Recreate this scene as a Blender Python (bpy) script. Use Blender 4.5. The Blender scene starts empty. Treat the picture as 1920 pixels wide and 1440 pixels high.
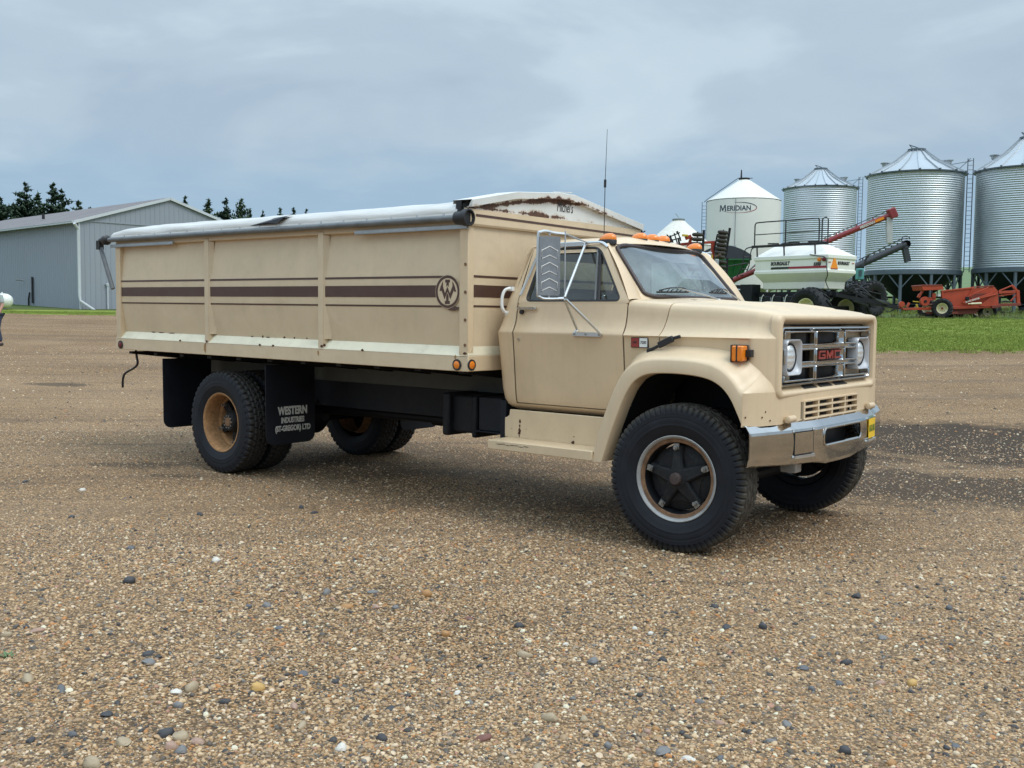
import bpy, math, random
from math import sin, cos, pi, radians, sqrt, atan2, hypot
from mathutils import Vector, Matrix
random.seed(7)
SC = bpy.context.scene
COL = SC.collection
# ---------------------------------------------------------------- camera
EYE = Vector((8.8865, -7.2899, 1.6566))
C_R = Vector((0.77091841, 0.63685724, 0.00988188))
C_U = Vector((-0.05140691, 0.04674916, 0.997583))
C_F = Vector((-0.63485599, 0.7695631, -0.06877865))
cam = bpy.data.cameras.new('camera'); cam_ob = bpy.data.objects.new('camera', cam); COL.objects.link(cam_ob)
M = Matrix((C_R, C_U, -C_F)).transposed().to_4x4(); M.translation = EYE
cam_ob.matrix_world = M
cam.sensor_width = 36.0; cam.lens = 36.0 * 1923.27 / 1920.0
cam.clip_start = 0.05; cam.clip_end = 6000
SC.camera = cam_ob
# ---------------------------------------------------------------- sky, sun, exposure
SUN_EL, SUN_AZ = radians(56), radians(2)          # azimuth measured from +x towards +y (truck frame)
world = bpy.data.worlds.new('World'); SC.world = world; world.use_nodes = True
SC.view_settings.view_transform = 'Standard'; SC.view_settings.look = 'None'
SC.view_settings.gamma = 1.0; SC.view_settings.use_curve_mapping = False
SC.view_settings.exposure = 0.27
def build_sky():
    nt = world.node_tree; N = nt.nodes; L = nt.links; N.clear()
    def nd(t, **k):
        n = N.new(t)
        for a, b in k.items(): setattr(n, a, b)
        return n
    def mth(op, a, b=None, c=None, clamp=False):
        n = nd('ShaderNodeMath', operation=op, use_clamp=clamp)
        for i, x in enumerate((a, b, c)):
            if x is None: continue
            if isinstance(x, (int, float)): n.inputs[i].default_value = x
            else: L.new(x, n.inputs[i])
        return n.outputs[0]
    def mixc(f, a, b, blend='MIX'):
        n = nd('ShaderNodeMix', data_type='RGBA', blend_type=blend)
        for i, x in ((0, f), (6, a), (7, b)):
            if isinstance(x, (int, float)): n.inputs[i].default_value = x
            elif isinstance(x, tuple): n.inputs[i].default_value = x + (1,)
            else: L.new(x, n.inputs[i])
        return n.outputs[2]
    def ramp(x, stops, interp='EASE'):
        n = nd('ShaderNodeValToRGB'); n.color_ramp.interpolation = interp
        e = n.color_ramp.elements
        while len(e) < len(stops): e.new(0.5)
        for q, (p, c) in zip(e, stops):
            q.position = p; q.color = (c, c, c, 1) if isinstance(c, (int, float)) else tuple(c) + (1,)
        L.new(x, n.inputs[0]); return n.outputs[0]
    out = nd('ShaderNodeOutputWorld'); bg = nd('ShaderNodeBackground')
    bg.inputs['Strength'].default_value = 0.1
    sky = nd('ShaderNodeTexSky', sky_type='NISHITA'); sky.sun_disc = False
    sky.sun_elevation = SUN_EL; sky.sun_rotation = pi / 2 - SUN_AZ
    sky.dust_density = 2.0; sky.air_density = 1.0
    tc = nd('ShaderNodeTexCoord'); sx = nd('ShaderNodeSeparateXYZ'); L.new(tc.outputs['Generated'], sx.inputs[0])
    z = mth('MAXIMUM', sx.outputs[2], 0.0)
    zz = mth('ADD', z, 0.22)
    cx = nd('ShaderNodeCombineXYZ'); L.new(mth('DIVIDE', sx.outputs[0], zz), cx.inputs[0]); L.new(mth('DIVIDE', sx.outputs[1], zz), cx.inputs[1])
    def noise(scale, det, rough, off, dist=0.0):
        m = nd('ShaderNodeMapping'); L.new(cx.outputs[0], m.inputs[0]); m.inputs['Location'].default_value = off
        n = nd('ShaderNodeTexNoise'); L.new(m.outputs[0], n.inputs['Vector'])
        n.inputs['Scale'].default_value = scale; n.inputs['Detail'].default_value = det
        n.inputs['Roughness'].default_value = rough; n.inputs['Distortion'].default_value = dist
        return n.outputs['Fac']
    n1 = noise(1.35, 8, 0.5, (3.9, 1.2, 0), 0.5)
    n2 = noise(3.0, 5, 0.55, (8.4, 2.2, 0), 0.4)
    n3 = noise(0.6, 2, 0.5, (1.2, 6.6, 0))
    body = mth('ADD', mth('MULTIPLY', n1, 0.58), mth('ADD', mth('MULTIPLY', n2, 0.12), mth('MULTIPLY', n3, 0.30)))
    # cloud brightness: darker grey-violet bellies, paler breaks (values are ten times the radiance wanted)
    cloud = ramp(body, [(0.38, (3.5, 4.45, 5.45)), (0.48, (4.05, 5.05, 5.95)), (0.55, (4.8, 5.85, 6.6)), (0.66, (5.8, 6.8, 7.35))])
    low = ramp(z, [(0.0, (3.4, 5.0, 6.5)), (0.12, (2.95, 4.25, 5.55)), (0.2, (3.3, 4.4, 5.6)), (1.0, (4, 5, 6))])
    veil = mth('ADD', z, mth('MULTIPLY', mth('SUBTRACT', n2, 0.5), 0.10))
    fac = ramp(veil, [(0.10, 0.0), (0.175, 1.0)])
    base = mixc(fac, low, cloud)
    # an overcast sky brightens towards the zenith
    gain = ramp(z, [(0.0, 1.0), (0.28, 1.0), (0.75, 2.7), (1.0, 3.0)], 'LINEAR')
    mul = mixc(1.0, base, gain, 'MULTIPLY')
    fin = mixc(0.92, sky.outputs[0], mul)
    L.new(fin, bg.inputs['Color']); L.new(bg.outputs[0], out.inputs['Surface'])
build_sky()
sun = bpy.data.lights.new('sun', 'SUN'); sun.energy = 1.35; sun.angle = radians(30); sun.color = (1.0, 0.96, 0.9)
sun_ob = bpy.data.objects.new('sun', sun); COL.objects.link(sun_ob)
sdir = Vector((cos(SUN_EL) * cos(SUN_AZ), cos(SUN_EL) * sin(SUN_AZ), sin(SUN_EL)))
sun_ob.rotation_euler = sdir.to_track_quat('Z', 'Y').to_euler(); sun_ob.location = (0, 0, 30)
SC.cycles.max_bounces = 8; SC.cycles.transparent_max_bounces = 12
try: SC.cycles.use_denoising = True
except Exception: pass
# ---------------------------------------------------------------- mesh builder
class MB:
    def __init__(s): s.v = []; s.f = []; s.mi = []; s.m = 0
    def add(s, vs, fs):
        o = len(s.v); s.v += [tuple(p) for p in vs]
        for f in fs: s.f.append(tuple(i + o for i in f)); s.mi.append(s.m)
        return s
    def box(s, c, d, R=None):
        c = Vector(c); hx, hy, hz = d[0] / 2, d[1] / 2, d[2] / 2
        vs = [Vector((x, y, z)) for z in (-hz, hz) for y in (-hy, hy) for x in (-hx, hx)]
        if R is not None: vs = [R @ v for v in vs]
        return s.add([c + v for v in vs], [(0, 2, 3, 1), (4, 5, 7, 6), (0, 1, 5, 4), (2, 6, 7, 3), (0, 4, 6, 2), (1, 3, 7, 5)])
    def bx(s, x0, x1, y0, y1, z0, z1):
        return s.box(((x0 + x1) / 2, (y0 + y1) / 2, (z0 + z1) / 2), (abs(x1 - x0), abs(y1 - y0), abs(z1 - z0)))
    def beam(s, a, b, w, h, up=(0, 0, 1)):
        a, b = Vector(a), Vector(b); d = b - a; L = d.length; d.normalize(); up = Vector(up)
        if abs(d.dot(up)) > .98: up = Vector((1, 0, 0))
        y = up.cross(d).normalized(); z = d.cross(y)
        return s.box((a + b) / 2, (L, w, h), Matrix((d, y, z)).transposed())
    def tube(s, pts, r, n=8, closed=False, caps=True):
        P = [Vector(p) for p in pts]; k = len(P); rs = r if isinstance(r, (list, tuple)) else [r] * k
        vs = []; ref = None
        for i in range(k):
            if closed: t = P[(i + 1) % k] - P[i - 1]
            else: t = P[min(i + 1, k - 1)] - P[max(i - 1, 0)]
            t.normalize()
            if ref is None:
                ref = Vector((0, 0, 1)) if abs(t.z) < .9 else Vector((1, 0, 0))
            ref = (ref - t * ref.dot(t)).normalized(); b = t.cross(ref)
            for j in range(n):
                a = 2 * pi * j / n; vs.append(P[i] + (ref * cos(a) + b * sin(a)) * rs[i])
        fs = []
        for i in range(k if closed else k - 1):
            i2 = (i + 1) % k
            for j in range(n):
                j2 = (j + 1) % n; fs.append((i * n + j, i * n + j2, i2 * n + j2, i2 * n + j))
        if caps and not closed:
            fs.append(tuple(range(n - 1, -1, -1))); fs.append(tuple((k - 1) * n + j for j in range(n)))
        return s.add(vs, fs)
    def cyl(s, a, b, r, r2=None, n=16): return s.tube([a, b], [r, r if r2 is None else r2], n)
    def lathe(s, prof, o=(0, 0, 0), ax='z', n=32, a0=0, a1=2 * pi, jag=None):
        o = Vector(o); full = abs(a1 - a0 - 2 * pi) < 1e-6; m = n if full else n + 1; vs = []
        for j in range(m):
            a = a0 + (a1 - a0) * j / n
            for (h, r) in prof:
                if ax == 'z': p = Vector((r * cos(a), r * sin(a), h))
                elif ax == 'y': p = Vector((r * cos(a), h, r * sin(a)))
                else: p = Vector((h, r * cos(a), r * sin(a)))
                vs.append(o + p)
        k = len(prof); fs = []
        for j in range(n):
            j2 = (j + 1) % m
            for i in range(k - 1): fs.append((j * k + i, j2 * k + i, j2 * k + i + 1, j * k + i + 1))
        return s.add(vs, fs)
    def prism(s, poly, fn, h0, h1):
        n = len(poly); vs = [fn(u, v, h0) for u, v in poly] + [fn(u, v, h1) for u, v in poly]
        fs = [tuple(range(n - 1, -1, -1)), tuple(range(n, 2 * n))]
        fs += [(i, (i + 1) % n, n + (i + 1) % n, n + i) for i in range(n)]
        return s.add(vs, fs)
    def grid(s, P, cu=False, cv=False, skip=None):
        nu, nv = len(P), len(P[0]); vs = [p for row in P for p in row]; fs = []
        for i in range(nu if cu else nu - 1):
            for j in range(nv if cv else nv - 1):
                if skip and skip(i, j): continue
                i2, j2 = (i + 1) % nu, (j + 1) % nv
                fs.append((i * nv + j, i2 * nv + j, i2 * nv + j2, i * nv + j2))
        return s.add(vs, fs)
    def map(s, fn): s.v = [tuple(fn(Vector(p))) for p in s.v]; return s
    def mirror(s):
        o = MB(); o.v = [(x, -y, z) for x, y, z in s.v]; o.f = [tuple(reversed(f)) for f in s.f]; o.mi = list(s.mi); return o
    def mesh(s, name, mat=None, smooth=35):
        me = bpy.data.meshes.new(name); me.from_pydata(s.v, [], s.f)
        for m in (mat if isinstance(mat, (list, tuple)) else [mat]):
            if m: me.materials.append(m)
        if max(s.mi or [0]) > 0: me.polygons.foreach_set('material_index', s.mi)
        me.update()
        if smooth:
            me.polygons.foreach_set('use_smooth', [True] * len(me.polygons))
            try: me.set_sharp_from_angle(angle=radians(smooth))
            except Exception: pass
        return me
    def build(s, name, mat, parent=None, smooth=35, bevel=0, fix=False, seg=2, label=None, recalc=False):
        me = s.mesh(name, mat, smooth)
        if recalc:
            import bmesh
            bm = bmesh.new(); bm.from_mesh(me); bmesh.ops.recalc_face_normals(bm, faces=bm.faces); bm.to_mesh(me); bm.free()
        ob = bpy.data.objects.new(name, me); COL.objects.link(ob)
        if parent: ob.parent = parent
        if bevel:
            b = ob.modifiers.new('bevel', 'BEVEL'); b.width = bevel; b.segments = seg; b.limit_method = 'ANGLE'; b.angle_limit = radians(40)
            b.harden_normals = False
        if label: ob['label'] = label
        return ob
def link_copy(me, name, parent=None, loc=(0, 0, 0), rot=(0, 0, 0), sc=1):
    ob = bpy.data.objects.new(name, me); COL.objects.link(ob)
    if parent: ob.parent = parent
    ob.location = loc; ob.rotation_euler = rot
    ob.scale = (sc, sc, sc) if isinstance(sc, (int, float)) else sc
    return ob
def tag(o, label=None, cat=None, group=None, kind=None):
    if label: o['label'] = label
    if cat: o['category'] = cat
    if group: o['group'] = group
    if kind: o['kind'] = kind
    return o
def thing(name, label, cat, loc=(0, 0, 0), rz=0, group=None):
    o = bpy.data.objects.new(name, None); COL.objects.link(o); o.location = loc; o.rotation_euler = (0, 0, rz)
    o.empty_display_size = .2
    return tag(o, label, cat, group)
def copy_tree(o, parent=None):
    c = o.copy(); COL.objects.link(c)
    if parent: c.parent = parent
    for ch in list(o.children): copy_tree(ch, c)
    return c
def spline(pts, per=6, closed=False):
    P = [Vector(p) for p in pts]; n = len(P); out = []
    rng = range(n if closed else n - 1)
    for i in rng:
        g = lambda k: P[k % n] if closed else P[max(0, min(n - 1, k))]
        a, b, c, d = g(i - 1), g(i), g(i + 1), g(i + 2)
        for k in range(per):
            t = k / per
            out.append(.5 * ((2 * b) + (c - a) * t + (2 * a - 5 * b + 4 * c - d) * t * t + (3 * b - a - 3 * c + d) * t ** 3))
    if not closed: out.append(P[-1])
    return out
def interp(tab, x):
    if x <= tab[0][0]: return tab[0][1]
    for (a, b), (c, d) in zip(tab, tab[1:]):
        if x <= c: return b + (d - b) * (x - a) / (c - a)
    return tab[-1][1]
def sstep(a, b, x):
    t = max(0, min(1, (x - a) / (b - a))); return t * t * (3 - 2 * t)
def rrect(w, h, r, n=5):
    out = []
    for (cx, cy, a0) in ((w - r, h - r, 0), (-w + r, h - r, 90), (-w + r, -h + r, 180), (w - r, -h + r, 270)):
        for k in range(n + 1):
            a = radians(a0 + 90 * k / n); out.append((cx + r * cos(a), cy + r * sin(a)))
    return out
def text_mb(s, size=1.0, bold=0.0, depth=0.002, sx=1.0, shear=0.0, spacing=1.0):
    cu = bpy.data.curves.new('t', 'FONT'); cu.body = s; cu.size = size; cu.extrude = depth / 2; cu.offset = bold
    cu.align_x = 'CENTER'; cu.align_y = 'CENTER'; cu.shear = shear; cu.space_character = spacing; cu.resolution_u = 4
    ob = bpy.data.objects.new('t', cu); COL.objects.link(ob)
    dg = bpy.context.evaluated_depsgraph_get(); me = bpy.data.meshes.new_from_object(ob.evaluated_get(dg))
    mb = MB(); mb.add([(v.co.x * sx, v.co.y, v.co.z) for v in me.vertices], [tuple(p.vertices) for p in me.polygons])
    bpy.data.objects.remove(ob); bpy.data.curves.remove(cu); bpy.data.meshes.remove(me)
    return mb
# ---------------------------------------------------------------- materials
def new_mat(name):
    m = bpy.data.materials.new(name); m.use_nodes = True; nt = m.node_tree
    return m, nt, nt.nodes['Principled BSDF']
class NT:
    def __init__(s, nt): s.nt = nt; s.N = nt.nodes; s.L = nt.links
    def nd(s, t, **k):
        n = s.N.new(t)
        for a, b in k.items(): setattr(n, a, b)
        return n
    def put(s, sock, x):
        if x is None: return
        if isinstance(x, (int, float)): sock.default_value = x
        elif isinstance(x, (tuple, list)):
            x = tuple(x)
            sock.default_value = x + (1,) if (len(x) == 3 and sock.type == 'RGBA') else x
        else: s.L.new(x, sock)
    def math(s, op, a, b=None, c=None, clamp=False):
        n = s.nd('ShaderNodeMath', operation=op, use_clamp=clamp)
        for i, x in enumerate((a, b, c)): s.put(n.inputs[i], x)
        return n.outputs[0]
    def mix(s, f, a, b, blend='MIX'):
        n = s.nd('ShaderNodeMix', data_type='RGBA', blend_type=blend)
        s.put(n.inputs[0], f); s.put(n.inputs[6], a); s.put(n.inputs[7], b); return n.outputs[2]
    def co(s, which='Object'): return s.nd('ShaderNodeTexCoord').outputs[which]
    def mapping(s, v, scale=(1, 1, 1), loc=(0, 0, 0)):
        n = s.nd('ShaderNodeMapping'); s.L.new(v, n.inputs[0]); n.inputs['Scale'].default_value = scale; n.inputs['Location'].default_value = loc
        return n.outputs[0]
    def noise(s, v, scale, det=4, rough=.55, dist=0, out='Fac'):
        n = s.nd('ShaderNodeTexNoise'); s.put(n.inputs['Vector'], v); n.inputs['Scale'].default_value = scale
        n.inputs['Detail'].default_value = det; n.inputs['Roughness'].default_value = rough; n.inputs['Distortion'].default_value = dist
        return n.outputs[out]
    def voro(s, v, scale, feat='F1', out='Distance', rnd=1.0):
        n = s.nd('ShaderNodeTexVoronoi', feature=feat); s.put(n.inputs['Vector'], v); n.inputs['Scale'].default_value = scale
        n.inputs['Randomness'].default_value = rnd
        return n.outputs[out]
    def ramp(s, x, stops, interp='LINEAR'):
        n = s.nd('ShaderNodeValToRGB'); n.color_ramp.interpolation = interp; e = n.color_ramp.elements
        while len(e) < len(stops): e.new(.5)
        for q, (p, c) in zip(e, stops):
            q.position = p; q.color = (c, c, c, 1) if isinstance(c, (int, float)) else tuple(c) + (1,)
        s.L.new(x, n.inputs[0]); return n.outputs[0]
    def sep(s, v):
        n = s.nd('ShaderNodeSeparateXYZ'); s.L.new(v, n.inputs[0]); return n.outputs
    def bump(s, h, strength=.3, dist=.01):
        n = s.nd('ShaderNodeBump'); s.L.new(h, n.inputs['Height']); n.inputs['Strength'].default_value = strength; n.inputs['Distance'].default_value = dist
        return n.outputs[0]
def pm(name, col, rough=.5, metal=0, var=.12, vs=4, bump=0, bs=60, coat=0, dirt=None, dirt_amt=.5, spec=.5, streak=0, rust=0, rvar=.1, dent=0):
    """procedural paint, metal or rubber: base colour with soft mottling, optional grime, vertical streaks, rust specks and relief"""
    m, nt, b = new_mat(name); t = NT(nt); v = t.co('Object')
    n = t.noise(v, vs, 5, .6)
    lo = tuple(c * (1 - var) for c in col); hi = tuple(min(1, c * (1 + var)) for c in col)
    c = t.ramp(n, [(.3, lo), (.7, hi)])
    if streak:
        sn = t.noise(t.mapping(v, (22, 22, .8)), 1.0, 4, .6)
        c = t.mix(t.math('MULTIPLY', t.ramp(sn, [(.5, 0.0), (.75, 1.0)]), streak), c, tuple(q * .55 for q in col))
    if dirt:
        dn = t.noise(v, vs * 2.3 + 1, 7, .7)
        c = t.mix(t.math('MULTIPLY', t.ramp(dn, [(.48, 0.0), (.72, 1.0)]), dirt_amt), c, dirt)
    if rust:
        rn = t.noise(v, 9, 8, .72)
        rf = t.ramp(rn, [(.72 - rust, 0.0), (.74 - rust, 1.0)])
        c = t.mix(rf, c, t.ramp(t.noise(v, 45, 4), [(.3, (.05, .022, .012)), (.7, (.16, .06, .025))]))
    t.L.new(c, b.inputs['Base Color'])
    rr = t.ramp(n, [(.2, max(0, rough - rvar)), (.8, min(1, rough + rvar))]); t.L.new(rr, b.inputs['Roughness'])
    b.inputs['Metallic'].default_value = metal; b.inputs['Specular IOR Level'].default_value = spec
    b.inputs['Coat Weight'].default_value = coat; b.inputs['Coat Roughness'].default_value = .12
    if bump:
        nb = t.nd('ShaderNodeBump'); t.L.new(t.noise(v, bs, 4, .6), nb.inputs['Height']); nb.inputs['Strength'].default_value = bump; nb.inputs['Distance'].default_value = .004
        if dent:
            d2 = t.nd('ShaderNodeBump'); t.L.new(t.noise(t.mapping(v, (1, 1, .7)), 2.1, 3, .5, .3), d2.inputs['Height']); d2.inputs['Strength'].default_value = dent; d2.inputs['Distance'].default_value = .06
            t.L.new(d2.outputs[0], nb.inputs['Normal'])
        t.L.new(nb.outputs[0], b.inputs['Normal'])
    return m
MT = {}
def build_materials():
    P = MT
    CR = (.645, .49, .315)
    def cream(name, col, streak, dirt_amt, rough=.42, dent=.12):
        return pm(name, col, rough, 0, .05, 1.6, .05, 220, .12, (.36, .29, .20), dirt_amt, .5, streak, 0, .1, dent)
    P['cream'] = cream('cream_paint', CR, .12, .18)
    P['cream_hood'] = cream('chalky_cream_paint', (.655, .505, .33), .12, .10, .44)
    P['cream_box'] = cream('weathered_cream_paint', (.64, .505, .335), .07, .20, .5, .45)
    P['cream_rust'] = pm('rust_pitted_cream_paint', (.64, .495, .32), .5, 0, .06, 2, .08, 150, .05, (.38, .29, .18), .22, .5, .08, .06)
    P['sill_pale'] = pm('skylit_pale_sill', (.76, .70, .52), .5, 0, .06, 3, .06, 120, 0, (.40, .36, .26), .3, .5, 0, .03)  # pale cream, with sky brightness on the upturned ledge put into the colour
    P['chrome'] = pm('chrome', (.56, .57, .575), .09, 1, .04, 3, 0, 60, 0, (.30, .27, .23), .25, rvar=.04)
    P['bumper'] = pm('worn_chrome', (.53, .52, .505), .09, 1, .06, 5, .015, 40, 0, (.33, .29, .24), .25, rvar=.05)
    P['galv'] = pm('galvanized_steel', (.42, .45, .47), .45, .75, .15, 6, .04, 80, 0, (.22, .2, .18), .25)
    P['tube_steel'] = pm('weathered_tube', (.17, .18, .185), .5, .5, .2, 8, .05, 60)
    P['alu'] = pm('brushed_aluminium', (.62, .64, .65), .32, .9, .06, 4, .03, 120)
    P['rubber'] = pm('tyre_rubber', (.011, .012, .015), .62, 0, .25, 5, .15, 90, 0, (.05, .042, .034), .2, .3)
    P['lamp_shell'] = pm('silver_lamp_shell', (.50, .51, .53), .38, .35, .06, 6)
    P['rust'] = pm('rust_stain', (.085, .035, .018), .85, 0, .35, 60)
    P['rust_wash'] = pm('rust_wash', (.34, .20, .085), .75, 0, .25, 40)
    P['mirror_back'] = pm('dull_mirror_back', (.27, .29, .315), .4, .6, .12, 14, .04, 60)
    P['rubber_dusty'] = pm('dusty_tyre_rubber', (.014, .014, .016), .66, 0, .25, 6, .2, 90, 0, (.06, .052, .042), .28, .28)
    P['black'] = pm('black_plastic', (.016, .016, .018), .5, 0, .2, 8)
    P['chassis'] = pm('black_chassis_paint', (.008, .009, .012), .6, 0, .3, 4, .1, 60, 0, (.03, .026, .021), .3, .3)
    P['chassis_grey'] = pm('grimy_grey_sill', (.06, .064, .056), .7, 0, .2, 3, .1, 60, 0, (.05, .045, .035), .5)
    P['flap'] = pm('rubber_flap', (.007, .009, .014), .55, 0, .2, 4, .05, 60, 0, (.03, .028, .025), .12, .3)
    P['hub'] = pm('cast_hub_black', (.013, .014, .016), .6, .1, .3, 12, .3, 90, 0, (.05, .04, .03), .4, .3)
    P['rim_grey'] = pm('silver_rim_paint', (.36, .36, .35), .5, .3, .18, 8, .05, 90, 0, (.20, .14, .09), .35)
    P['rim_rust'] = pm('rusted_rim_edge', (.19, .105, .055), .85, 0, .45, 14, .3, 80, 0, (.10, .055, .03), .6)
    P['rim_dirt'] = pm('mud_caked_orange_rim', (.36, .19, .080), .9, 0, .35, 26, .5, 60, 0, (.21, .12, .06), .8)
    P['nut'] = pm('grey_steel', (.30, .29, .27), .5, .7, .2, 15)
    P['brown'] = pm('brown_stripe', (.075, .036, .025), .45, 0, .12, 3, 0, 60, .1, (.13, .10, .08), .18)
    P['seal'] = pm('dark_brown_rubber', (.040, .026, .024), .5, 0, .1, 5)
    P['white'] = pm('white_paint', (.76, .76, .73), .45, 0, .05, 3, 0, 60, 0, (.5, .47, .40), .2)
    P['white_handle'] = pm('white_enamel', (.78, .78, .75), .35, 0, .04, 5)
    P['amber'] = None
    P['red_badge'] = pm('red_badge_enamel', (.27, .038, .03), .35, 0, .12, 9)
    P['yellow_plate'] = pm('yellow_plate', (.78, .50, .02), .5, 0, .06, 9)
    P['green_ink'] = pm('green_ink', (.16, .22, .03), .6, 0, .1, 9)
    P['black_ink'] = pm('black_ink', (.02, .02, .022), .5, 0, .1, 9)
    P['white_ink'] = pm('dirty_white_ink', (.56, .55, .50), .7, 0, .15, 30)
    P['interior'] = pm('cab_trim_grey', (.10, .10, .095), .8, 0, .15, 6)
    P['seat'] = pm('seat_vinyl', (.12, .10, .08), .6, 0, .15, 6)
    P['bin_white'] = pm('white_bin_paint', (.68, .67, .60), .42, 0, .03, .5, 0, 60, .1)
    P['steel_blue'] = pm('blue_grey_steel', (.105, .135, .16), .5, .2, .08, 2)
    P['hopper'] = pm('black_hopper_paint', (.012, .015, .024), .5, 0, .15, 2)
    P['bin_steel'] = pm('corrugated_galvanized', (.52, .565, .59), .47, .9, .07, 1.4, .02, 30)
    P['roof_steel'] = pm('galvanized_roof', (.42, .455, .48), .42, .8, .06, 1.2)
    P['cart'] = pm('off_white_cart_paint', (.76, .76, .70), .42, 0, .03, 1, 0, 60, .1, (.45, .42, .35), .15)
    P['dark_red'] = pm('maroon_auger_paint', (.21, .025, .028), .4, 0, .12, 2)
    P['orange_red'] = pm('faded_red_paint', (.40, .050, .017), .55, 0, .16, 2, .05, 30, 0, (.16, .05, .03), .4)
    P['red_dark'] = pm('shade_dark_red', (.19, .035, .02), .6, 0, .15, 2)  # the faded red again, darkened with shade put into its colour
    P['jd_green'] = pm('green_cart_paint', (.012, .105, .028), .42, 0, .1, 2)
    P['tarp_dark'] = pm('charcoal_tarp', (.028, .032, .042), .6, 0, .15, 2)
    P['tarp_lit'] = pm('charcoal_tarp_lit_top', (.085, .085, .09), .6, 0, .1, 2)  # same charcoal tarp, paler to put the light on its top into colour
    P['yellow'] = pm('yellow_machine_paint', (.50, .36, .03), .5, 0, .1, 4)
    P['teal'] = pm('teal_paint', (.10, .32, .30), .5, 0, .1, 4)
    P['cream_rim'] = pm('cream_wheel_paint', (.72, .66, .44), .5, 0, .06, 4, 0, 60, 0, (.3, .25, .15), .3)
    P['smv'] = pm('orange_triangle', (.85, .27, .01), .5, 0, .05, 5)
    P['crimson'] = pm('crimson_decal', (.33, .02, .04), .5, 0, .05, 5)
    P['navy_ink'] = pm('navy_ink', (.035, .05, .085), .5, 0, .1, 5)
    P['shed_wall'] = pm('grey_blue_cladding', (.285, .31, .355), .5, .1, .03, .3)
    P['shed_side'] = P['shed_wall']
    P['shed_roof'] = pm('grey_brown_roofing', (.135, .136, .15), .5, .2, .05, .5)
    P['trim_white'] = pm('white_trim', (.52, .55, .58), .45, 0, .04, 3)
    P['soil'] = pm('bare_soil', (.10, .07, .045), .95, 0, .3, 6, .4, 12)
    P['bark'] = pm('spruce_bark', (.07, .055, .04), .9, 0, .3, 8, .5, 12)
    P['needles'] = pm('spruce_needles', (.050, .080, .052), .8, 0, .45, 1.2, 0, 60, 0, None, .5, .2)
    P['needles_b'] = pm('pine_needles', (.068, .10, .055), .8, 0, .4, 1.2, 0, 60, 0, None, .5, .2)
    P['shirt'] = pm('pale_green_shirt', (.33, .38, .36), .85, 0, .1, 12)
    P['jeans'] = pm('dark_blue_jeans', (.035, .05, .085), .85, 0, .2, 18)
    P['skin'] = pm('skin', (.48, .28, .20), .6, 0, .06, 10)
    P['shoe'] = pm('brown_shoe', (.04, .03, .025), .6, 0, .1, 10)
    P['hair'] = pm('brown_hair', (.04, .028, .02), .7, 0, .2, 20)
    P['crop'] = None
    def tyre_mat(name, side, tread, r0, r1):
        m, nt, b = new_mat(name); t = NT(nt); v = t.co('Object'); s = t.sep(v)
        r = t.math('SQRT', t.math('ADD', t.math('POWER', s[0], 2.0), t.math('POWER', s[2], 2.0)))
        n = t.noise(v, 9, 6, .65); f = t.ramp(t.math('ADD', r, t.math('MULTIPLY', t.math('SUBTRACT', n, .5), .05)), [(r0, 0.0), (r1, 1.0)])
        d = t.ramp(t.noise(v, 26, 5, .7), [(.35, tuple(q * .5 for q in tread)), (.7, tread)])
        ring = t.math('MULTIPLY', t.ramp(t.noise(v, 5, 4, .6), [(.45, 0.0), (.7, 1.0)]), .35)
        c = t.mix(f, t.mix(ring, side, tuple(q * 2.6 for q in side)), d); t.L.new(c, b.inputs['Base Color'])
        b.inputs['Roughness'].default_value = .62; b.inputs['Specular IOR Level'].default_value = .3
        t.L.new(t.bump(t.noise(v, 120, 3, .6), .15, .003), b.inputs['Normal']); return m
    P['tyre_front'] = tyre_mat('front_tyre_rubber', (.0095, .011, .015), (.075, .068, .056), .476, .512)
    P['tyre_rear'] = tyre_mat('rear_tyre_rubber', (.0095, .011, .015), (.045, .041, .036), .495, .512)
    # amber lens
    m, nt, b = new_mat('amber_lens'); t = NT(nt)
    b.inputs['Base Color'].default_value = (.80, .22, .012, 1); b.inputs['Roughness'].default_value = .22; b.inputs['Coat Weight'].default_value = .4
    b.inputs['Subsurface Weight'].default_value = .15; b.inputs['Subsurface Radius'].default_value = (.03, .01, .004)
    t.L.new(t.bump(t.math('SINE', t.math('MULTIPLY', t.sep(t.co('Object'))[2], 700)), .12, .002), b.inputs['Normal'])
    P['amber'] = m
    m, nt, b = new_mat('red_lens'); b.inputs['Base Color'].default_value = (.16, .012, .015, 1); b.inputs['Roughness'].default_value = .2; P['red_lens'] = m
    # headlamp glass: fluted reflector
    m, nt, b = new_mat('headlamp_glass'); t = NT(nt); v = t.co('Object'); s = t.sep(v)
    fl = t.math('SINE', t.math('MULTIPLY', s[1], 420)); fl2 = t.math('SINE', t.math('MULTIPLY', s[2], 160))
    b.inputs['Base Color'].default_value = (.92, .94, .94, 1); b.inputs['Metallic'].default_value = .6; b.inputs['Roughness'].default_value = .16
    b.inputs['Coat Weight'].default_value = .8
    t.L.new(t.bump(t.math('ADD', fl, fl2), .35, .004), b.inputs['Normal']); P['lamp'] = m
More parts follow.
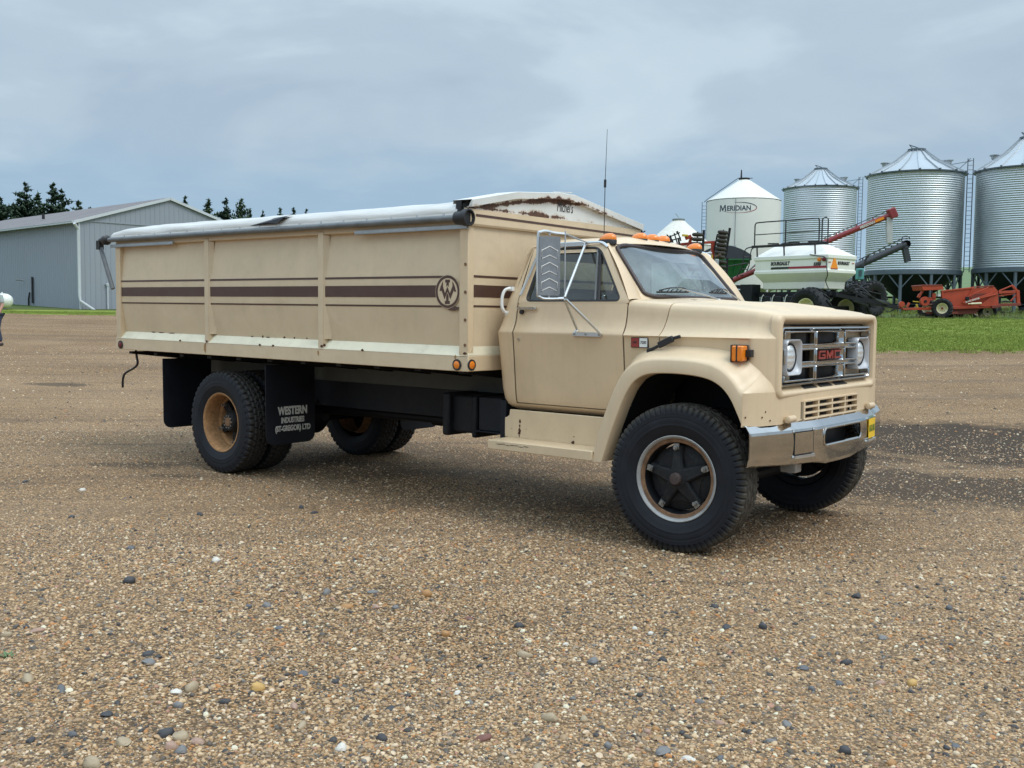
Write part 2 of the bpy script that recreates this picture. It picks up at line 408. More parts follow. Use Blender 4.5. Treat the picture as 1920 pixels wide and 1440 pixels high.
    # window glass
    def glass(name, tint, refl, band=False, dust_haze=.05):
        m, nt, b = new_mat(name); t = NT(nt); nt.nodes.remove(b)
        tr = t.nd('ShaderNodeBsdfTransparent'); gl = t.nd('ShaderNodeBsdfGlossy'); gl.inputs['Roughness'].default_value = .015
        gl.inputs['Color'].default_value = (.92, .96, 1, 1)
        df = t.nd('ShaderNodeBsdfDiffuse'); df.inputs['Color'].default_value = (.40, .47, .47, 1)  # pale teal film: dust, plus hazy reflection put into the colour
        v = t.co('Object')
        if band:
            z = t.sep(v)[2]
            t.L.new(t.ramp(t.math('MULTIPLY_ADD', z, 1 / .6, -1.7 / .6), [(.0, tint), (.45, tint), (.72, (.16, .13, .19)), (1, (.10, .08, .13))]), tr.inputs[0])
        else: tr.inputs[0].default_value = tuple(tint) + (1,)
        fr = t.nd('ShaderNodeFresnel'); fr.inputs['IOR'].default_value = 1.5
        m1 = t.nd('ShaderNodeMixShader'); m2 = t.nd('ShaderNodeMixShader')
        dn = t.ramp(t.noise(v, 5, 6, .65), [(.3, dust_haze * .4), (.75, dust_haze * 1.8)])
        dn = t.math('MULTIPLY', dn, t.ramp(t.math('MULTIPLY_ADD', z, 1 / .6, -1.7 / .6), [(.5, 1.0), (.75, .35)])) if band else dn
        t.L.new(dn, m1.inputs[0]); t.L.new(tr.outputs[0], m1.inputs[1]); t.L.new(df.outputs[0], m1.inputs[2])
        bf = t.nd('ShaderNodeNewGeometry').outputs['Backfacing']; t.L.new(t.math('MULTIPLY_ADD', bf, 1 / 1.5 - 1.5, 1.5), fr.inputs['IOR'])
        t.L.new(t.math('MULTIPLY', fr.outputs[0], refl, clamp=True), m2.inputs[0]); t.L.new(m1.outputs[0], m2.inputs[1]); t.L.new(gl.outputs[0], m2.inputs[2])
        t.L.new(m2.outputs[0], nt.nodes['Material Output'].inputs[0]); return m
    P['windshield'] = glass('windshield_glass', (.50, .58, .57), 1.45, True, .22)
    P['side_glass'] = glass('side_glass', (.50, .56, .54), 1.2, False, .05)
    # tarp: white vinyl with creases and grime towards the hem
    m, nt, b = new_mat('white_vinyl_tarp'); t = NT(nt); v = t.co('Object')
    n = t.noise(t.mapping(v, (.5, 3, 6)), 2, 6, .6); c = t.ramp(n, [(.3, (.46, .455, .43)), (.6, (.62, .615, .59))])
    g = t.noise(t.mapping(v, (.7, 8, 14)), 3, 6, .65); c = t.mix(t.math('MULTIPLY', t.ramp(g, [(.5, 0.0), (.8, 1.0)]), .35), c, (.40, .37, .32))
    t.L.new(c, b.inputs['Base Color']); b.inputs['Roughness'].default_value = .42
    t.L.new(t.bump(t.noise(t.mapping(v, (1.2, 6, 6)), 1.6, 4, .6), .35, .03), b.inputs['Normal']); P['tarp'] = m
    # rusty white cap
    m, nt, b = new_mat('rusted_white_cap'); t = NT(nt); v = t.co('Object'); s = t.sep(v)
    n = t.noise(v, 5.6, 9, .75); n2 = t.noise(v, 2.1, 3, .5)
    # rust eats in from the fold under the lip and from the bottom seam
    ay = t.math('ABSOLUTE', s[1])
    lip = t.math('SUBTRACT', 2.632, t.math('MULTIPLY', t.math('MAXIMUM', t.math('SUBTRACT', ay, .28), 0.0), .165))
    d1 = t.math('ABSOLUTE', t.math('SUBTRACT', s[2], lip)); d2 = t.math('ABSOLUTE', t.math('SUBTRACT', s[2], 2.492))
    near = t.math('MAXIMUM', t.ramp(d1, [(0.0, 1.0), (.065, 0.0)]), t.math('MULTIPLY', t.ramp(d2, [(0.0, 1.0), (.07, 0.0)]), .85))
    side = t.ramp(t.math('MULTIPLY_ADD', s[1], -.25, .5), [(0, .72), (.35, .9), (.6, 1.08), (1, 1.0)])
    val = t.math('MULTIPLY', t.math('ADD', t.math('MULTIPLY', near, .34), t.math('ADD', t.math('MULTIPLY', n, .7), t.math('MULTIPLY', n2, .25))), side)
    f = t.ramp(val, [(.74, 0.0), (.755, 1.0)]); halo = t.ramp(val, [(.665, 0.0), (.75, 1.0)])
    wc = t.ramp(t.noise(v, 3, 4), [(.3, (.60, .61, .58)), (.7, (.70, .71, .69))])
    wc = t.mix(t.math('MULTIPLY', halo, .55), wc, (.42, .27, .15))
    rc = t.ramp(t.noise(v, 40, 5, .7), [(.3, (.035, .018, .014)), (.7, (.14, .06, .03))])
    t.L.new(t.mix(f, wc, rc), b.inputs['Base Color']); b.inputs['Roughness'].default_value = .6; P['cap'] = m
build_materials()
# ---------------------------------------------------------------- terrain
YAW = radians(39.5211)
FWD = Vector((-sin(YAW), cos(YAW), 0)); RGT = Vector((cos(YAW), sin(YAW), 0))
def terrain(x, y):
    dx, dy = x - EYE.x, y - EYE.y
    d = hypot(dx, dy); f = dx * FWD.x + dy * FWD.y; r = dx * RGT.x + dy * RGT.y; az = atan2(r, f)
    u = max(0, d - 10); h = .03 * u * u / 16 if u < 8 else .03 * (u - 4)
    if abs(az) > 1.2: h *= .4
    if d > 100:
        S = .3 + .7 * sstep(.16, .40, az)
        h += .03 * (min(d, 330) - 100) * S
    if d > 330: h -= .038 * (d - 330) * (1 - .5 * sstep(330, 900, d))
    return h
def G(X, D, dz=0):                     # a point on the ground, X metres right and D metres ahead of where the photo was taken
    p = Vector((EYE.x, EYE.y, 0)) + RGT * X + FWD * D
    p.z = terrain(p.x, p.y) + dz
    return p
def ground_mat():
    m, nt, b = new_mat('gravel_ground'); t = NT(nt)
    v = t.nd('ShaderNodeNewGeometry').outputs['Position']
    v = t.mapping(v, (1, 1, 0.2))
    pal = [(0, (0.130, 0.084, 0.045)), (.14, (0.297, 0.201, 0.113)), (.28, (0.425, 0.285, 0.152)), (.42, (0.184, 0.145, 0.108)), (.52, (0.509, 0.358, 0.202)), (.64, (0.325, 0.201, 0.098)), (.74, (0.650, 0.509, 0.340)), (.82, (0.096, 0.084, 0.074)), (.9, (0.466, 0.273, 0.132)), (1, (0.283, 0.206, 0.128))]
    def pebbles(scale, seed):
        vv = t.mapping(v, (1, 1, 1), (seed, seed * 2.3, 0))
        vo = t.nd('ShaderNodeTexVoronoi', feature='F1'); t.L.new(vv, vo.inputs['Vector']); vo.inputs['Scale'].default_value = scale
        return vo.outputs['Distance'], t.sep(vo.outputs['Color'])[0]
    d1, c1 = pebbles(62, 0.3); d2, c2 = pebbles(30, 4.7); d3, c3 = pebbles(150, 9.1)
    col = t.ramp(c1, pal, 'CONSTANT'); col3 = t.ramp(c3, pal, 'CONSTANT'); col2 = t.ramp(c2, pal, 'CONSTANT')
    big = t.math('MULTIPLY', t.math('GREATER_THAN', c2, .80), t.math('LESS_THAN', d2, .42))
    fine = t.math('GREATER_THAN', t.noise(v, 22, 3, .6), .50)
    col = t.mix(fine, col, col3); col = t.mix(big, col, col2)
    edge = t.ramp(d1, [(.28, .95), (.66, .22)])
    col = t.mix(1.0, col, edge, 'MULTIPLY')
    # broad tonal drift, packed wheel tracks and damp soil
    n = t.noise(v, .22, 6, .6, .6)
    col = t.mix(t.ramp(n, [(.35, .0), (.7, .55)]), col, t.mix(.6, col, (.37, .28, .19)))
    fwd = t.nd('ShaderNodeVectorRotate', rotation_type='Z_AXIS'); t.L.new(v, fwd.inputs['Vector']); fwd.inputs['Angle'].default_value = -YAW - .12
    tr = t.noise(t.mapping(fwd.outputs[0], (.05, .9, 1)), 1.0, 6, .62, .8)
    col = t.mix(t.math('MULTIPLY', t.ramp(tr, [(.50, 0.0), (.64, 1.0)]), .45), col, (.10, .076, .055))
    tr2 = t.noise(t.mapping(fwd.outputs[0], (.16, 2.6, 1), (7, 3, 0)), 1.0, 7, .7, 1.0)
    col = t.mix(t.math('MULTIPLY', t.ramp(tr2, [(.56, 0.0), (.66, 1.0)]), .6), col, (.075, .06, .047))
    # individual damp soil patches, and plain darker ones lengthwise under the truck
    ed = t.noise(v, 1.1, 8, .7, .6)
    def patch(cx, cy, ax, ay, ang, amt, c):
        nonlocal col
        r = t.nd('ShaderNodeVectorRotate', rotation_type='Z_AXIS'); t.L.new(v, r.inputs['Vector']); r.inputs['Center'].default_value = (cx, cy, 0); r.inputs['Angle'].default_value = -ang
        s = t.sep(r.outputs[0])
        e = t.math('ADD', t.math('POWER', t.math('DIVIDE', t.math('SUBTRACT', s[0], cx), ax), 2.0), t.math('POWER', t.math('DIVIDE', t.math('SUBTRACT', s[1], cy), ay), 2.0))
        e = t.math('ADD', e, t.math('MULTIPLY', t.math('SUBTRACT', ed, .5), 3.6))
        f = t.math('MULTIPLY', t.ramp(e, [(.35, 1.0), (1.0, 0.0)]), amt)
        col = t.mix(f, col, c)
    for q in PATCHES: patch(*q)
    col = t.mix(1.0, col, (1.15, 1.07, .995), 'MULTIPLY')
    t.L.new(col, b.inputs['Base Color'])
    b.inputs['Roughness'].default_value = .85; b.inputs['Specular IOR Level'].default_value = .12
    hh = t.math('ADD', t.math('MULTIPLY', d1, -.6), t.math('MULTIPLY', d3, -.25))
    hh = t.math('ADD', hh, t.math('MULTIPLY', t.noise(v, 3, 5, .6), 1.2))
    t.L.new(t.bump(hh, .55, .012), b.inputs['Normal'])
    return m
def pxg(px, py):                        # ground point seen at a photo pixel of the flat yard (used once, to set down what lies there)
    d = C_F + C_R * ((px - 960) / 1923.27) - C_U * ((py - 720) / 1923.27)
    t = -EYE.z / d.z; p = EYE + d * t
    for _ in range(12):
        t = (terrain(p.x, p.y) - EYE.z) / d.z; p = EYE + d * t
    return p
PATCHES = []
for (px, py, ax, ay, ang, amt, c) in ((1800, 830, 4.2, 2.3, .66, .94, (.040, .031, .024)), (1740, 915, 2.8, 1.1, .66, .88, (.044, .034, .026)), (1890, 945, 1.6, .45, .6, .7, (.05, .04, .03)), (118, 721, .75, .35, .6, .7, (.05, .042, .033)),
        (255, 872, .55, .28, .5, .55, (.055, .045, .034)), (330, 893, .3, .12, .3, .45, (.055, .045, .034)), (860, 850, 1.8, .5, .0, .5, (.075, .06, .045)), (1000, 905, 1.5, .35, .1, .4, (.08, .062, .045)), (700, 872, 1.0, .3, 0, .35, (.085, .07, .055))):
    p = pxg(px, py); PATCHES.append((p.x, p.y, ax, ay, ang, amt, c))
def polar_sheet(name, mat, r0f, r1, a0, a1, na, lift, rings, jag=0.0):
    rr = random.Random(3); rows = []
    for i in range(na + 1):
        a = a0 + (a1 - a0) * i / na; r0 = r0f(a) + (rr.uniform(-jag, jag) if jag else 0); row = []
        for k in range(rings + 1):
            q = k / rings; r = r0 + (r1 - r0) * q ** 1.8
            p = Vector((EYE.x, EYE.y, 0)) + RGT * (r * sin(a)) + FWD * (r * cos(a))
            p.z = terrain(p.x, p.y) + lift * (min(1, q * 30) if jag else 1) + (0 if not jag else -.004 if k == 0 else 0)
            row.append(p)
        rows.append(row)
    mb = MB(); mb.grid(rows, False, False)
    mb.f = [tuple(reversed(f)) for f in mb.f]
    return mb.build(name, mat, None, 180, recalc=False)
def build_ground():
    m = ground_mat()
    # one sheet out to the horizon, finer near the yard
    rows = []
    radii = [0, 2, 4, 6, 8, 10, 12, 14, 16, 18, 21, 24, 28, 32, 37, 43, 50, 58, 68, 80, 95, 112, 135, 165, 200, 240, 285, 330, 345, 380, 450, 600, 900, 1500, 2600, 4200]
    for i in range(120):
        a = 2 * pi * i / 120 - pi
        row = []
        for r in radii:
            p = Vector((EYE.x, EYE.y, 0)) + RGT * (r * sin(a)) + FWD * (r * cos(a)); p.z = terrain(p.x, p.y); row.append(p)
        rows.append(row)
    mb = MB(); mb.grid(rows, True, False); mb.f = [tuple(reversed(f)) for f in mb.f]
    g = mb.build('ground', m, None, 180); g['kind'] = 'structure'
    # lawn and field
    def grass_mat(name, cols, stripe):
        m, nt, b = new_mat(name); t = NT(nt); v = t.nd('ShaderNodeNewGeometry').outputs['Position']
        n = t.noise(v, .35, 6, .65, .3); c = t.ramp(n, [(.3, cols[0]), (.52, cols[1]), (.72, cols[2])])
        f = t.noise(t.mapping(v, (1, 1, .1)), 9, 5, .75); c = t.mix(t.math('MULTIPLY', t.ramp(f, [(.42, 0.0), (.66, 1.0)]), .5), c, tuple(q * .5 for q in cols[0]))
        r = t.nd('ShaderNodeVectorRotate', rotation_type='Z_AXIS'); t.L.new(v, r.inputs['Vector']); r.inputs['Angle'].default_value = -YAW
        s = t.noise(t.mapping(r.outputs[0], (.03, .55, 1)), 1.0, 4, .6); c = t.mix(t.math('MULTIPLY', t.ramp(s, [(.45, 0.0), (.65, 1.0)]), stripe), c, cols[3])
        t.L.new(c, b.inputs['Base Color']); b.inputs['Roughness'].default_value = .9; b.inputs['Specular IOR Level'].default_value = .15
        t.L.new(t.bump(f, .6, .05), b.inputs['Normal']); return m
    lawn = grass_mat('lawn_grass', [(.12, .17, .026), (.19, .26, .04), (.25, .30, .06), (.28, .28, .09)], .45)
    rough = grass_mat('rough_grass', [(.055, .095, .022), (.08, .135, .03), (.115, .165, .045), (.11, .11, .055)], .6)
    crop = grass_mat('crop_field', [(.11, .175, .09), (.135, .205, .10), (.16, .22, .105), (.19, .22, .095)], .5)  # greens paled and greyed to put the distance haze into the colour
    def edge(a): return interp([(-.6, 63), (-.42, 59), (-.3, 58), (0.0, 48), (.28, 33.5), (.36, 34.2), (.5, 36), (.8, 40)], a)
    o = polar_sheet('lawn', lawn, edge, 66.5, -.75, .8, 420, .03, 14, .45); o['kind'] = 'structure'
    o = polar_sheet('rough_grass', rough, lambda a: 66.2, 150, -.75, .8, 200, .05, 10); o['kind'] = 'structure'
    o = polar_sheet('crop_field', crop, lambda a: 118, 560, -.75, .9, 80, .25, 14); o['kind'] = 'structure'
    return g, edge
def pebble_mat():
    m, nt, b = new_mat('pebble'); t = NT(nt)
    r = t.nd('ShaderNodeObjectInfo').outputs['Random']
    pal = [(0, (0.382, 0.242, 0.123)), (.13, (0.538, 0.368, 0.207)), (.25, (0.268, 0.188, 0.113)), (.34, (0.650, 0.473, 0.281)), (.44, (0.340, 0.260, 0.183)), (.53, (0.481, 0.295, 0.143)), (.62, (0.123, 0.103, 0.082)), (.69, (0.735, 0.575, 0.395)), (.77, (0.425, 0.290, 0.167)), (.85, (0.062, 0.057, 0.055)), (.90, (0.523, 0.242, 0.084)), (.935, (0.772, 0.714, 0.532)), (.96, (0.438, 0.242, 0.158)), (.98, (0.211, 0.194, 0.173))]
    c = t.mix(1.0, t.ramp(r, pal, 'CONSTANT'), (.93, .925, .92), 'MULTIPLY')
    n = t.noise(t.co('Object'), 2.2, 5, .6); c = t.mix(t.ramp(n, [(.35, .45), (.7, 0.0)]), c, t.mix(1.0, c, (.45, .42, .38), 'MULTIPLY'))
    t.L.new(c, b.inputs['Base Color']); b.inputs['Roughness'].default_value = .55; b.inputs['Specular IOR Level'].default_value = .4
    return m
def pebble_mesh(i, seg=(7, 5), flat=.55):
    rr = random.Random(100 + i); mb = MB(); nu, nv = seg
    sx, sy, sz = rr.uniform(.8, 1.15), rr.uniform(.6, .95), flat * rr.uniform(.75, 1.3)
    k = [Vector((rr.uniform(-1, 1), rr.uniform(-1, 1), rr.uniform(-1, 1))).normalized() for _ in range(5)]; ko = [rr.uniform(.55, .85) for _ in k]
    vs = []
    def pt(d):
        s = 1.0
        for q, o in zip(k, ko):
            e = d.dot(q)
            if e * s > o: s = o / e
        return (d.x * s * sx, d.y * s * sy, d.z * s * sz)
    vs.append(pt(Vector((0, 0, -1))))
    for j in range(1, nv):
        ph = -pi / 2 + pi * j / nv
        for i2 in range(nu):
            a = 2 * pi * (i2 + .5 * (j % 2)) / nu; vs.append(pt(Vector((cos(ph) * cos(a), cos(ph) * sin(a), sin(ph)))))
    vs.append(pt(Vector((0, 0, 1)))); fs = []
    for i2 in range(nu): fs.append((0, 1 + (i2 + 1) % nu, 1 + i2))
    for j in range(nv - 2):
        for i2 in range(nu):
            a = 1 + j * nu + i2; b2 = 1 + j * nu + (i2 + 1) % nu; fs.append((a, b2, b2 + nu, a + nu))
    top = len(vs) - 1
    for i2 in range(nu): fs.append((1 + (nv - 2) * nu + i2, 1 + (nv - 2) * nu + (i2 + 1) % nu, top))
    mb.add(vs, fs); return mb
def scatter(name, emit_mb, protos, density, smin, smax, seed, clump=0, tilt=.5):
    """stuff: loose pebbles or tufts spread over a patch of ground with geometry nodes"""
    ob = emit_mb.build(name, None, None, 0); ob['kind'] = 'stuff'
    col = bpy.data.collections.new(name + '_kinds')
    for p in protos: col.objects.link(p)
    ng = bpy.data.node_groups.new(name, 'GeometryNodeTree')
    ng.interface.new_socket('Geometry', in_out='INPUT', socket_type='NodeSocketGeometry'); ng.interface.new_socket('Geometry', in_out='OUTPUT', socket_type='NodeSocketGeometry')
    N, L = ng.nodes, ng.links
    gi = N.new('NodeGroupInput'); go = N.new('NodeGroupOutput')
    di = N.new('GeometryNodeDistributePointsOnFaces'); di.inputs['Density'].default_value = density; di.inputs['Seed'].default_value = seed
    ci = N.new('GeometryNodeCollectionInfo'); ci.inputs['Collection'].default_value = col; ci.inputs['Separate Children'].default_value = True; ci.inputs['Reset Children'].default_value = True
    ip = N.new('GeometryNodeInstanceOnPoints'); ip.inputs['Pick Instance'].default_value = True
    rv = N.new('FunctionNodeRandomValue'); rv.data_type = 'FLOAT_VECTOR'; rv.inputs[0].default_value = (-tilt, -tilt, 0); rv.inputs[1].default_value = (tilt, tilt, 6.283)
    rs = N.new('FunctionNodeRandomValue'); rs.data_type = 'FLOAT'; rs.inputs[2].default_value = 0; rs.inputs[3].default_value = 1; rs.inputs['Seed'].default_value = 5
    pw = N.new('ShaderNodeMath'); pw.operation = 'POWER'; pw.inputs[1].default_value = 2.2
    ml = N.new('ShaderNodeMath'); ml.operation = 'MULTIPLY_ADD'; ml.inputs[1].default_value = smax - smin; ml.inputs[2].default_value = smin
    if clump:
        ps = N.new('GeometryNodeInputPosition'); nz = N.new('ShaderNodeTexNoise'); nz.inputs['Scale'].default_value = clump; nz.inputs['Detail'].default_value = 3
        mr = N.new('ShaderNodeMapRange'); mr.interpolation_type = 'SMOOTHSTEP'; mr.inputs['From Min'].default_value = .40; mr.inputs['From Max'].default_value = .60; mr.inputs['To Min'].default_value = density * .38; mr.inputs['To Max'].default_value = density * 1.2
        L.new(ps.outputs[0], nz.inputs['Vector']); L.new(nz.outputs['Fac'], mr.inputs['Value']); L.new(mr.outputs['Result'], di.inputs['Density'])
    L.new(gi.outputs[0], di.inputs['Mesh']); L.new(di.outputs['Points'], ip.inputs['Points']); L.new(ci.outputs[0], ip.inputs['Instance'])
    L.new(rv.outputs[0], ip.inputs['Rotation']); L.new(rs.outputs[1], pw.inputs[0]); L.new(pw.outputs[0], ml.inputs[0]); L.new(ml.outputs[0], ip.inputs['Scale'])
    L.new(ip.outputs[0], go.inputs[0])
    md = ob.modifiers.new('scatter', 'NODES'); md.node_group = ng
    return ob
def wedge(r0, r1, a0, a1, n=24, lift=0.0, rings=6):
    rows = []
    for i in range(n + 1):
        a = a0 + (a1 - a0) * i / n; row = []
        for k in range(rings + 1):
            r = r0 + (r1 - r0) * k / rings
            p = Vector((EYE.x, EYE.y, 0)) + RGT * (r * sin(a)) + FWD * (r * cos(a)); p.z = terrain(p.x, p.y) + lift; row.append(p)
        rows.append(row)
    mb = MB(); mb.grid(rows); mb.f = [tuple(reversed(f)) for f in mb.f]; return mb
def build_gravel(ground):
    pmat = pebble_mat()
    protos = []
    for i in range(14):
        me = pebble_mesh(i).mesh('pebble', pmat, 50); o = bpy.data.objects.new('pebble', me); protos.append(o)
    A = .57
    scatter('gravel', wedge(3.0, 5.2, -A, A), protos, 5200, .0036, .0125, 1, .9)
    scatter('gravel', wedge(5.2, 8.5, -A, A), protos, 2600, .0040, .0130, 2, .7)
    scatter('gravel', wedge(8.5, 15, -A, A), protos, 650, .005, .013, 3, .5)
    scatter('gravel', wedge(3.0, 7.5, -A, A), protos, 620, .009, .021, 4, .8)
    scatter('gravel', wedge(7.5, 16, -A, A), protos, 75, .010, .022, 5, .6)
    scatter('gravel', wedge(15, 32, -A, A), protos, 14, .012, .03, 6)
    # the larger stones, one by one
    big = [pebble_mesh(40 + i, (10, 7), .62).mesh('stone', None, 60) for i in range(6)]
    kinds = {'k': (.045, .045, .048), 'g': (.17, .165, .16), 'o': (.38, .20, .075), 'y': (.50, .31, .10), 'w': (.60, .56, .49), 't': (.36, .28, .18), 'p': (.36, .23, .17), 'b': (.105, .108, .115), 'r': (.18, .075, .055)}
    sm = {}
    for k, c in kinds.items(): sm[k] = pm('stone_' + {'k': 'charcoal', 'g': 'grey', 'o': 'orange', 'y': 'ochre', 'w': 'pale', 't': 'tan', 'p': 'pink', 'b': 'slate', 'r': 'russet'}[k], c, .6, 0, .22, 30, .3, 90, 0, tuple(q * .6 for q in c), .4)
    S = [(243, 1093, 26, 'k'), (245, 1030, 16, 'b'), (262, 1087, 12, 'o'), (649, 1138, 24, 'o'), (612, 1113, 22, 'g'), (699, 1111, 20, 'g'), (800, 1117, 26, 'o'), (704, 1140, 22, 'p'), (973, 1176, 22, 'k'),
         (482, 1292, 30, 'y'), (358, 1293, 36, 't'), (330, 1300, 22, 'w'), (338, 1383, 34, 't'), (311, 1378, 32, 'k'), (232, 1395, 32, 't'), (320, 1402, 26, 'p'), (340, 1410, 26, 'g'), (371, 1391, 28, 'p'), (50, 1276, 32, 't'), (113, 1295, 26, 'b'),
         (200, 1342, 22, 'k'), (280, 1227, 24, 'k'), (278, 1244, 26, 'g'), (523, 1179, 16, 'b'), (568, 1266, 22, 'b'), (422, 1317, 22, 'k'), (335, 1325, 22, 'g'), (550, 1326, 24, 'p'), (565, 1362, 26, 't'), (466, 1137, 18, 'b'), (500, 1137, 18, 'g'),
         (13, 1193, 20, 't'), (70, 1183, 22, 'p'), (50, 1176, 16, 'k'), (172, 1437, 40, 't'), (58, 1390, 18, 'k'), (136, 1380, 20, 'b'), (340, 1128, 16, 'b'), (412, 1148, 14, 'k'), (460, 1207, 18, 't'), (630, 1280, 18, 'k'),
         (835, 1192, 22, 'o'), (742, 1141, 16, 'g'), (1340, 1140, 18, 'k'), (1362, 1178, 20, 'k'), (1430, 1178, 22, 'k'), (1112, 1243, 26, 'g'), (1243, 1241, 22, 'k'), (1507, 1255, 20, 'b'), (1587, 1244, 24, 'k'), (1573, 1284, 18, 'b'), (1522, 1295, 18, 'b'), (1711, 1285, 24, 'y'), (1650, 1282, 20, 'p'),
         (1312, 1248, 20, 'o'), (1313, 1317, 20, 'g'), (1229, 1369, 18, 'o'), (1214, 1375, 18, 'p'), (1279, 1377, 16, 'k'), (1243, 1413, 34, 'g'), (1291, 1424, 24, 'w'), (1352, 1424, 24, 'b'), (1584, 1411, 26, 'k'), (1672, 1434, 22, 'o'), (1475, 1360, 22, 'g'), (1445, 1390, 18, 'g'), (1775, 1403, 16, 'k'), (1792, 1401, 16, 'b'),
         (1606, 1120, 20, 'k'), (1780, 1142, 18, 'b'), (1450, 1050, 18, 't'), (1655, 1198, 18, 'g'), (1030, 1348, 40, 't'), (985, 1230, 30, 't'), (905, 1385, 30, 'r'), (730, 1330, 22, 'k'), (770, 1256, 20, 'o'), (716, 1387, 26, 'k'), (1010, 1440, 26, 't'), (858, 1300, 18, 'w'), (640, 1405, 26, 'w'),
         (590, 962, 16, 'k'), (565, 953, 14, 'k'), (374, 966, 16, 'k'), (135, 970, 16, 'k'), (155, 921, 14, 'w'), (48, 904, 14, 'k'), (755, 1099, 14, 't'), (405, 1053, 20, 'w'), (1168, 1078, 18, 't'), (1105, 1095, 12, 'w'), (880, 1160, 16, 'r'), (1200, 1305, 16, 'k'), (1350, 1357, 20, 'p'), (1075, 1310, 16, 'g'), (900, 1250, 14, 'k'), (1190, 1180, 14, 'w'), (1060, 1210, 14, 'w'), (1220, 1190, 14, 'w'), (1095, 1350, 18, 't'), (1140, 1400, 20, 'g')]
    rr = random.Random(5)
    for (px, py, w, k) in S:
        p = pxg(px, py); d = (p - EYE).length; s = w * d / 1923 / 2 * 1.02
        me = big[rr.randrange(6)].copy(); me.name = 'stone'; me.materials.clear(); me.materials.append(sm[k])
        o = link_copy(me, 'stone', ground, (p.x, p.y, p.z + s * .10), (rr.uniform(-.2, .2), rr.uniform(-.2, .2), rr.uniform(0, 6.3)), s)
    # a small weed between the stones
    p = pxg(14, 1232); w = MB()
    for k in range(16):
        a = rr.uniform(0, 6.3); l = rr.uniform(.012, .028); q = Vector((rr.uniform(-.03, .03), rr.uniform(-.02, .02), 0)); e = Vector((cos(a), sin(a), .7)) * l; sd = Vector((-sin(a), cos(a), 0)) * l * .3
        w.add([q, q + e * .5 + sd, q + e, q + e * .5 - sd], [(0, 1, 2, 3)])
    o = w.build('weed', pm('weed_leaf', (.10, .17, .07), .7), None, 0); o.location = p; tag(o, 'tiny green weed sprouting from the gravel beside pale stones', 'weed')
def build_tufts(edge):
    gm = pm('grass_blade', (.21, .27, .055), .8, 0, .35, 3, 0, 60, 0, (.28, .25, .10), .4, .2)
    tm = pm('dry_weed', (.13, .12, .05), .9, 0, .35, 3)
    def tuft(i, n, h, spread):
        r = random.Random(i); mb = MB()
        for _ in range(n):
            a = r.uniform(0, 6.28); l = h * r.uniform(.5, 1.1); b = Vector((r.gauss(0, spread), r.gauss(0, spread), 0)); t = b + Vector((cos(a) * l * .35, sin(a) * l * .35, l)); s = Vector((-sin(a), cos(a), 0)) * .012
            mb.add([b - s, b + s, t], [(0, 1, 2)])
        return mb
    pr = [bpy.data.objects.new('tuft', tuft(i, 26, .055, .09).mesh('tuft', gm, 0)) for i in range(5)]
    pw = [bpy.data.objects.new('tall_tuft', tuft(20 + i, 26, .30, .10).mesh('tall_tuft', [gm, tm][i % 2], 0)) for i in range(4)]
    def strip(f0, f1, a0, a1, n=60):
        rows = []
        for i in range(n + 1):
            a = a0 + (a1 - a0) * i / n; row = []
            for k in range(5):
                r = f0(a) + (f1(a) - f0(a)) * k / 4; p = Vector((EYE.x, EYE.y, 0)) + RGT * (r * sin(a)) + FWD * (r * cos(a)); p.z = terrain(p.x, p.y) + .02; row.append(p)
            rows.append(row)
        mb = MB(); mb.grid(rows); mb.f = [tuple(reversed(f)) for f in mb.f]; return mb
    scatter('grass', strip(lambda a: edge(a) - .3, lambda a: 46, .28, .52), pr, 42, .7, 1.5, 11, tilt=.15)
    scatter('grass', strip(lambda a: edge(a) - 1.6, lambda a: edge(a) - .2, .28, .52), pr, 5, .6, 1.6, 17, tilt=.2)
    scatter('grass', strip(lambda a: 46, lambda a: 66, .28, .52), pr, 14, .8, 1.6, 12, tilt=.15)
    scatter('grass', strip(lambda a: edge(a) + .1, lambda a: edge(a) + 3.5, -.5, -.33), pr, 30, .7, 1.5, 13, tilt=.15)
    scatter('grass', strip(lambda a: 65.3, lambda a: 68.5, .26, .52), pw, 3.2, .4, 1.3, 14, tilt=.2)
    scatter('grass', strip(lambda a: 70, lambda a: 110, .26, .52), pw, 1.2, .8, 1.6, 15, tilt=.2)
GROUND, LAWN_EDGE = build_ground()
if 1: build_gravel(GROUND)
build_tufts(LAWN_EDGE)
# ---------------------------------------------------------------- grain truck (x forward, y to its left, rear axle at the origin)
TR = thing('grain_truck', 'cream single-axle grain truck with brown striped box and white rolled tarp', 'truck')
WB, RW = 5.263, .52
def Yside(z):                                  # half width of the cab side below the windows
    return interp([(.88, .85), (.905, .90), (.93, .928), (.97, .944), (1.05, .955), (1.2, .968), (1.4, .987), (1.495, .998), (1.505, 1.0), (1.515, .997), (1.54, .982), (1.575, .965), (1.63, .951), (1.70, .942), (1.76, .933), (1.80, .917), (2.15, .80), (2.19, .775)], z)
Y2 = lambda mb: (mb, mb.mirror())
def both(mk, name, mat, parent=TR, **k):
    a = mk(); o = a.build(name, mat, parent, **k); o2 = a.mirror().build(name, mat, parent, **k); return o, o2
def wpt(v, s, out=0.0):                        # point of the windshield: v across (-1..1), s up (0..1)
    b = Vector((4.935 - .185 * v * v, .765 * v, 1.768 + .010 * (1 - v * v))); t = Vector((4.49 - .09 * v * v, .685 * v, 2.195 + .018 * (1 - v * v)))
    p = b.lerp(t, s); p += Vector((.70, 0, .72)) * (.02 * sin(pi * s) + out); return p
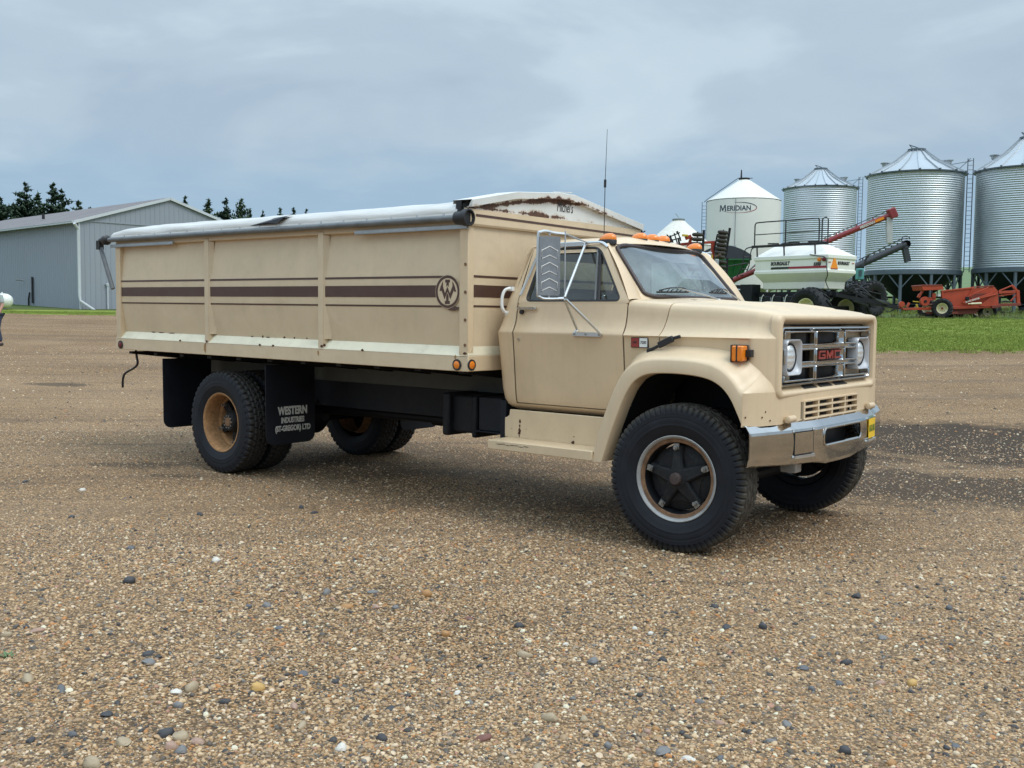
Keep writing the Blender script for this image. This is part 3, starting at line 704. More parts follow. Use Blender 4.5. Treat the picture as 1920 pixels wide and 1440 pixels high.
# ---- cab shell
def cab_shell():
    mb = MB()
    xr = lambda z: interp([(.88, 3.60), (.92, 3.555), (1.0, 3.525), (1.5, 3.50), (1.76, 3.55), (2.0, 3.61), (2.19, 3.655)], z)
    zs = [.885, .905, .93, .97, 1.05, 1.2, 1.35, 1.495, 1.505, 1.515, 1.54, 1.575, 1.63, 1.70, 1.76, 1.80, 1.84, 1.95, 2.05, 2.10, 2.15, 2.19]
    plan = []
    for z in zs:
        w = Yside(z); x0 = xr(z); r = .085; row = []
        for v in (-1, 1):
            xe = interp([(1.735, 3.694), (1.95, 3.709), (2.17, 3.739), (2.19, 3.752)], z); side = [(xe, w), (xe - .034, w), (x0 + r, w)] + [(x0 + r - r * sin(radians(q)), w - r + r * cos(radians(q))) for q in (22, 45, 68, 90)]
            inner = [(x0, .62), (x0, .58), (x0, .2)]
            pts = side + inner
            row.append([(x, v * y, z) for x, y in pts])
        plan.append(row[0] + row[1][::-1])
    n = len(plan[0])
    skip = lambda i, j: 1.82 < zs[i] + .001 and zs[i + 1] < 2.101 and 8 <= j <= n - 10
    mb.grid(plan, skip=skip)
    # sill under the door, cowl side, jamb behind the door and windshield pillars
    for sg in (-1, 1):
        def strip(xs, zz, inset=0.0):
            g = [[(x, sg * (Yside(z) - inset), z) for z in zz] for x in xs]
            mb.grid(g)
        strip([3.694, 4.2, 4.74], [.885, .905, .925, .938])
        strip([3.66, 3.70, 4.2, 4.76], [.93, 1.0, 1.2, 1.4, 1.505, 1.6, 1.70, 1.745], .028)
        mb.bx(3.69, 4.75, sg * .82, sg * .90, 1.69, 1.742)
        # pillar between door and windshield
        e0, e1 = Vector((4.742, .931, 1.765)), Vector((4.438, .785, 2.19)); rows = []
        for k in range(9):
            s = k / 8; a = e0.lerp(e1, s); a += Vector((.02, .012, .01)) * sin(pi * s); b = wpt(1.0, s)
            mid = a.lerp(b, .5) + Vector((.012, .012, .006)); rows.append([(p.x, sg * p.y, p.z) for p in (a + Vector((-.02, -.035, 0)), a, a.lerp(mid, .5) + Vector((.004, .006, .002)), mid, b)])
        mb.grid(rows)
        # door-frame header
        hd = [(3.66, .80, 2.13), (3.66, .778, 2.19), (4.43, .778, 2.19), (4.43, .80, 2.13)]
        mb.add([(x, sg * y, z) for x, y, z in hd], [(0, 1, 2, 3)])
    # roof
    rows = []; us = [0, .02, .06, .12, .2, .35, .5, .65, .78, .88, .95, 1.0]; vs_ = [-1, -.985, -.95, -.88, -.78, -.6, -.4, -.2, 0, .2, .4, .6, .78, .88, .95, .985, 1]
    for u in us:
        row = []
        for v in vs_:
            x1 = 4.495 - .09 * v * v; x0 = 3.655; x = x0 + (x1 - x0) * u
            e = min(1, (1 - (1 - min(u / .22, 1)) ** 2.5)); f = max(0, (u - .72) / .28); hgt = .092 * (.25 + .75 * e) * (1 - .72 * f ** 2.2)
            z = 2.19 + hgt * (1 - abs(v) ** 3.2) + .0; w = .785 - .03 * max(0, 1 - u / .1) - .09 * f ** 3
            if u == 0: z = 2.19 + (z - 2.19) * .25
            row.append((x - (.0 if u else 0), w * v, z))
        rows.append(row)
    mb.grid(rows)
    # header strip above the glass
    hs = [[(lambda p, q: (p.x, p.y, p.z))(wpt(v, 1.0), 0) for v in [k / 8 - 1 for k in range(17)]]]
    hs.append([(4.495 - .09 * v * v, (.785 - .09) * v, 2.19 + .092 * .28 * (1 - abs(v) ** 3.2)) for v in [k / 8 - 1 for k in range(17)]])
    mb.grid(hs)
    # floor and firewall close the cab below
    mb.bx(3.56, 4.74, -.86, .86, .90, .93); mb.bx(4.735, 4.76, -.90, .90, .93, 1.70)
    return mb
cab = cab_shell().build('cab', MT['cream'], TR, 38, recalc=False)
# ---- doors
def outline_window(g=0):
    """window opening, counter-clockwise in (x, z)"""
    c = [((3.775 - g, 1.755 - g), .05), ((4.672 + g * 1.3, 1.757 - g), .05), ((4.385 + g, 2.165 + g), .075), ((3.845 - g, 2.165 + g), .07)]
    out = []; n = len(c)
    for i in range(n):
        p = Vector(c[i][0]); a = (Vector(c[i - 1][0]) - p).normalized(); b = (Vector(c[(i + 1) % n][0]) - p).normalized(); r = c[i][1]
        for k in range(7):
            t = k / 6; out.append(tuple((p + a * r) * (1 - t) ** 2 + p * 2 * t * (1 - t) + (p + b * r) * t * t))
    return out
def door_mb():
    mb = MB(); zs = [.946, .958, .985, 1.05, 1.2, 1.35, 1.494, 1.505, 1.516, 1.54, 1.575, 1.63, 1.69, 1.735]
    xs = [3.70, 3.712, 3.95, 4.2, 4.5, 4.722, 4.734]
    mb.grid([[(x, -(Yside(z) + .001 - (.006 if i in (0, len(xs) - 1) else 0)), z) for z in zs] for i, x in enumerate(xs)])
    # upper frame round the glass
    inn = outline_window(); outp = []
    for (x, z) in inn:
        if z < 1.80: q = (3.70 if x < 4.2 else 4.734, 1.735) if (x < 3.79 or x > 4.62) else (x, 1.735)
        q = None
        outp.append((x, z))
    def outer(x, z):
        # rays from the opening centre to the door outline
        poly = [(3.70, 1.735), (4.734, 1.735), (4.738, 1.765), (4.605, 1.955), (4.462, 2.150), (4.428, 2.192), (3.775, 2.192), (3.745, 2.17), (3.715, 1.95)]
        cx, cz = 4.18, 1.93; dx, dz = x - cx, z - cz; best = 9
        for (a, b) in zip(poly, poly[1:] + poly[:1]):
            ex, ez = b[0] - a[0], b[1] - a[1]; den = dx * ez - dz * ex
            if abs(den) < 1e-9: continue
            t = ((a[0] - cx) * ez - (a[1] - cz) * ex) / den; u = ((a[0] - cx) * dz - (a[1] - cz) * dx) / den
            if t > 0 and -.001 <= u <= 1.001: best = min(best, t)
        return cx + dx * best, cz + dz * best
    rows = []
    for (x, z) in inn:
        ox, oz = outer(x, z); rows.append([(x, -(Yside(z) - .028), z), (x, -(Yside(z) + .001), z), ((x + ox) / 2, -(Yside((z + oz) / 2) + .003), (z + oz) / 2), (ox, -(Yside(oz) + .001), oz), (ox, -(Yside(oz) - .03), oz)])
    mb.grid(rows, cu=True)
    return mb
def make_door(sg):
    f = (lambda m: m) if sg < 0 else (lambda m: m.mirror())
    d = f(door_mb()).build('door', MT['cream'], TR, 38)
    g = MB(); ow = outline_window(); c = g.add([(x, -(Yside(z) - .018), z) for x, z in ow], [tuple(range(len(ow)))])
    f(g).build('window_glass', MT['side_glass'], d, 0)
    s = MB(); s.tube([(x, -(Yside(z) - .004), z) for x, z in ow], .0105, 6, closed=True)
    s.tube([(4.468, -(Yside(1.76) - .008), 1.76), (4.430, -(Yside(1.95) - .008), 1.95), (4.395, -(Yside(2.14) - .008), 2.14)], .013, 6)
    f(s).build('window_seal', MT['black'], d)
    b = MB(); b.tube([(4.442, -(Yside(1.76) - .006), 1.762), (4.404, -(Yside(1.95) - .006), 1.95), (4.368, -(Yside(2.15) - .006), 2.15)], .010, 6)
    f(b).build('vent_bar', MT['tube_steel'], d)
    h = MB(); h.box((3.812, -.966, 1.694), (.185, .016, .016)); h.box((3.812, -.968, 1.704), (.185, .030, .006))
    f(h).build('door_handle', MT['chrome'], d, bevel=.003)
    h = MB(); h.tube([(3.755, -.935, 1.668), (3.755, -.968, 1.668)], .018, 10); f(h).build('handle_button', MT['black'], d)
    k = MB(); k.cyl((3.755, -.985, 1.452), (3.755, -1.0, 1.452), .013, n=12); f(k).build('door_lock', MT['chrome'], d)
    kn = MB(); kn.lathe([(-.875, .0), (-.875, .013), (-.888, .015), (-.898, .009), (-.90, 0)], (4.49, 0, 1.79), 'y', 10); f(kn).build('vent_latch', MT['chrome'], d)
    return d
door_r = make_door(-1); door_l = make_door(1)
# drip rail over the door
def rail_mb():
    pts = [(3.735, -.951, 1.80), (3.765, -.90, 1.93), (3.795, -.84, 2.08), (3.83, -.805, 2.165), (3.88, -.792, 2.198), (4.0, -.788, 2.206), (4.30, -.788, 2.206), (4.40, -.79, 2.20), (4.46, -.80, 2.165)]
    mb = MB(); mb.tube(spline(pts, 5), .0115, 6); return mb
both(rail_mb, 'drip_rail', MT['alu'])
def grab_mb():
    mb = MB(); mb.tube(spline([(3.612, -.895, 1.850), (3.600, -.945, 1.852), (3.583, -.972, 1.83), (3.574, -.985, 1.78), (3.572, -.985, 1.72), (3.576, -.978, 1.69), (3.578, -.955, 1.665), (3.585, -.91, 1.655)], 5), .0135, 8)
    mb.box((3.608, -.912, 1.852), (.045, .03, .035)); mb.box((3.588, -.93, 1.655), (.045, .03, .035)); return mb
both(grab_mb, 'grab_handle', MT['white_handle'], bevel=.002)
# ---- windshield
rr_ = rrect(.955, .93, .17, 7)
def wr(u, v): return wpt(u, .5 + v * .5)
ws = MB(); rings = [[wr(u * k, v * k) for (u, v) in rr_] for k in (1.0, .66, .33)]
ws.grid(rings, cv=True); ws.add([wr(0, 0)] + rings[-1], [(0, 1 + (i + 1) % len(rr_), 1 + i) for i in range(len(rr_))])
ws.f = [tuple(reversed(q)) for q in ws.f]
wsh = ws.build('windshield', MT['windshield'], TR, 180)
fr = MB(); outer_sq = rrect(1.0, 1.0, .02, 7); fr.grid([[wr(u, v) for u, v in outer_sq], [wr(u * 1.01, v * 1.01) for u, v in rr_]], cv=True)
fr.build('windshield_frame', MT['cream'], TR, 60)
s = MB(); s.tube([wpt(u, .5 + v * .5, .004) for u, v in rr_], .017, 8, closed=True); s.build('windshield_seal', MT['seal'], wsh)
def wiper(v0, v1, vb, sb):
    a = wpt(v0, .085, .022); b = wpt(v1, .085, .022); mid = (a + b) / 2; m = MB()
    m.tube([a, b], .007, 6); u = Vector((.2, 0, .25))
    m.tube(spline([a.lerp(b, .03) + Vector((.012, 0, .010)), a.lerp(b, .25) + Vector((.03, 0, .028)), mid + Vector((.035, 0, .032)), a.lerp(b, .75) + Vector((.03, 0, .028)), a.lerp(b, .97) + Vector((.012, 0, .010))], 3), .0055, 5)
    for q in (.12, .3, .42, .58, .7, .88): m.tube([a.lerp(b, q), a.lerp(b, q) + Vector((.026, 0, .022))], .004, 5)
    w = m.build('wiper', MT['black'], TR)
    k = MB(); e = wpt(vb, sb, .012) + Vector((.035, 0, 0)); k.tube([mid + Vector((.035, 0, .034)), e.lerp(mid, .25) + Vector((.02, 0, .012)), e], [.0045, .006, .009], 6); k.lathe([(0, .016), (.02, .016), (.026, .01), (.026, 0)], e - Vector((0, 0, .016)), 'z', 10)
    k.build('wiper_arm', MT['alu'], w)
wiper(-.83, -.42, -.02, -.02); wiper(-.05, .38, .72, -.03)
# rear window
rw = MB(); rw.add([(3.585, y, z) for y, z in rrect(.60, .14, .05, 4)], [tuple(range(20))]); rw.v = [(3.575 + (v[2]) * .32 + .0, v[1], v[2] + 1.96) for v in rw.v]
rw.build('rear_window', MT['side_glass'], TR, 0)
# roof lamps
for y, xx in ((-.665, 4.365), (-.175, 4.335), (0, 4.335), (.175, 4.335), (.665, 4.365)):
    zz = 2.225 if abs(y) > .5 else 2.262
    m = MB(); prof = [(0, .060), (.012, .059), (.030, .052), (.046, .036), (.054, .018), (.056, 0)]
    m.lathe(prof, (0, 0, 0), 'z', 16); m.map(lambda p: Vector((p.x * 1.25 + .35 * p.z * (1 if p.x > 0 else .6), p.y * .82, p.z)))
    c = m.build('roof_lamp', MT['amber'], TR, 60); c.location = (xx, y, zz)
    m = MB(); m.lathe([(-.03, .062), (0, .063), (.006, .060), (.006, 0)], (0, 0, 0), 'z', 16); m.map(lambda p: Vector((p.x * 1.25, p.y * .85, p.z))); m.build('lamp_base', MT['black'], c)
# aerial
m = MB(); m.tube([(4.30, -.62, 2.20), (4.302, -.62, 2.64)], .0035, 6); m.tube([(4.302, -.62, 2.64), (4.303, -.62, 2.70)], .010, 8); m.tube([(4.303, -.62, 2.70), (4.315, -.62, 3.085)], [.0028, .0016], 6); m.lathe([(0, .022), (.015, .018), (.03, .008), (.03, 0)], (4.30, -.62, 2.222), 'z', 12)
m.build('aerial', MT['black'], TR)
# ---- bonnet, cowl and fenders in one tilting shell
def Yc(x): return 1.0 if x < 5.66 else 1.0 - .118 * ((x - 5.66) / .245) ** 2.0 if x < 5.905 else .882
def ze(x): return interp([(4.735, 1.765), (4.9, 1.752), (5.05, 1.738), (5.45, 1.722), (5.7, 1.70), (5.82, 1.682), (5.905, 1.656)], x)
def wsd(x): return interp([(4.735, .930), (5.05, .915), (5.5, .902), (5.75, .895), (5.905, .868)], x)
def yside(x, z):
    c = Yc(x)
    if z >= 1.505:
        s = min(1, (z - 1.505) / (ze(x) - .05 - 1.505)); w = wsd(x) + .004; step = max(0, c - w)
        g = interp([(0, 0), (.05, .12), (.16, .40), (.32, .66), (.55, .86), (.8, .96), (1, 1)], s); return c - step * g
    k = sstep(0, .012, 1.505 - z) * sstep(0, .03, 5.755 - x)
    return c - k * (.012 + .05 * (1.505 - z) / .5) - (1 - sstep(0, .03, 5.755 - x)) * .02 * sstep(1.5, 1.1, z) * 0
LIP = [(4.69, .587), (4.765, .80), (4.845, 1.0), (4.905, 1.12), (4.975, 1.20), (5.085, 1.243), (5.30, 1.253), (5.50, 1.236), (5.62, 1.19), (5.70, 1.11), (5.755, 1.01), (5.792, .93)]
CREST = [(4.60, .578), (4.66, .81), (4.745, 1.03), (4.82, 1.18), (4.91, 1.285), (5.05, 1.342), (5.30, 1.352), (5.50, 1.338), (5.625, 1.30), (5.715, 1.228), (5.765, 1.165), (5.795, 1.148)]
BASE = [(4.56, .575), (4.60, .83), (4.675, 1.075), (4.745, 1.245), (4.845, 1.375), (5.03, 1.44), (5.30, 1.448), (5.54, 1.434), (5.69, 1.400), (5.765, 1.355), (5.80, 1.325), (5.82, 1.30)]
def archz(x):
    if x < 4.76: return .94
    return interp([(4.76, .95), (4.80, 1.02), (4.87, 1.16), (4.95, 1.25), (5.06, 1.29), (5.3, 1.30), (5.52, 1.285), (5.66, 1.24), (5.74, 1.15), (5.80, 1.05), (5.82, .95)], x) if x < 5.82 else .95
SPLIT = lambda z: interp([(1.0, 4.90), (1.247, 4.955), (1.39, 5.034), (1.51, 5.045), (1.725, 5.085), (1.8, 5.10)], z)
xs = [4.742, 4.76, 4.80, 4.85, 4.90, 4.95, 5.0, 5.04, 5.052, 5.1, 5.2, 5.3, 5.4, 5.5, 5.6, 5.66, 5.70, 5.725, 5.738, 5.75, 5.765, 5.78, 5.80, 5.82, 5.84, 5.86, 5.875, 5.89]
def side_rows(x):
    zb = archz(x); row = []
    for q in (0, .12, .28, .45, .62, .78, .9, .965, .99, 1.0): z = zb + (1.505 - zb) * q; row.append((x, -yside(x, z), z))
    top = ze(x) - .05
    for q in (.03, .08, .16, .26, .4, .6, .8, 1.0): z = 1.505 + (top - 1.505) * q; row.append((x, -yside(x, z), z))
    w = wsd(x); e = ze(x)
    crown = .035 * min(1, max(.25, (5.95 - x) / .5))
    for dy, z in ((.002, e - .034), (.010, e - .018), (.024, e - .007), (.05, e + .000), (.10, e + .006), (.22, e + .012 * crown / .035), (.40, e + .020 * crown / .035), (.62, e + .030 * crown / .035), (w, e + crown)): row.append((x, -(w - dy), z))
    return row
R_ = [side_rows(x) for x in xs]
def shift(rows):   # follow the slanted bonnet seam at the column where the two shells meet
    return rows
ksp = xs.index(5.04)
full = [r + [(x, -y, z) for x, y, z in r[::-1][1:]] for r in R_]
def seam(col, off):
    out = []
    for (x, y, z) in col: out.append((SPLIT(z) + off, y, z))
    return out
cow = full[:ksp]; cow = [c for c in cow if c[0][0] < 4.93] + [seam(full[ksp], -.0035), [(x, y * .97, z - .02 * (1 if abs(y) < .9 else 0)) for x, y, z in seam(full[ksp], -.0035)]]
mb = MB(); mb.grid(cow); mb.build('cowl', MT['cream'], TR, 38)
hood = [[(x, y * .97, z - .02 * (1 if abs(y) < .9 else 0)) for x, y, z in seam(full[ksp + 1], .0035)], seam(full[ksp + 1], .0035)] + [c for c in full[ksp + 2:]]
mb = MB(); mb.grid(hood); bon = mb.build('bonnet', MT['cream_hood'], TR, 38)
# two shallow ridges on top of the bonnet
for sg in (-1, 1):
    rows = []
    for x in (5.12, 5.2, 5.4, 5.6, 5.72, 5.80):
        h = .016 * (1 if 5.15 < x < 5.75 else 0); row = []
        for dy, k in ((-.10, 0), (-.06, 0.1), (-.03, 1), (.03, 1), (.06, .1), (.10, 0)):
            y = sg * (.42) + dy; e = ze(x); w = wsd(x); crown = .035 * min(1, max(.25, (5.95 - x) / .5)); z = e + crown * interp([(0, 1), (.28, .86), (.5, .57), (.68, .34), (.85, .1)], abs(y)) - .002 + h * k
            row.append((x, y, z))
        rows.append(row)
    mb = MB(); mb.grid(rows); mb.build('bonnet_ridge', MT['cream_hood'], bon, 60)
# air slots in the cowl top
for k in range(11):
    m = MB(); y = -.40 + .075 * k; m.box((4.985, y, ze(4.985) + .026), (.030, .045, .006)); m.build('cowl_slot', MT['black'], TR)
# wheel-arch flares
def flare():
    mb = MB(); n = len(LIP); L = spline([(x, 0, z) for x, z in LIP], 4); Cc = spline([(x, 0, z) for x, z in CREST], 4); B = spline([(x, 0, z) for x, z in BASE], 4)
    rows = []
    for i, (l, c, b) in enumerate(zip(L, Cc, B)):
        yb = yside(min(b.x, 5.90), max(b.z, .95)) - .012
        if b.z < .95: yb = .96
        yc = 1.172 if c.x < 5.9 else 1.165
        row = [(l.x, -1.03, l.z - .0), (l.x, -1.165, l.z), (l.x + (c.x - l.x) * .06, -1.172, l.z + (c.z - l.z) * .06), (c.x + (l.x - c.x) * .12, -yc - .004, c.z + (l.z - c.z) * .12), (c.x, -yc + .004, c.z)]
        for q, k in ((.12, .10), (.3, .36), (.5, .62), (.7, .82), (.86, .94), (1, 1.0)):
            p = c.lerp(b, q); row.append((p.x, -(yc + (yb - yc) * k), p.z))
        rows.append(row)
    mb.grid(rows)
    # lower front corner of the fender, ahead of the wheel
    plan = [(5.789, 1.172), (5.812, 1.152), (5.835, 1.105), (5.862, 1.03), (5.884, .94), (5.897, .87)]
    g = [[(x, -y, z) for z in (.925, .93, .99, 1.06, 1.12, 1.148)] for x, y in plan]
    mb.grid(g)
    T = [(5.82, yside(5.82, 1.30) - .012, 1.30), (5.835, .918, 1.285), (5.852, .903, 1.265), (5.866, .89, 1.245), (5.874, .88, 1.23), (5.88, .87, 1.215)]
    top = [[(x + (t[0] - x) * q, -(y + (t[1] - y) * k), 1.148 + (t[2] - 1.148) * q) for (x, y), t in zip(plan, T)] for q, k in ((0, 0), (.12, .10), (.3, .36), (.5, .62), (.7, .82), (.86, .94), (1, 1.0))]
    mb.grid(top)
    return mb
def fl_r():
    m = flare(); return m
both(fl_r, 'wheel_arch', MT['cream_hood'], smooth=42)
def liner():
    mb = MB(); rows = []
    for (x, z) in LIP: rows.append([(x, -1.04, z), (x + (5.25 - x) * .0, -.55, z + .03), (x, -.50, z - .02)])
    mb.grid(rows); mb.bx(4.60, 4.64, -.90, -.5, .6, 1.2); return mb
both(liner, 'inner_fender', MT['chassis'], smooth=60)
# valance and lower grille
mb = MB(); g = []
for y in [k / 10 * .87 for k in range(-10, 11)]:
    x = interp([(0, 5.914), (.5, 5.912), (.74, 5.907), (.81, 5.903), (.87, 5.897)], abs(y)); g.append([(x - .015, y, .915), (x, y, .925), (x, y, .94), (x, y, 1.06), (x, y, 1.12)])
mb.grid(g, skip=lambda i, j: 4 <= i < 16 and j == 2); val = mb.build('valance', MT['cream_hood'], TR, 40)
m = MB(); m.bx(5.85, 5.86, -.50, .50, .92, 1.08); m.build('grille_opening', MT['black'], TR)
m = MB()
for z in (.936, .978, 1.021, 1.064): m.bx(5.885, 5.928, -.49, .49, z - .0065, z + .0065)
for y in (-.49, -.245, .0, .245, .49): m.bx(5.882, 5.9265, y - .011, y + .011, .936, 1.064)
for y in (-.40, .37): m.bx(5.86, 5.89, y - .012, y + .012, .936, 1.064)
m.build('lower_grille', MT['cream_hood'], TR, bevel=.002)
# surround of the grille
def loops(specs, n=5):
    mb = MB(); rows = []
    for (x, w, z0, z1, r) in specs: rows.append([(x, u, (z0 + z1) / 2 + v) for u, v in rrect(w, (z1 - z0) / 2, r, n)])
    mb.grid(rows, cv=True); return mb
mb = loops([(5.855, .900, 1.098, 1.676, .06), (5.885, .897, 1.098, 1.672, .06), (5.905, .889, 1.103, 1.664, .055), (5.914, .876, 1.114, 1.653, .05), (5.915, .850, 1.128, 1.638, .045), (5.908, .832, 1.138, 1.626, .04), (5.88, .822, 1.146, 1.618, .035), (5.855, .818, 1.165, 1.605, .03), (5.825, .815, 1.178, 1.597, .03)])
mb.build('grille_surround', MT['cream_hood'], TR, 45)
for y in (-.30, -.02, .26):
    m = MB(); m.add([(5.842, y - .10, 1.1755), (5.842, y + .10, 1.1755), (5.888, y + .115, 1.1465), (5.888, y - .115, 1.1465)], [(0, 3, 2, 1)]); m.build('drain_slot', MT['black'], TR, 0)
m = MB(); m.bx(5.76, 5.765, -.8, .8, 1.17, 1.6); m.build('radiator', MT['black'], TR)
for sg in (-1, 1):
    m = MB(); m.bx(5.80, 5.812, sg * .50, sg * .80, 1.18, 1.59); m.bx(5.77, 5.80, sg * .50, sg * .515, 1.18, 1.59); m.build('lamp_panel', MT['cream'], TR, bevel=.003)
# chrome grille: outer ring and nine framed cells
def ring(parent, x0, x1, cy, cz, w, h, t, r, mat='chrome', name='grille_cell'):
    sp = [(x0, w, -h, h, r), (x1 - .008, w, -h, h, r), (x1, w - .005, -h + .005, h - .005, r), (x1, w - t + .005, -h + t - .005, h - t + .005, max(.004, r - t * .5)), (x1 - .008, w - t, -h + t, h - t, max(.003, r - t * .5)), (x0, w - t - .004, -h + t + .004, h - t - .004, .003)]
    mb = loops(sp, 3); mb.map(lambda p: Vector((p.x, p.y + cy, p.z + cz))); return mb.build(name, MT[mat], parent, 40)
gr = thing('grille', None, None); gr.parent = TR
mb = loops([(5.83, .812, 1.172, 1.586, .035), (5.878, .812, 1.172, 1.586, .035), (5.892, .806, 1.178, 1.580, .032), (5.894, .798, 1.186, 1.572, .028), (5.886, .789, 1.195, 1.563, .02), (5.868, .786, 1.198, 1.560, .02)], 4)
mb.build('grille_frame', MT['chrome'], gr, 40)
m = MB()
for y in (-.262, .262): m.bx(5.845, 5.868, y - .020, y + .020, 1.19, 1.57)
for z in (1.3175, 1.4405): m.bx(5.846, 5.867, -.50, .50, z - .018, z + .018)
m.build('grille_bar', MT['chrome'], gr, bevel=.004)
for cz in (1.256, 1.379, 1.502): ring(gr, 5.82, 5.899, 0, cz, .250, .052, .013, .010)
def gbar(y0, y1, z0, z1, sg):
    m = MB(); m.bx(5.83, 5.899, sg * y0, sg * y1, z0, z1); m.build('grille_cell', MT['chrome'], gr, bevel=.0045, seg=3)
for sg in (-1, 1):
    gbar(.274, .774, 1.541, 1.554, sg); gbar(.274, .507, 1.450, 1.463, sg); gbar(.274, .287, 1.450, 1.554, sg); gbar(.762, .774, 1.498, 1.554, sg)
    gbar(.274, .507, 1.418, 1.431, sg); gbar(.274, .507, 1.327, 1.340, sg); gbar(.274, .287, 1.327, 1.431, sg); gbar(.762, .774, 1.327, 1.431, sg)
    gbar(.274, .507, 1.295, 1.308, sg); gbar(.274, .774, 1.204, 1.217, sg); gbar(.274, .287, 1.204, 1.308, sg); gbar(.762, .774, 1.204, 1.247, sg)
def glyph(name, poly, mat, parent, x=5.884, d=.012):
    m = MB(); m.prism(poly, lambda u, v, h: (x + h, u, v), 0, d); return m.build(name, MT[mat], parent, 0, recalc=True)
def letters():
    H = .060; w = .112; t = .017; base = 1.379 - H / 2
    def at(x0): return lambda pts: [(x0 + a, base + b) for a, b in pts]
    Gp = at(-.196)([(w, H), (0, H), (0, 0), (w, 0), (w, .034), (w * .5, .034), (w * .5, .022), (w - t, .022), (w - t, t * .75), (t, t * .75), (t, H - t * .75), (w, H - t * .75)])
    Mp = at(-.058)([(0, 0), (t, 0), (t, .034), (.058 - .004, 0), (.058 + .004, 0), (.116 - t, .034), (.116 - t, 0), (.116, 0), (.116, H), (.116 - t, H), (.058, .020), (t, H), (0, H)])
    Cp = at(.084)([(w, H), (0, H), (0, 0), (w, 0), (w, t * .75), (t, t * .75), (t, H - t * .75), (w, H - t * .75)])
    for q in (Gp, Mp, Cp): glyph('emblem_letter', q, 'red_badge', gr, 5.885, .012)
    m = MB(); m.bx(5.862, 5.870, -.235, .235, 1.335, 1.42); m.build('emblem_plate', MT['black'], gr)
letters()
# headlamps
for sg in (-1, 1):
    m = loops([(5.825, .124, -.124, .124, .035), (5.897, .124, -.124, .124, .035), (5.906, .119, -.119, .119, .034), (5.904, .112, -.112, .112, .036), (5.888, .106, -.106, .106, .05), (5.866, .096, -.096, .096, .092), (5.862, .086, -.086, .086, .085)], 6)
    m.map(lambda p: Vector((p.x, p.y + sg * .632, p.z + 1.372))); hl = m.build('headlamp', MT['lamp_shell'], TR, 50)
    m = MB(); m.lathe([(.0, .091), (.012, .085), (.020, .06), (.024, .03), (.025, 0)], (5.862, sg * .632, 1.372), 'x', 28); m.build('headlamp_lens', MT['lamp'], hl, 60)
    m = MB(); m.tube([(5.872, sg * .632 + .093 * cos(a), 1.372 + .093 * sin(a)) for a in [2 * pi * k / 28 for k in range(28)]], .006, 6, closed=True); m.build('lamp_ring', MT['chassis'], hl)
# bumper
plan = [(-1.162, 5.838), (-1.168, 5.848), (-1.163, 5.857), (-.95, 5.906), (-.80, 5.942), (-.755, 5.955), (-.47, 5.992), (-.345, 6.0), (-.20, 6.001), (0, 6.002), (.20, 6.001), (.345, 6.0), (.47, 5.992), (.755, 5.955), (.80, 5.942), (.95, 5.906), (1.163, 5.857), (1.168, 5.848), (1.162, 5.838)]
def zbot(y): return interp([(0, .605), (.28, .608), (.36, .632), (.8, .648), (1.2, .668)], abs(y))
prof = [(-.11, 'b', -.005), (-.03, 'b', -.004), (-.008, 'b', .006), (0, 'b', .03), (.0075, 'a', .712), (.0105, 'a', .748), (.012, 'a', .80), (.0085, 'a', .868), (.003, 'a', .887), (-.042, 'a', .928), (-.06, 'a', .934), (-.14, 'a', .934)]
rows = []
for (y, x) in plan:
    rows.append([(x + dx * (1 if abs(y) < 1.16 else .6), y * (1 if dx > -.1 else .995), (zbot(y) + z if k == 'b' else z)) for dx, k, z in prof])
mb = MB(); mb.grid(rows, skip=lambda i, j: 7 <= i <= 10 and 5 <= j <= 6); bmp = mb.build('bumper', MT['bumper'], TR, 5)
m = MB(); m.tube([(6.009, u, .808 + v) for u, v in rrect(.345, .062, .045, 5)], .011, 6, closed=True); m.build('opening_rim', MT['bumper'], bmp)
m = MB(); m.bx(5.86, 5.88, -.38, .38, .70, .90); m.bx(5.88, 5.97, -.345, -.28, .77, .81); m.build('opening_back', MT['black'], bmp)
def on_bumper(name, y0, y1, z0, z1, mat, lift=.003, th=.003, bev=0.001):
    x = lambda y: interp([(-.755, 5.955), (-.47, 5.992), (.47, 5.992), (.755, 5.955)], y) + .0105
    m = MB(); pts = [(x(y0) + lift, y0), (x(y1) + lift, y1)]
    vs = [(px + d, py, z) for d in (0, th) for (px, py) in pts for z in (z0, z1)]
    m.add(vs, [(4, 6, 7, 5), (0, 1, 3, 2), (0, 4, 5, 1), (2, 3, 7, 6), (1, 5, 7, 3), (0, 2, 6, 4)]); return m.build(name, MT[mat], bmp, 0)
on_bumper('panel_edge', -.745, -.495, .712, .872, 'chassis', .001, .001); on_bumper('bumper_panel', -.735, -.505, .718, .865, 'bumper', .002, .002); on_bumper('panel_ledge', -.745, -.50, .69, .708, 'alu', .002, .016)
on_bumper('panel_ledge', .52, .745, .698, .712, 'alu', .002, .016)
pl = on_bumper('licence_plate', .535, .735, .72, .868, 'yellow_plate', .006, .003)
def plate_text():
    t = text_mb('INGR RMS', .052, .0012, .001, .72)
    def f(p):
        y = .635 + p.x; x = interp([(.47, 5.992), (.755, 5.955)], y) + .021; return Vector((x + p.z, y, .792 + p.y * 1.35))
    t.map(f); t.build('plate_text', MT['green_ink'], bmp, 0)
plate_text()
bolt_me = MB().lathe([(0, .011), (.005, .010), (.008, .006), (.009, 0)], (0, 0, 0), 'x', 8).mesh('bolt', MT['alu'])
for y in (-.745, -.495, .505, .76):
    for z in (.70, .875): link_copy(bolt_me, 'bolt', bmp, (interp([(-.755, 5.955), (-.47, 5.992), (.47, 5.992), (.755, 5.955)], y) + .007, y, z))
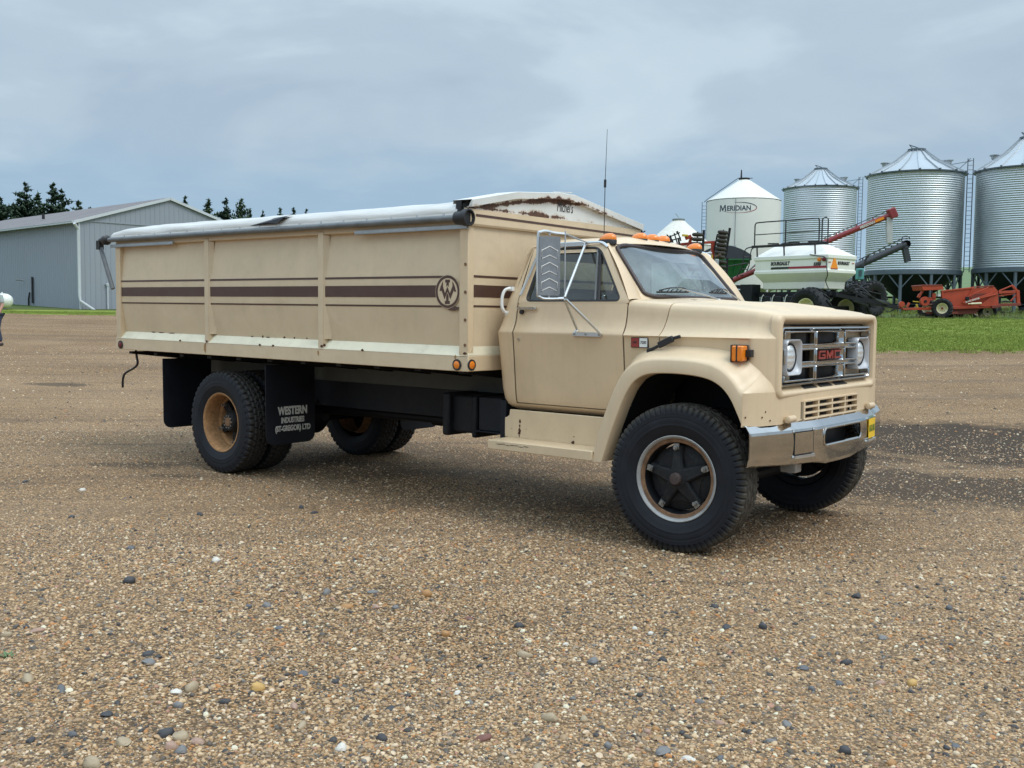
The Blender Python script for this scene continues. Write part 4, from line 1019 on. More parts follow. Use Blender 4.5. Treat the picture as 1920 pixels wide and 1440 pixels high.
for sg in (-1, 1):
    m = MB(); y = sg * .735; m.lathe([(-.055, 0), (-.055, .016), (-.05, .024), (.05, .024), (.055, .016), (.055, 0)], (5.935, y, .958), 'y', 14); m.bx(5.90, 5.935, y - .03, y + .03, .93, .96); m.build('hood_hinge', MT['cream'], TR)
# fender lamps, badge, latch
for sg in (-1, 1):
    m = MB(); m.bx(5.652, 5.735, -1.075, -.995, 1.352, 1.456)
    if sg > 0: m = m.mirror()
    lm = m.build('side_lamp', MT['amber'], TR, bevel=.010)
    m = MB(); m.bx(5.648, 5.656, -1.078, -.99, 1.346, 1.462); m.bx(5.736, 5.775, -1.03, -.985, 1.38, 1.43); m.bx(5.66, 5.73, -.992, -.95, 1.35, 1.46); m.bx(5.688, 5.699, -1.0775, -.995, 1.350, 1.458)
    if sg > 0: m = m.mirror()
    m.build('lamp_housing', MT['black'], lm, bevel=.003)
    m = MB(); m.bx(4.806, 4.952, -.992, -.968, 1.418, 1.492)
    if sg > 0: m = m.mirror()
    bd = m.build('badge', MT['black'], TR, bevel=.003)
    m = MB(); m.bx(4.811, 4.875, -.9945, -.99, 1.423, 1.487)
    if sg > 0: m = m.mirror()
    m.build('badge_field', MT['red_badge'], bd)
    m = MB(); m.bx(4.881, 4.946, -.9945, -.99, 1.423, 1.487)
    if sg > 0: m = m.mirror()
    m.build('badge_field', MT['white'], bd)
    for s_, cx, mt, sz in (('7000', 4.9135, 'black_ink', .030), ('GMC', 4.843, 'black_ink', .022)):
        t = text_mb(s_, sz, .0005, .0008, .85); t.map(lambda p: Vector((cx + p.x, -.9950 + p.z, 1.455 + p.y)) if sg < 0 else Vector((cx - p.x, .9950 - p.z, 1.455 + p.y)))
        t.build('badge_text', MT[mt], bd, 0)
    m = MB(); m.cyl((4.975, -.965, 1.398), (4.975, -1.02, 1.398), .021, n=10); m.beam((4.975, -1.012, 1.40), (5.10, -1.02, 1.455), .016, .022); m.beam((5.06, -1.025, 1.44), (5.18, -1.03, 1.492), .022, .046); m.beam((5.16, -1.028, 1.487), (5.235, -1.022, 1.508), .018, .024)
    if sg > 0: m = m.mirror()
    m.build('hood_latch', MT['black'], TR, bevel=.006)
# steps under the doors
def step_mb():
    mb = MB(); mb.bx(3.605, 4.612, -1.178, -.93, .645, .658); mb.bx(3.605, 4.612, -1.185, -1.165, .585, .658)
    pts = [(3.575, .655), (3.575, .815), (3.60, .822), (3.622, .84), (3.628, .885), (4.72, .885), (4.72, .655)]
    mb.prism(pts, lambda u, v, h: (u, -h, v), .925, .94); return mb
both(step_mb, 'step', MT['cream_rust'], bevel=.008, smooth=40)
for xb_ in (3.68, 4.42): both(lambda: MB().bx(xb_, xb_ + .05, -1.12, -.5, .60, .645), 'step_bracket', MT['chassis'])
# ---- mirrors
def mirror_set(sg):
    sh = Vector((0 if sg < 0 else -.22, 0, 0))
    f = (lambda q: q) if sg < 0 else (lambda q: q.mirror().map(lambda p: p + sh))
    m = MB(); P = (4.40, -1.285); O = (4.305, -1.445)
    loop = [(P[0] + .01, P[1] + .01, 2.232), (4.365, -1.345, 2.238), (4.335, -1.40, 2.248), (O[0] + .006, O[1] + .008, 2.240), (O[0] - .004, O[1] - .008, 2.20), (O[0] - .004, O[1] - .008, 1.82), (O[0] + .004, O[1] + .006, 1.780), (4.335, -1.40, 1.764), (P[0] + .01, P[1], 1.768)]
    m.tube(spline(loop, 5), .0105, 7)
    m.tube([(4.345, -1.375, 1.76), (4.345, -1.375, 1.79)], .008, 6); m.tube([(4.345, -1.375, 2.22), (4.345, -1.375, 2.255)], .008, 6)
    m.tube([(P[0] + .015, P[1] + .005, 1.755), (P[0] + .015, P[1] + .005, 2.255)], .0055, 6)
    m.tube([(P[0] + .02, P[1], 1.775), (4.255, -.80, 2.198)], .0105, 8); m.tube([(P[0] + .02, P[1], 2.232), (4.262, -.80, 2.205)], .0075, 8)
    m.tube([(P[0] + .02, P[1], 1.762), (4.335, -1.008, 1.54), (4.312, -1.01, 1.512)], .0095, 8); m.tube([(P[0] + .03, P[1], 1.762), (4.555, -1.012, 1.51)], .010, 8)
    m.beam((4.30, -1.010, 1.505), (4.555, -1.010, 1.505), .012, .030)
    m.beam((4.02, -.80, 2.195), (4.275, -.80, 2.197), .012, .030)
    mr = f(m).build('mirror_bracket', MT['alu'], TR, 40)
    d = (Vector((O[0], O[1], 0)) - Vector((P[0], P[1], 0))).normalized(); nrm = Vector((-d.y, d.x, 0)); nrm = nrm if nrm.x > 0 else -nrm; c = Vector((P[0], P[1], 2.0)) + d * .108 + nrm * .004
    h = MB(); q = rrect(.082, .212, .012, 3); h.prism(q, lambda u, v, k: c + d * u + Vector((0, 0, v)) + nrm * k, -.02, .008); f(h).build('mirror_head', MT['mirror_back'], mr, 30, recalc=True)
    h = MB(); q = rrect(.074, .204, .01, 3); h.prism(q, lambda u, v, k: c + d * u + Vector((0, 0, v)) + nrm * k, -.023, -.0205); f(h).build('mirror_glass', MT['chrome'], mr, 0, recalc=True)
    for zc in (.085, -.03, -.145):
        pts = [(-.062, zc + .025), (0, zc + .055), (.062, zc + .025), (.062, zc - .035), (0, zc - .008), (-.062, zc - .035)]
        h = MB(); h.tube([c + d * u + Vector((0, 0, v)) + nrm * .009 for u, v in pts], .0035, 5, closed=True); f(h).build('stamped_chevron', MT['white'], mr)
    for x in (4.315, 4.42, 4.54): f(MB().cyl((x, -1.012, 1.505), (x, -1.022, 1.505), .008, n=8)).build('bolt', MT['nut'], mr)
mirror_set(-1); mirror_set(1)
# ---- cab interior
m = MB(); m.bx(4.58, 4.76, -.86, .86, 1.45, 1.70); m.bx(4.62, 4.90, -.70, .70, 1.68, 1.745); m.build('dashboard', MT['interior'], TR, bevel=.02)
m = MB(); m.bx(3.64, 3.78, -.80, .80, 1.15, 1.78); m.bx(3.70, 4.25, -.80, .80, 1.0, 1.25); m.build('seat', MT['seat'], TR, bevel=.04)
m = MB(); st = Matrix.Rotation(radians(-32), 3, 'Y'); m.tube([Vector((4.42, .40, 1.70)) + st @ Vector((.21 * cos(a), .21 * sin(a), 0)) for a in [2 * pi * k / 28 for k in range(28)]], .012, 6, closed=True)
m.tube([(4.42, .40, 1.70), (4.66, .40, 1.55)], .02, 8); m.tube([Vector((4.42, .40, 1.70)) + st @ Vector((0, -.2, 0)), Vector((4.42, .40, 1.70)) + st @ Vector((0, .2, 0))], .012, 6)
m.build('steering_wheel', MT['black'], TR)
m = MB(); m.bx(3.70, 4.40, -.72, .72, 2.165, 2.18); m.build('headliner', MT['interior'], TR)
# ---- chassis
def rails():
    mb = MB(); mb.bx(-1.75, 5.80, -.455, -.43, .70, .96); mb.bx(-1.75, 5.80, -.43, -.37, .70, .715); mb.bx(-1.75, 5.80, -.43, -.37, .945, .96); return mb
both(rails, 'frame_rail', MT['chassis'])
def sill():
    mb = MB(); mb.bx(-1.80, 3.42, -.52, -.44, .965, 1.175); return mb
both(sill, 'box_sill', MT['chassis_grey'])
for x in (-1.6, -.9, 1.2, 2.2, 3.2, 4.6): MB().bx(x - .05, x + .05, -.43, .43, .73, .93).build('cross_member', MT['chassis'], TR)
for k in range(11):
    x = -1.70 + .5 * k; m = MB(); m.prism([(-1.16, 1.19), (1.16, 1.19), (1.16, 1.165), (.5, 1.09), (-.5, 1.09), (-1.16, 1.165)], lambda u, v, h: (x + h, u, v), -.035, .035); m.build('box_bearer', MT['chassis'], TR, 0)
m = MB(); m.tube([(.25, 0, .60), (3.9, 0, .66)], .055, 14); m.tube([(1.9, 0, .63), (2.05, 0, .632)], .085, 14); m.build('drive_shaft', MT['chassis'], TR)
m = MB(); m.tube([(0, -.85, RW), (0, .85, RW)], .085, 14); m.lathe([(-.2, .0), (-.18, .10), (-.06, .20), (.06, .20), (.16, .12), (.22, .06), (.22, 0)], (0.02, 0, RW), 'x', 18); m.build('rear_axle', MT['chassis'], TR)
m = MB(); m.tube([(WB, -.85, RW - .03), (WB, -.6, RW - .1), (WB, .6, RW - .1), (WB, .85, RW - .03)], .055, 10); m.build('front_axle', MT['chassis'], TR)
def springs():
    mb = MB()
    for xc, hl in ((0, .68), (WB, .60)):
        for q in range(6):
            L = hl * (1 - q * .14); mb.tube([(xc - L, -.47, .74 - q * .022 + .0), (xc, -.47, .62 - q * .02), (xc + L, -.47, .74 - q * .022)], .018, 6)
    return mb
both(springs, 'leaf_spring', MT['chassis'])
m = MB(); m.bx(2.80, 2.88, -.86, -.46, .60, .97); m.bx(2.86, 3.12, -.80, -.46, .63, .95); m.bx(3.12, 3.17, -.84, -.46, .60, .96); m.build('battery_box', MT['chassis'], TR, bevel=.02)
m = MB(); m.bx(3.19, 3.44, -.82, -.46, .67, .95); m.bx(3.17, 3.46, -.84, -.46, .655, .668); m.build('air_tank_box', MT['flap'], TR, bevel=.006)
m = MB(); m.bx(3.60, 4.4, -.55, -.46, .60, .9); m.cyl((3.2, .62, .80), (4.4, .62, .80), .26, n=20); m.build('fuel_tank', MT['chassis'], TR)
m = MB(); m.bx(3.52, 3.58, -.93, -.6, .55, .95); m.build('step_flap', MT['flap'], TR)
m = MB(); m.bx(4.8, 5.7, -.36, .36, .55, 1.35); m.bx(5.55, 5.75, -.5, .5, .62, .95); m.build('engine', MT['chassis'], TR, bevel=.03)
m = MB(); m.bx(1.0, 1.5, .50, .95, .60, .95); m.tube([(1.2, -.2, .64), (3.4, -.3, .66)], .045, 10); m.build('exhaust', MT['chassis'], TR)
m = MB(); m.bx(5.78, 5.90, -.55, -.45, .56, .66); m.bx(5.72, 5.84, -.62, -.38, .615, .645); m.build('tow_hook', MT['rim_grey'], TR, bevel=.01)
# ---- wheels
def tyre_mesh(kind):
    R, w, rb = RW, .27, .298; N = 288; prof = []
    side = [(-.105, rb), (-.115, rb + .012), (-.128, rb + .05), (-.135, rb + .075), (-.1372, rb + .079), (-.1355, rb + .084), (-.1385, rb + .10), (-.1388, rb + .125), (-.1368, rb + .130), (-.1385, rb + .136), (-.138, rb + .145), (-.1355, rb + .155), (-.1365, rb + .160), (-.132, rb + .172), (-.1285, rb + .186)]
    if kind == 'front': tread = [(-.126, R - .030), (-.122, R - .017), (-.117, R - .009), (-.109, R - .0045), (-.098, R - .0025), (-.089, R - .0015), (-.083, R - .001), (-.077, R), (-.062, R), (-.045, R), (-.040, R), (-.034, R), (-.028, R), (-.012, R), (-.004, R), (0.004, R)]
    else: tread = [(-.1275, R - .036), (-.124, R - .020), (-.119, R - .010), (-.110, R - .005), (-.098, R - .003), (-.086, R - .002), (-.078, R - .001), (-.070, R), (-.058, R), (-.046, R), (-.036, R), (-.028, R), (-.018, R), (-.008, R), (.0, R)]
    half = side + tread
    full = half + [(-y, r) for y, r in half[::-1] if not any(abs(-y - h[0]) < 1e-6 and abs(r - h[1]) < 1e-6 for h in half)]
    rows = []
    for j in range(N):
        a = 2 * pi * j / N; row = []
        for (y, r) in full:
            rr = r; ay = abs(y)
            if kind == 'front':
                zig = .004 * (1 if (j // 4) % 2 else -1)
                if r > rb + .165:
                    if ay > .088 and j % 4 == 0: rr -= .011 if r > R - .03 else .006     # shoulder slots
                    if ay <= .10:
                        for g in (.083, .037, 0.0):
                            if abs(ay - g - (zig if g else 0)) < .0055: rr -= .010
            else:
                if r > rb + .165:
                    ph = (j + (0 if y < 0 else 3)) % 6
                    if ay > .082:
                        if ph in (0, 1): rr -= .015
                    elif .066 < ay < .082: rr -= .013
                    elif ay > .032:
                        if (j + (2 if y < 0 else 5)) % 6 in (0,): rr -= .013
                    elif ay > .024: rr -= .013
                    elif (j + (4 if y < 0 else 1)) % 6 == 0: rr -= .013
            if kind == 'front' and j % 4 == 0 and rb + .168 < r < R - .0042 and ay > .1: y *= .945
            row.append((rr * cos(a), y, rr * sin(a)))
        rows.append(row)
    mb = MB(); mb.grid(rows, cu=True); mb.f = [tuple(reversed(f)) for f in mb.f]; return mb
T_F = tyre_mesh('front').mesh('tyre', MT['tyre_front'], 32); T_R = tyre_mesh('rear').mesh('tyre', MT['tyre_rear'], 32)
def front_rim():
    mb = MB(); mb.lathe([(-.104, .300), (-.116, .304), (-.119, .299), (-.113, .289), (-.104, .281), (-.098, .2795)], (0, 0, 0), 'y', 64); return mb
RIM_F = front_rim().mesh('rim', MT['rim_grey'], 40)
mb = MB(); mb.lathe([(-.0985, .280), (-.093, .270), (-.092, .258), (-.086, .252)], (0, 0, 0), 'y', 64); RIM_FI = mb.mesh('rim_ring', MT['rim_rust'], 40)
mb = MB(); mb.lathe([(-.086, .252), (-.07, .246), (.02, .240), (.09, .25), (.105, .29)], (0, 0, 0), 'y', 64); RIM_FB = mb.mesh('rim_barrel', MT['chassis'], 40)  # barrel coloured black to stand for the darkness deep inside the rim
def hub_front():
    mb = MB(); mb.lathe([(.02, .225), (-.02, .228), (-.03, .20), (-.045, .12), (-.05, .095), (-.075, .09), (-.085, .078), (-.09, .074), (-.10, .070), (-.104, .052), (-.104, 0)], (0, 0, 0), 'y', 40)
    # scalloped web between the spokes
    for k in range(5):
        a = radians(90 + 72 * k + 4); R3 = Matrix.Rotation(-a, 3, 'Y'); u = Vector((cos(a), 0, sin(a))); s = Vector((-sin(a), 0, cos(a)))
        def P(r, y, w): return u * r + Vector((0, y, 0)) + s * w
        a0, a1 = .06, .225
        sec = [(.058, -.098, .050), (.13, -.088, .040), (.20, -.072, .036), (.228, -.070, .036)]
        rows = [[P(r, .0, w + .012), P(r, y + .012, w), P(r, y, w - .012), P(r, y, -w + .012), P(r, y + .012, -w), P(r, .0, -w - .012)] for r, y, w in sec]
        mb.grid(rows); mb.add(rows[-1], [tuple(range(6))])
        a2 = a + radians(36); u2 = Vector((cos(a2), 0, sin(a2)))
        # concave web panel
        pts = []
        for q in range(-4, 5):
            b = a2 + radians(36) * q / 4 * .92; rr = .215 - .055 * (1 - (q / 4) ** 2); pts.append(Vector((cos(b) * rr, -.046, sin(b) * rr)))
        mb.add([Vector((0, -.06, 0))] + pts, [(0, i, i + 1) for i in range(1, len(pts))])
    return mb
HUB_F = hub_front().mesh('hub', MT['hub'], 35)
mb = MB()
for k in range(5):
    a = radians(90 + 72 * k + 4); u = Vector((cos(a), 0, sin(a))); s = Vector((-sin(a), 0, cos(a)))
    c = u * .214 + Vector((0, -.078, 0)); mb.cyl(c, c + Vector((0, -.022, 0)), .017, n=6); mb.cyl(c + Vector((0, -.022, 0)), c + Vector((0, -.034, 0)), .009, n=8)
    mb.beam(c + u * -.012 + Vector((0, .006, 0)), c + u * .03 + Vector((0, .006, 0)), .04, .02, up=(0, 1, 0))
NUT_F = mb.mesh('wheel_nuts', MT['nut'], 35)
mb = MB(); mb.lathe([(-.104, .044), (-.122, .043), (-.130, .036), (-.132, 0)], (0, 0, 0), 'y', 20); CAP_F = mb.mesh('hub_cap', pm('rusty_cap', (.07, .05, .045), .6, .2, .3, 20), 40)
def rear_rim():
    mb = MB(); mb.lathe([(-.102, .300), (-.114, .304), (-.117, .300), (-.112, .287), (-.100, .278), (-.06, .272), (.0, .266), (.05, .262), (.06, .248), (.075, .243), (.10, .24), (.16, .236)], (0, 0, 0), 'y', 64); return mb
RIM_R = rear_rim().mesh('rim', MT['rim_dirt'], 40)
def hub_rear():
    mb = MB(); mb.lathe([(.16, .235), (.14, .20), (.13, .14), (.08, .125), (.03, .11), (.0, .10), (-.02, .085), (-.02, 0)], (0, 0, 0), 'y', 36)
    for k in range(5):
        a = radians(60 + 72 * k); u = Vector((cos(a), 0, sin(a))); mb.beam(u * .09 + Vector((0, .08, 0)), u * .232 + Vector((0, .085, 0)), .09, .06, up=(0, 1, 0))
    return mb
HUB_R = hub_rear().mesh('hub', MT['hub'], 35)
mb = MB()
for k in range(10):
    a = radians(36 * k); u = Vector((cos(a), 0, sin(a))); c = u * .062 + Vector((0, -.02, 0)); mb.cyl(c, c + Vector((0, -.014, 0)), .009, n=6)
for k in range(5):
    a = radians(60 + 72 * k); u = Vector((cos(a), 0, sin(a))); c = u * .215 + Vector((0, .055, 0)); mb.cyl(c, c + Vector((0, -.03, 0)), .016, n=6); mb.cyl(c, c + Vector((0, -.055, 0)), .008, n=6)
NUT_R = mb.mesh('wheel_nuts', MT['nut'], 35)
mb = MB(); mb.lathe([(-.02, .05), (-.034, .046), (-.036, 0)], (0, 0, 0), 'y', 18); CAP_R = mb.mesh('hub_cap', MT['rim_rust'], 40)
def wheel(x, y, sg, rear, steer=0, spin=0):
    w = thing('wheel', None, None); w.parent = TR; w.location = (x, y, RW)
    w.rotation_euler = (0, spin, (0 if sg < 0 else pi) + steer)
    link_copy(T_R if rear else T_F, 'tyre', w)
    link_copy(RIM_R if rear else RIM_F, 'rim', w)
    if rear != 'inner':
        link_copy(HUB_R if rear else HUB_F, 'hub', w); link_copy(NUT_R if rear else NUT_F, 'wheel_nuts', w); link_copy(CAP_R if rear else CAP_F, 'hub_cap', w)
    if not rear: link_copy(RIM_FI, 'rim_ring', w); link_copy(RIM_FB, 'rim_barrel', w)
    return w
wheel(WB, -1.0, -1, None, radians(4.5)); wheel(WB, 1.0, 1, None, radians(4.5), .4)
wheel(0, -1.055, -1, 'outer'); wheel(0, -.735, -1, 'inner', 0, .3); wheel(0, 1.055, 1, 'outer', 0, .7); wheel(0, .735, 1, 'inner', 0, 1.1)
# mud flaps
def flap(x, sg, z0, z1, y0=-1.20, y1=-.60):
    r = .09; pts = [(y0, z1), (y0, z0 + r)] + [(y0 + r - r * cos(radians(q)), z0 + r - r * sin(radians(q))) for q in (20, 45, 70, 90)] + [(y1 - r + r * sin(radians(q)), z0 + r - r * cos(radians(q))) for q in (0, 20, 45, 70)] + [(y1, z0 + r), (y1, z1)]
    m = MB(); m.prism(pts, lambda u, v, h: (x + h + .05 * (z1 - v) * 0 + .012 * sin(u * 9) * (z1 - v), u, v), -.004, .006)
    if sg > 0: m = m.mirror()
    return m.build('mud_flap', MT['flap'], TR, 40, recalc=True)
def flap_text(fl, x, sg, yc, zc):
    for s_, dz, sz, b in (('WESTERN', .092, .108, .005), ('INDUSTRIES', 0, .074, .0034), ('(ST-GREGOR) LTD', -.080, .074, .0034)):
        t = text_mb(s_, sz, b, .0015, .74 if s_ == 'WESTERN' else .72)
        t.map(lambda p: Vector((x + .007 + p.z + .012 * sin((yc + p.x) * 9 * (1 if sg < 0 else -1)) * (1.13 - zc), yc + p.x, zc + dz + p.y)))
        t.build('flap_text', MT['white_ink'], fl, 0)
f1 = flap(.78, -1, .352, 1.135); flap_text(f1, .795, -1, -.885, .585)
f2 = flap(.78, 1, .352, 1.135); flap_text(f2, .795, 1, .885, .585)
flap(-1.0, -1, .385, 1.135); flap(-1.0, 1, .385, 1.135)
# crank hanging below the tail
m = MB(); m.tube(spline([(-1.70, -1.10, 1.20), (-1.68, -1.10, 1.12), (-1.665, -1.10, 1.06), (-1.72, -1.10, 1.01), (-1.90, -1.10, .945), (-1.955, -1.10, .91), (-1.985, -1.10, .85), (-1.99, -1.10, .765)], 4), .013, 8); m.build('hoist_crank', MT['black'], TR)
# ---------------------------------------------------------------- grain box
XF, XB, HW = 3.434, -1.862, 1.235
tilt = lambda p: Vector((p.x, p.y, p.z + .0048 * (XF - p.x)))
def bb(mb, name, mat, parent=TR, **k): mb.map(tilt); return mb.build(name, MT[mat], parent, **k)
BX = thing('grain_box', None, None); BX.parent = TR
m = MB(); m.bx(XB, XF - .02, -1.17, 1.17, 1.30, 1.33); bb(m, 'box_floor', 'cream_box', BX)
ypan = lambda z: interp([(1.372, -1.172), (1.69, -1.2145), (1.72, -1.217), (1.93, -1.2185), (1.965, -1.217), (2.335, -1.178)], z)
posts = [XB + .045, -.125, 1.644, 3.384]
def side(sg):
    f = (lambda q: q) if sg < 0 else (lambda q: q.mirror())
    for i in range(3):
        x0 = posts[i] + .03; x1 = posts[i + 1] - .03; rows = []
        for k in range(13):
            x = x0 + (x1 - x0) * k / 12; bul = .006 * sin(pi * k / 12)
            rows.append([(x, ypan(z) - bul * sin(pi * (z - 1.375) / .96) * (1 + .3 * sin(k * 1.7 + i)), z) for z in (1.372, 1.53, 1.69, 1.72, 1.93, 1.965, 2.15, 2.335)])
        mb = MB(); mb.grid(rows); p = bb(f(mb), 'side_panel', 'cream_box', BX, smooth=60)
        for (z0, z1) in ((1.698, 1.713), (1.779, 1.876), (1.935, 1.953)):
            xe = x1 if i < 2 else 3.20
            rows = []
            for k in range(13):
                x = x0 + (xe - x0) * k / 12; kk = (x - x0) / (x1 - x0) * 12; bul = .006 * sin(pi * kk / 12)
                rows.append([(x, ypan(z) - bul * sin(pi * (z - 1.375) / .96) * (1 + .3 * sin(kk * 1.7 + i)) - .003, z) for z in (z0, z1)])
            mb = MB(); mb.grid(rows); bb(f(mb), 'stripe', 'brown', BX, smooth=60)
    for i, x in enumerate(posts):
        m = MB(); w = .038 if i in (1, 2) else .047
        m.bx(x - w, x + w, -HW, -1.165, 1.30, 2.36)
        if i in (1, 2): m.add([(x + w, -1.228, 2.33), (x + w + .035, -1.19, 2.33), (x + w + .05, -1.18, 1.40), (x + w, -1.228, 1.40)], [(0, 1, 2, 3)])
        po = bb(f(m), 'box_post', 'cream_rust' if i in (0, 3) else 'cream_box', BX, bevel=.006)
        if i == 3:
            for z in (1.40, 1.60, 1.82, 2.04): bb(f(MB().cyl((x + .02, -HW, z), (x + .02, -HW - .006, z), .013, n=8)), 'bolt', 'rim_rust', BX)
    m = MB(); m.add([(XB, -1.176, 1.388), (XF, -1.176, 1.388), (XF, -1.188, 1.372), (XB, -1.188, 1.372), (XF, -HW + .004, 1.322), (XB, -HW + .004, 1.322), (XF, -HW - .002, 1.312), (XB, -HW - .002, 1.312)], [(0, 3, 2, 1), (3, 5, 4, 2), (5, 7, 6, 4)])
    bb(f(m), 'sill_ledge', 'sill_pale', BX, smooth=0)
    m = MB(); m.bx(XB, XF, -HW, -1.15, 1.188, 1.314); bb(f(m), 'bottom_rail', 'cream_box', BX, bevel=.005)
    m = MB(); m.bx(XB, XF, -HW + .008, -1.17, 2.335, 2.40); bb(f(m), 'top_rail', 'cream_box', BX, bevel=.008)
    m = MB(); m.bx(2.12, 3.43, -HW - .022, -HW + .01, 2.318, 2.324); m.bx(2.12, 3.43, -HW - .022, -HW - .018, 2.318, 2.348); bb(f(m), 'drip_angle', 'galv', BX)
    m = MB(); m.bx(-1.93, -.69, -HW - .022, -HW + .01, 2.318, 2.324); m.bx(-1.93, -.69, -HW - .022, -HW - .018, 2.318, 2.350); bb(f(m), 'drip_angle', 'galv', BX)
    for x, mt in ((3.322, 'amber'), (-1.775, 'red_lens')):
        m = MB(); m.lathe([(-HW - .004, .046), (-HW - .012, .044), (-HW - .012, .032), (-HW - .004, .031)], (x, 0, 1.24), 'y', 20); o = bb(f(m), 'lamp_grommet', 'black', BX)
        m = MB(); m.lathe([(-HW - .004, .033), (-HW - .012, .031), (-HW - .017, .018), (-HW - .018, 0)], (x, 0, 1.24), 'y', 18); bb(f(m), 'marker_lamp', mt, BX)
side(-1); side(1)
# round emblem on the right side
def emblem():
    cx, cz, R = 3.203, 1.824, .1315; y0 = ypan(1.824) - .008
    pl = lambda h: (lambda u, v, k: (cx + u, y0 - h - k, cz + v))
    m = MB(); m.prism([(1.03 * R * cos(2 * pi * k / 40), 1.03 * R * sin(2 * pi * k / 40)) for k in range(40)], pl(0), 0, .0015); em = bb(m, 'emblem', 'cream_box', BX, smooth=0, recalc=True)
    m = MB(); N = 48; rows = [[(cx + r * cos(2 * pi * k / N), y0 - .003, cz + r * sin(2 * pi * k / N)) for k in range(N)] for r in (R, R * .83)]; m.grid(rows, cv=True)
    S = R
    w = [(-.70, .05), (-.60, .33), (-.40, .67), (-.40, .33), (-.22, -.10), (-.02, .32), (.20, -.10), (.42, .33), (.42, .67), (.62, .33), (.74, .0), (.58, .0), (.54, .10), (.24, -.48), (0, .02), (-.26, -.48), (-.50, .05)]
    top = [(-.20, .76), (.20, .76), (.20, .58), (.10, .58), (.10, .30), (0, .42), (-.10, .30), (-.10, .58), (-.20, .58)]
    bot = [(-.01, -.08), (.09, -.28), (.09, -.58), (.20, -.58), (.20, -.78), (-.22, -.78), (-.22, -.58), (-.11, -.58), (-.11, -.28)]
    for q in (w, top, bot): m.prism([(a * S * .97, b * S * .97) for a, b in q], pl(.002), 0, .0012)
    bb(m, 'emblem_mark', 'brown', BX, smooth=0, recalc=True)
    m = MB(); m.prism([(.0, -.145), (.05, -.152), (.09, -.150), (.125, -.135), (.13, -.125), (.10, -.122), (.07, -.115), (.04, -.128)], pl(0), 0, .001); bb(m, 'paint_scuff', 'brown', BX, smooth=0, recalc=True)
emblem()
# front wall
m = MB(); m.bx(XF - .04, XF - .012, -1.19, 1.19, 1.33, 2.36); bb(m, 'front_wall', 'cream_box', BX)
for (z0, z1, mt) in ((1.703, 1.718, 'brown'), (1.783, 1.880, 'brown'), (1.939, 1.957, 'brown')):
    m = MB(); m.add([(XF - .009, -1.188, z0), (XF - .009, 1.188, z0), (XF - .009, 1.188, z1), (XF - .009, -1.188, z1)], [(0, 1, 2, 3)]); bb(m, 'stripe', mt, BX, smooth=0)
m = MB(); m.prism([(XF - .05, 2.335), (XF + .012, 2.345), (XF + .020, 2.36), (XF + .020, 2.475), (XF - .05, 2.485)], lambda u, v, h: (u, h, v), -HW, HW); bb(m, 'front_rail', 'cream_box', BX, smooth=0, recalc=True)
m = MB(); m.add([(XF + .0225, -HW + .06, 2.418), (XF + .0225, HW, 2.400), (XF + .0225, HW, 2.418), (XF + .0225, -HW + .06, 2.438)], [(0, 1, 2, 3)]); bb(m, 'stripe', 'brown', BX, smooth=0)
m = MB(); m.add([(XF - .012, -HW, 1.388), (XF - .012, HW, 1.388), (XF + .0, HW, 1.318), (XF + .0, -HW, 1.318)], [(0, 3, 2, 1)]); m.f = [tuple(reversed(q)) for q in m.f]; bb(m, 'sill_ledge', 'sill_pale', BX, smooth=0)
m = MB(); m.bx(XF - .06, XF + .004, -HW + .001, HW - .001, 1.19, 1.316); bb(m, 'bottom_rail', 'cream_rust', BX, bevel=.005)
for sg in (-1, 1):
    m = MB(); m.lathe([(.002, .046), (.012, .044), (.012, .032), (.002, .031)], (XF, sg * 1.195, 1.242), 'x', 20); bb(m, 'lamp_grommet', 'black', BX)
    m = MB(); m.lathe([(.002, .033), (.012, .031), (.017, .018), (.018, 0)], (XF, sg * 1.195, 1.242), 'x', 18); bb(m, 'marker_lamp', 'amber', BX)
# rear wall with latch
m = MB(); m.bx(XB, XB + .03, -1.19, 1.19, 1.33, 2.36); m.bx(XB - .02, XB + .02, -HW + .001, HW - .001, 1.19, 1.316)
for y in (-.8, 0, .8): m.bx(XB - .04, XB, y - .04, y + .04, 1.32, 2.36)
bb(m, 'tailgate', 'cream_box', BX, bevel=.005)
m = MB(); m.bx(XB - .05, XB - .01, -1.20, -1.15, 1.55, 1.60); m.bx(XB - .055, XB - .04, -1.21, -1.19, 1.53, 1.62); bb(m, 'tail_latch', 'cream_rust', BX)
# peaked cap over the front wall
CAPT = [(-1.245, 2.545), (-.70, 2.655), (-.10, 2.705), (.12, 2.705), (1.245, 2.53)]
def capz(y): return interp(CAPT, y)
ys = [-1.245, -1.0, -.70, -.4, -.10, .12, .4, .7, 1.0, 1.245]
m = MB(); m.prism([(y, capz(y) - .052) for y in ys] + [(1.245, 2.478), (-1.245, 2.478)], lambda u, v, h: (XF + h, u, v), -.012, .004); cp = bb(m, 'end_cap', 'cap', BX, smooth=0, recalc=True)
rows = []
for y in ys:
    z = capz(y); rows.append([(XF + .004, y, z - .055), (XF + .045, y, z - .058), (XF + .048, y, z - .004), (XF + .040, y, z), (XF - .16, y, z + .002), (XF - .16, y, z - .03)])
m = MB(); m.grid(rows); m.add(rows[0], [(0, 1, 2, 3)]); m.add(rows[-1], [(3, 2, 1, 0)]); bb(m, 'cap_lip', 'cap', BX, smooth=25)
m = MB(); m.beam((XF - .02, -.12, 2.712), (XF + .03, .08, 2.722), .03, .006); bb(m, 'lip_strip', 'cap', BX)
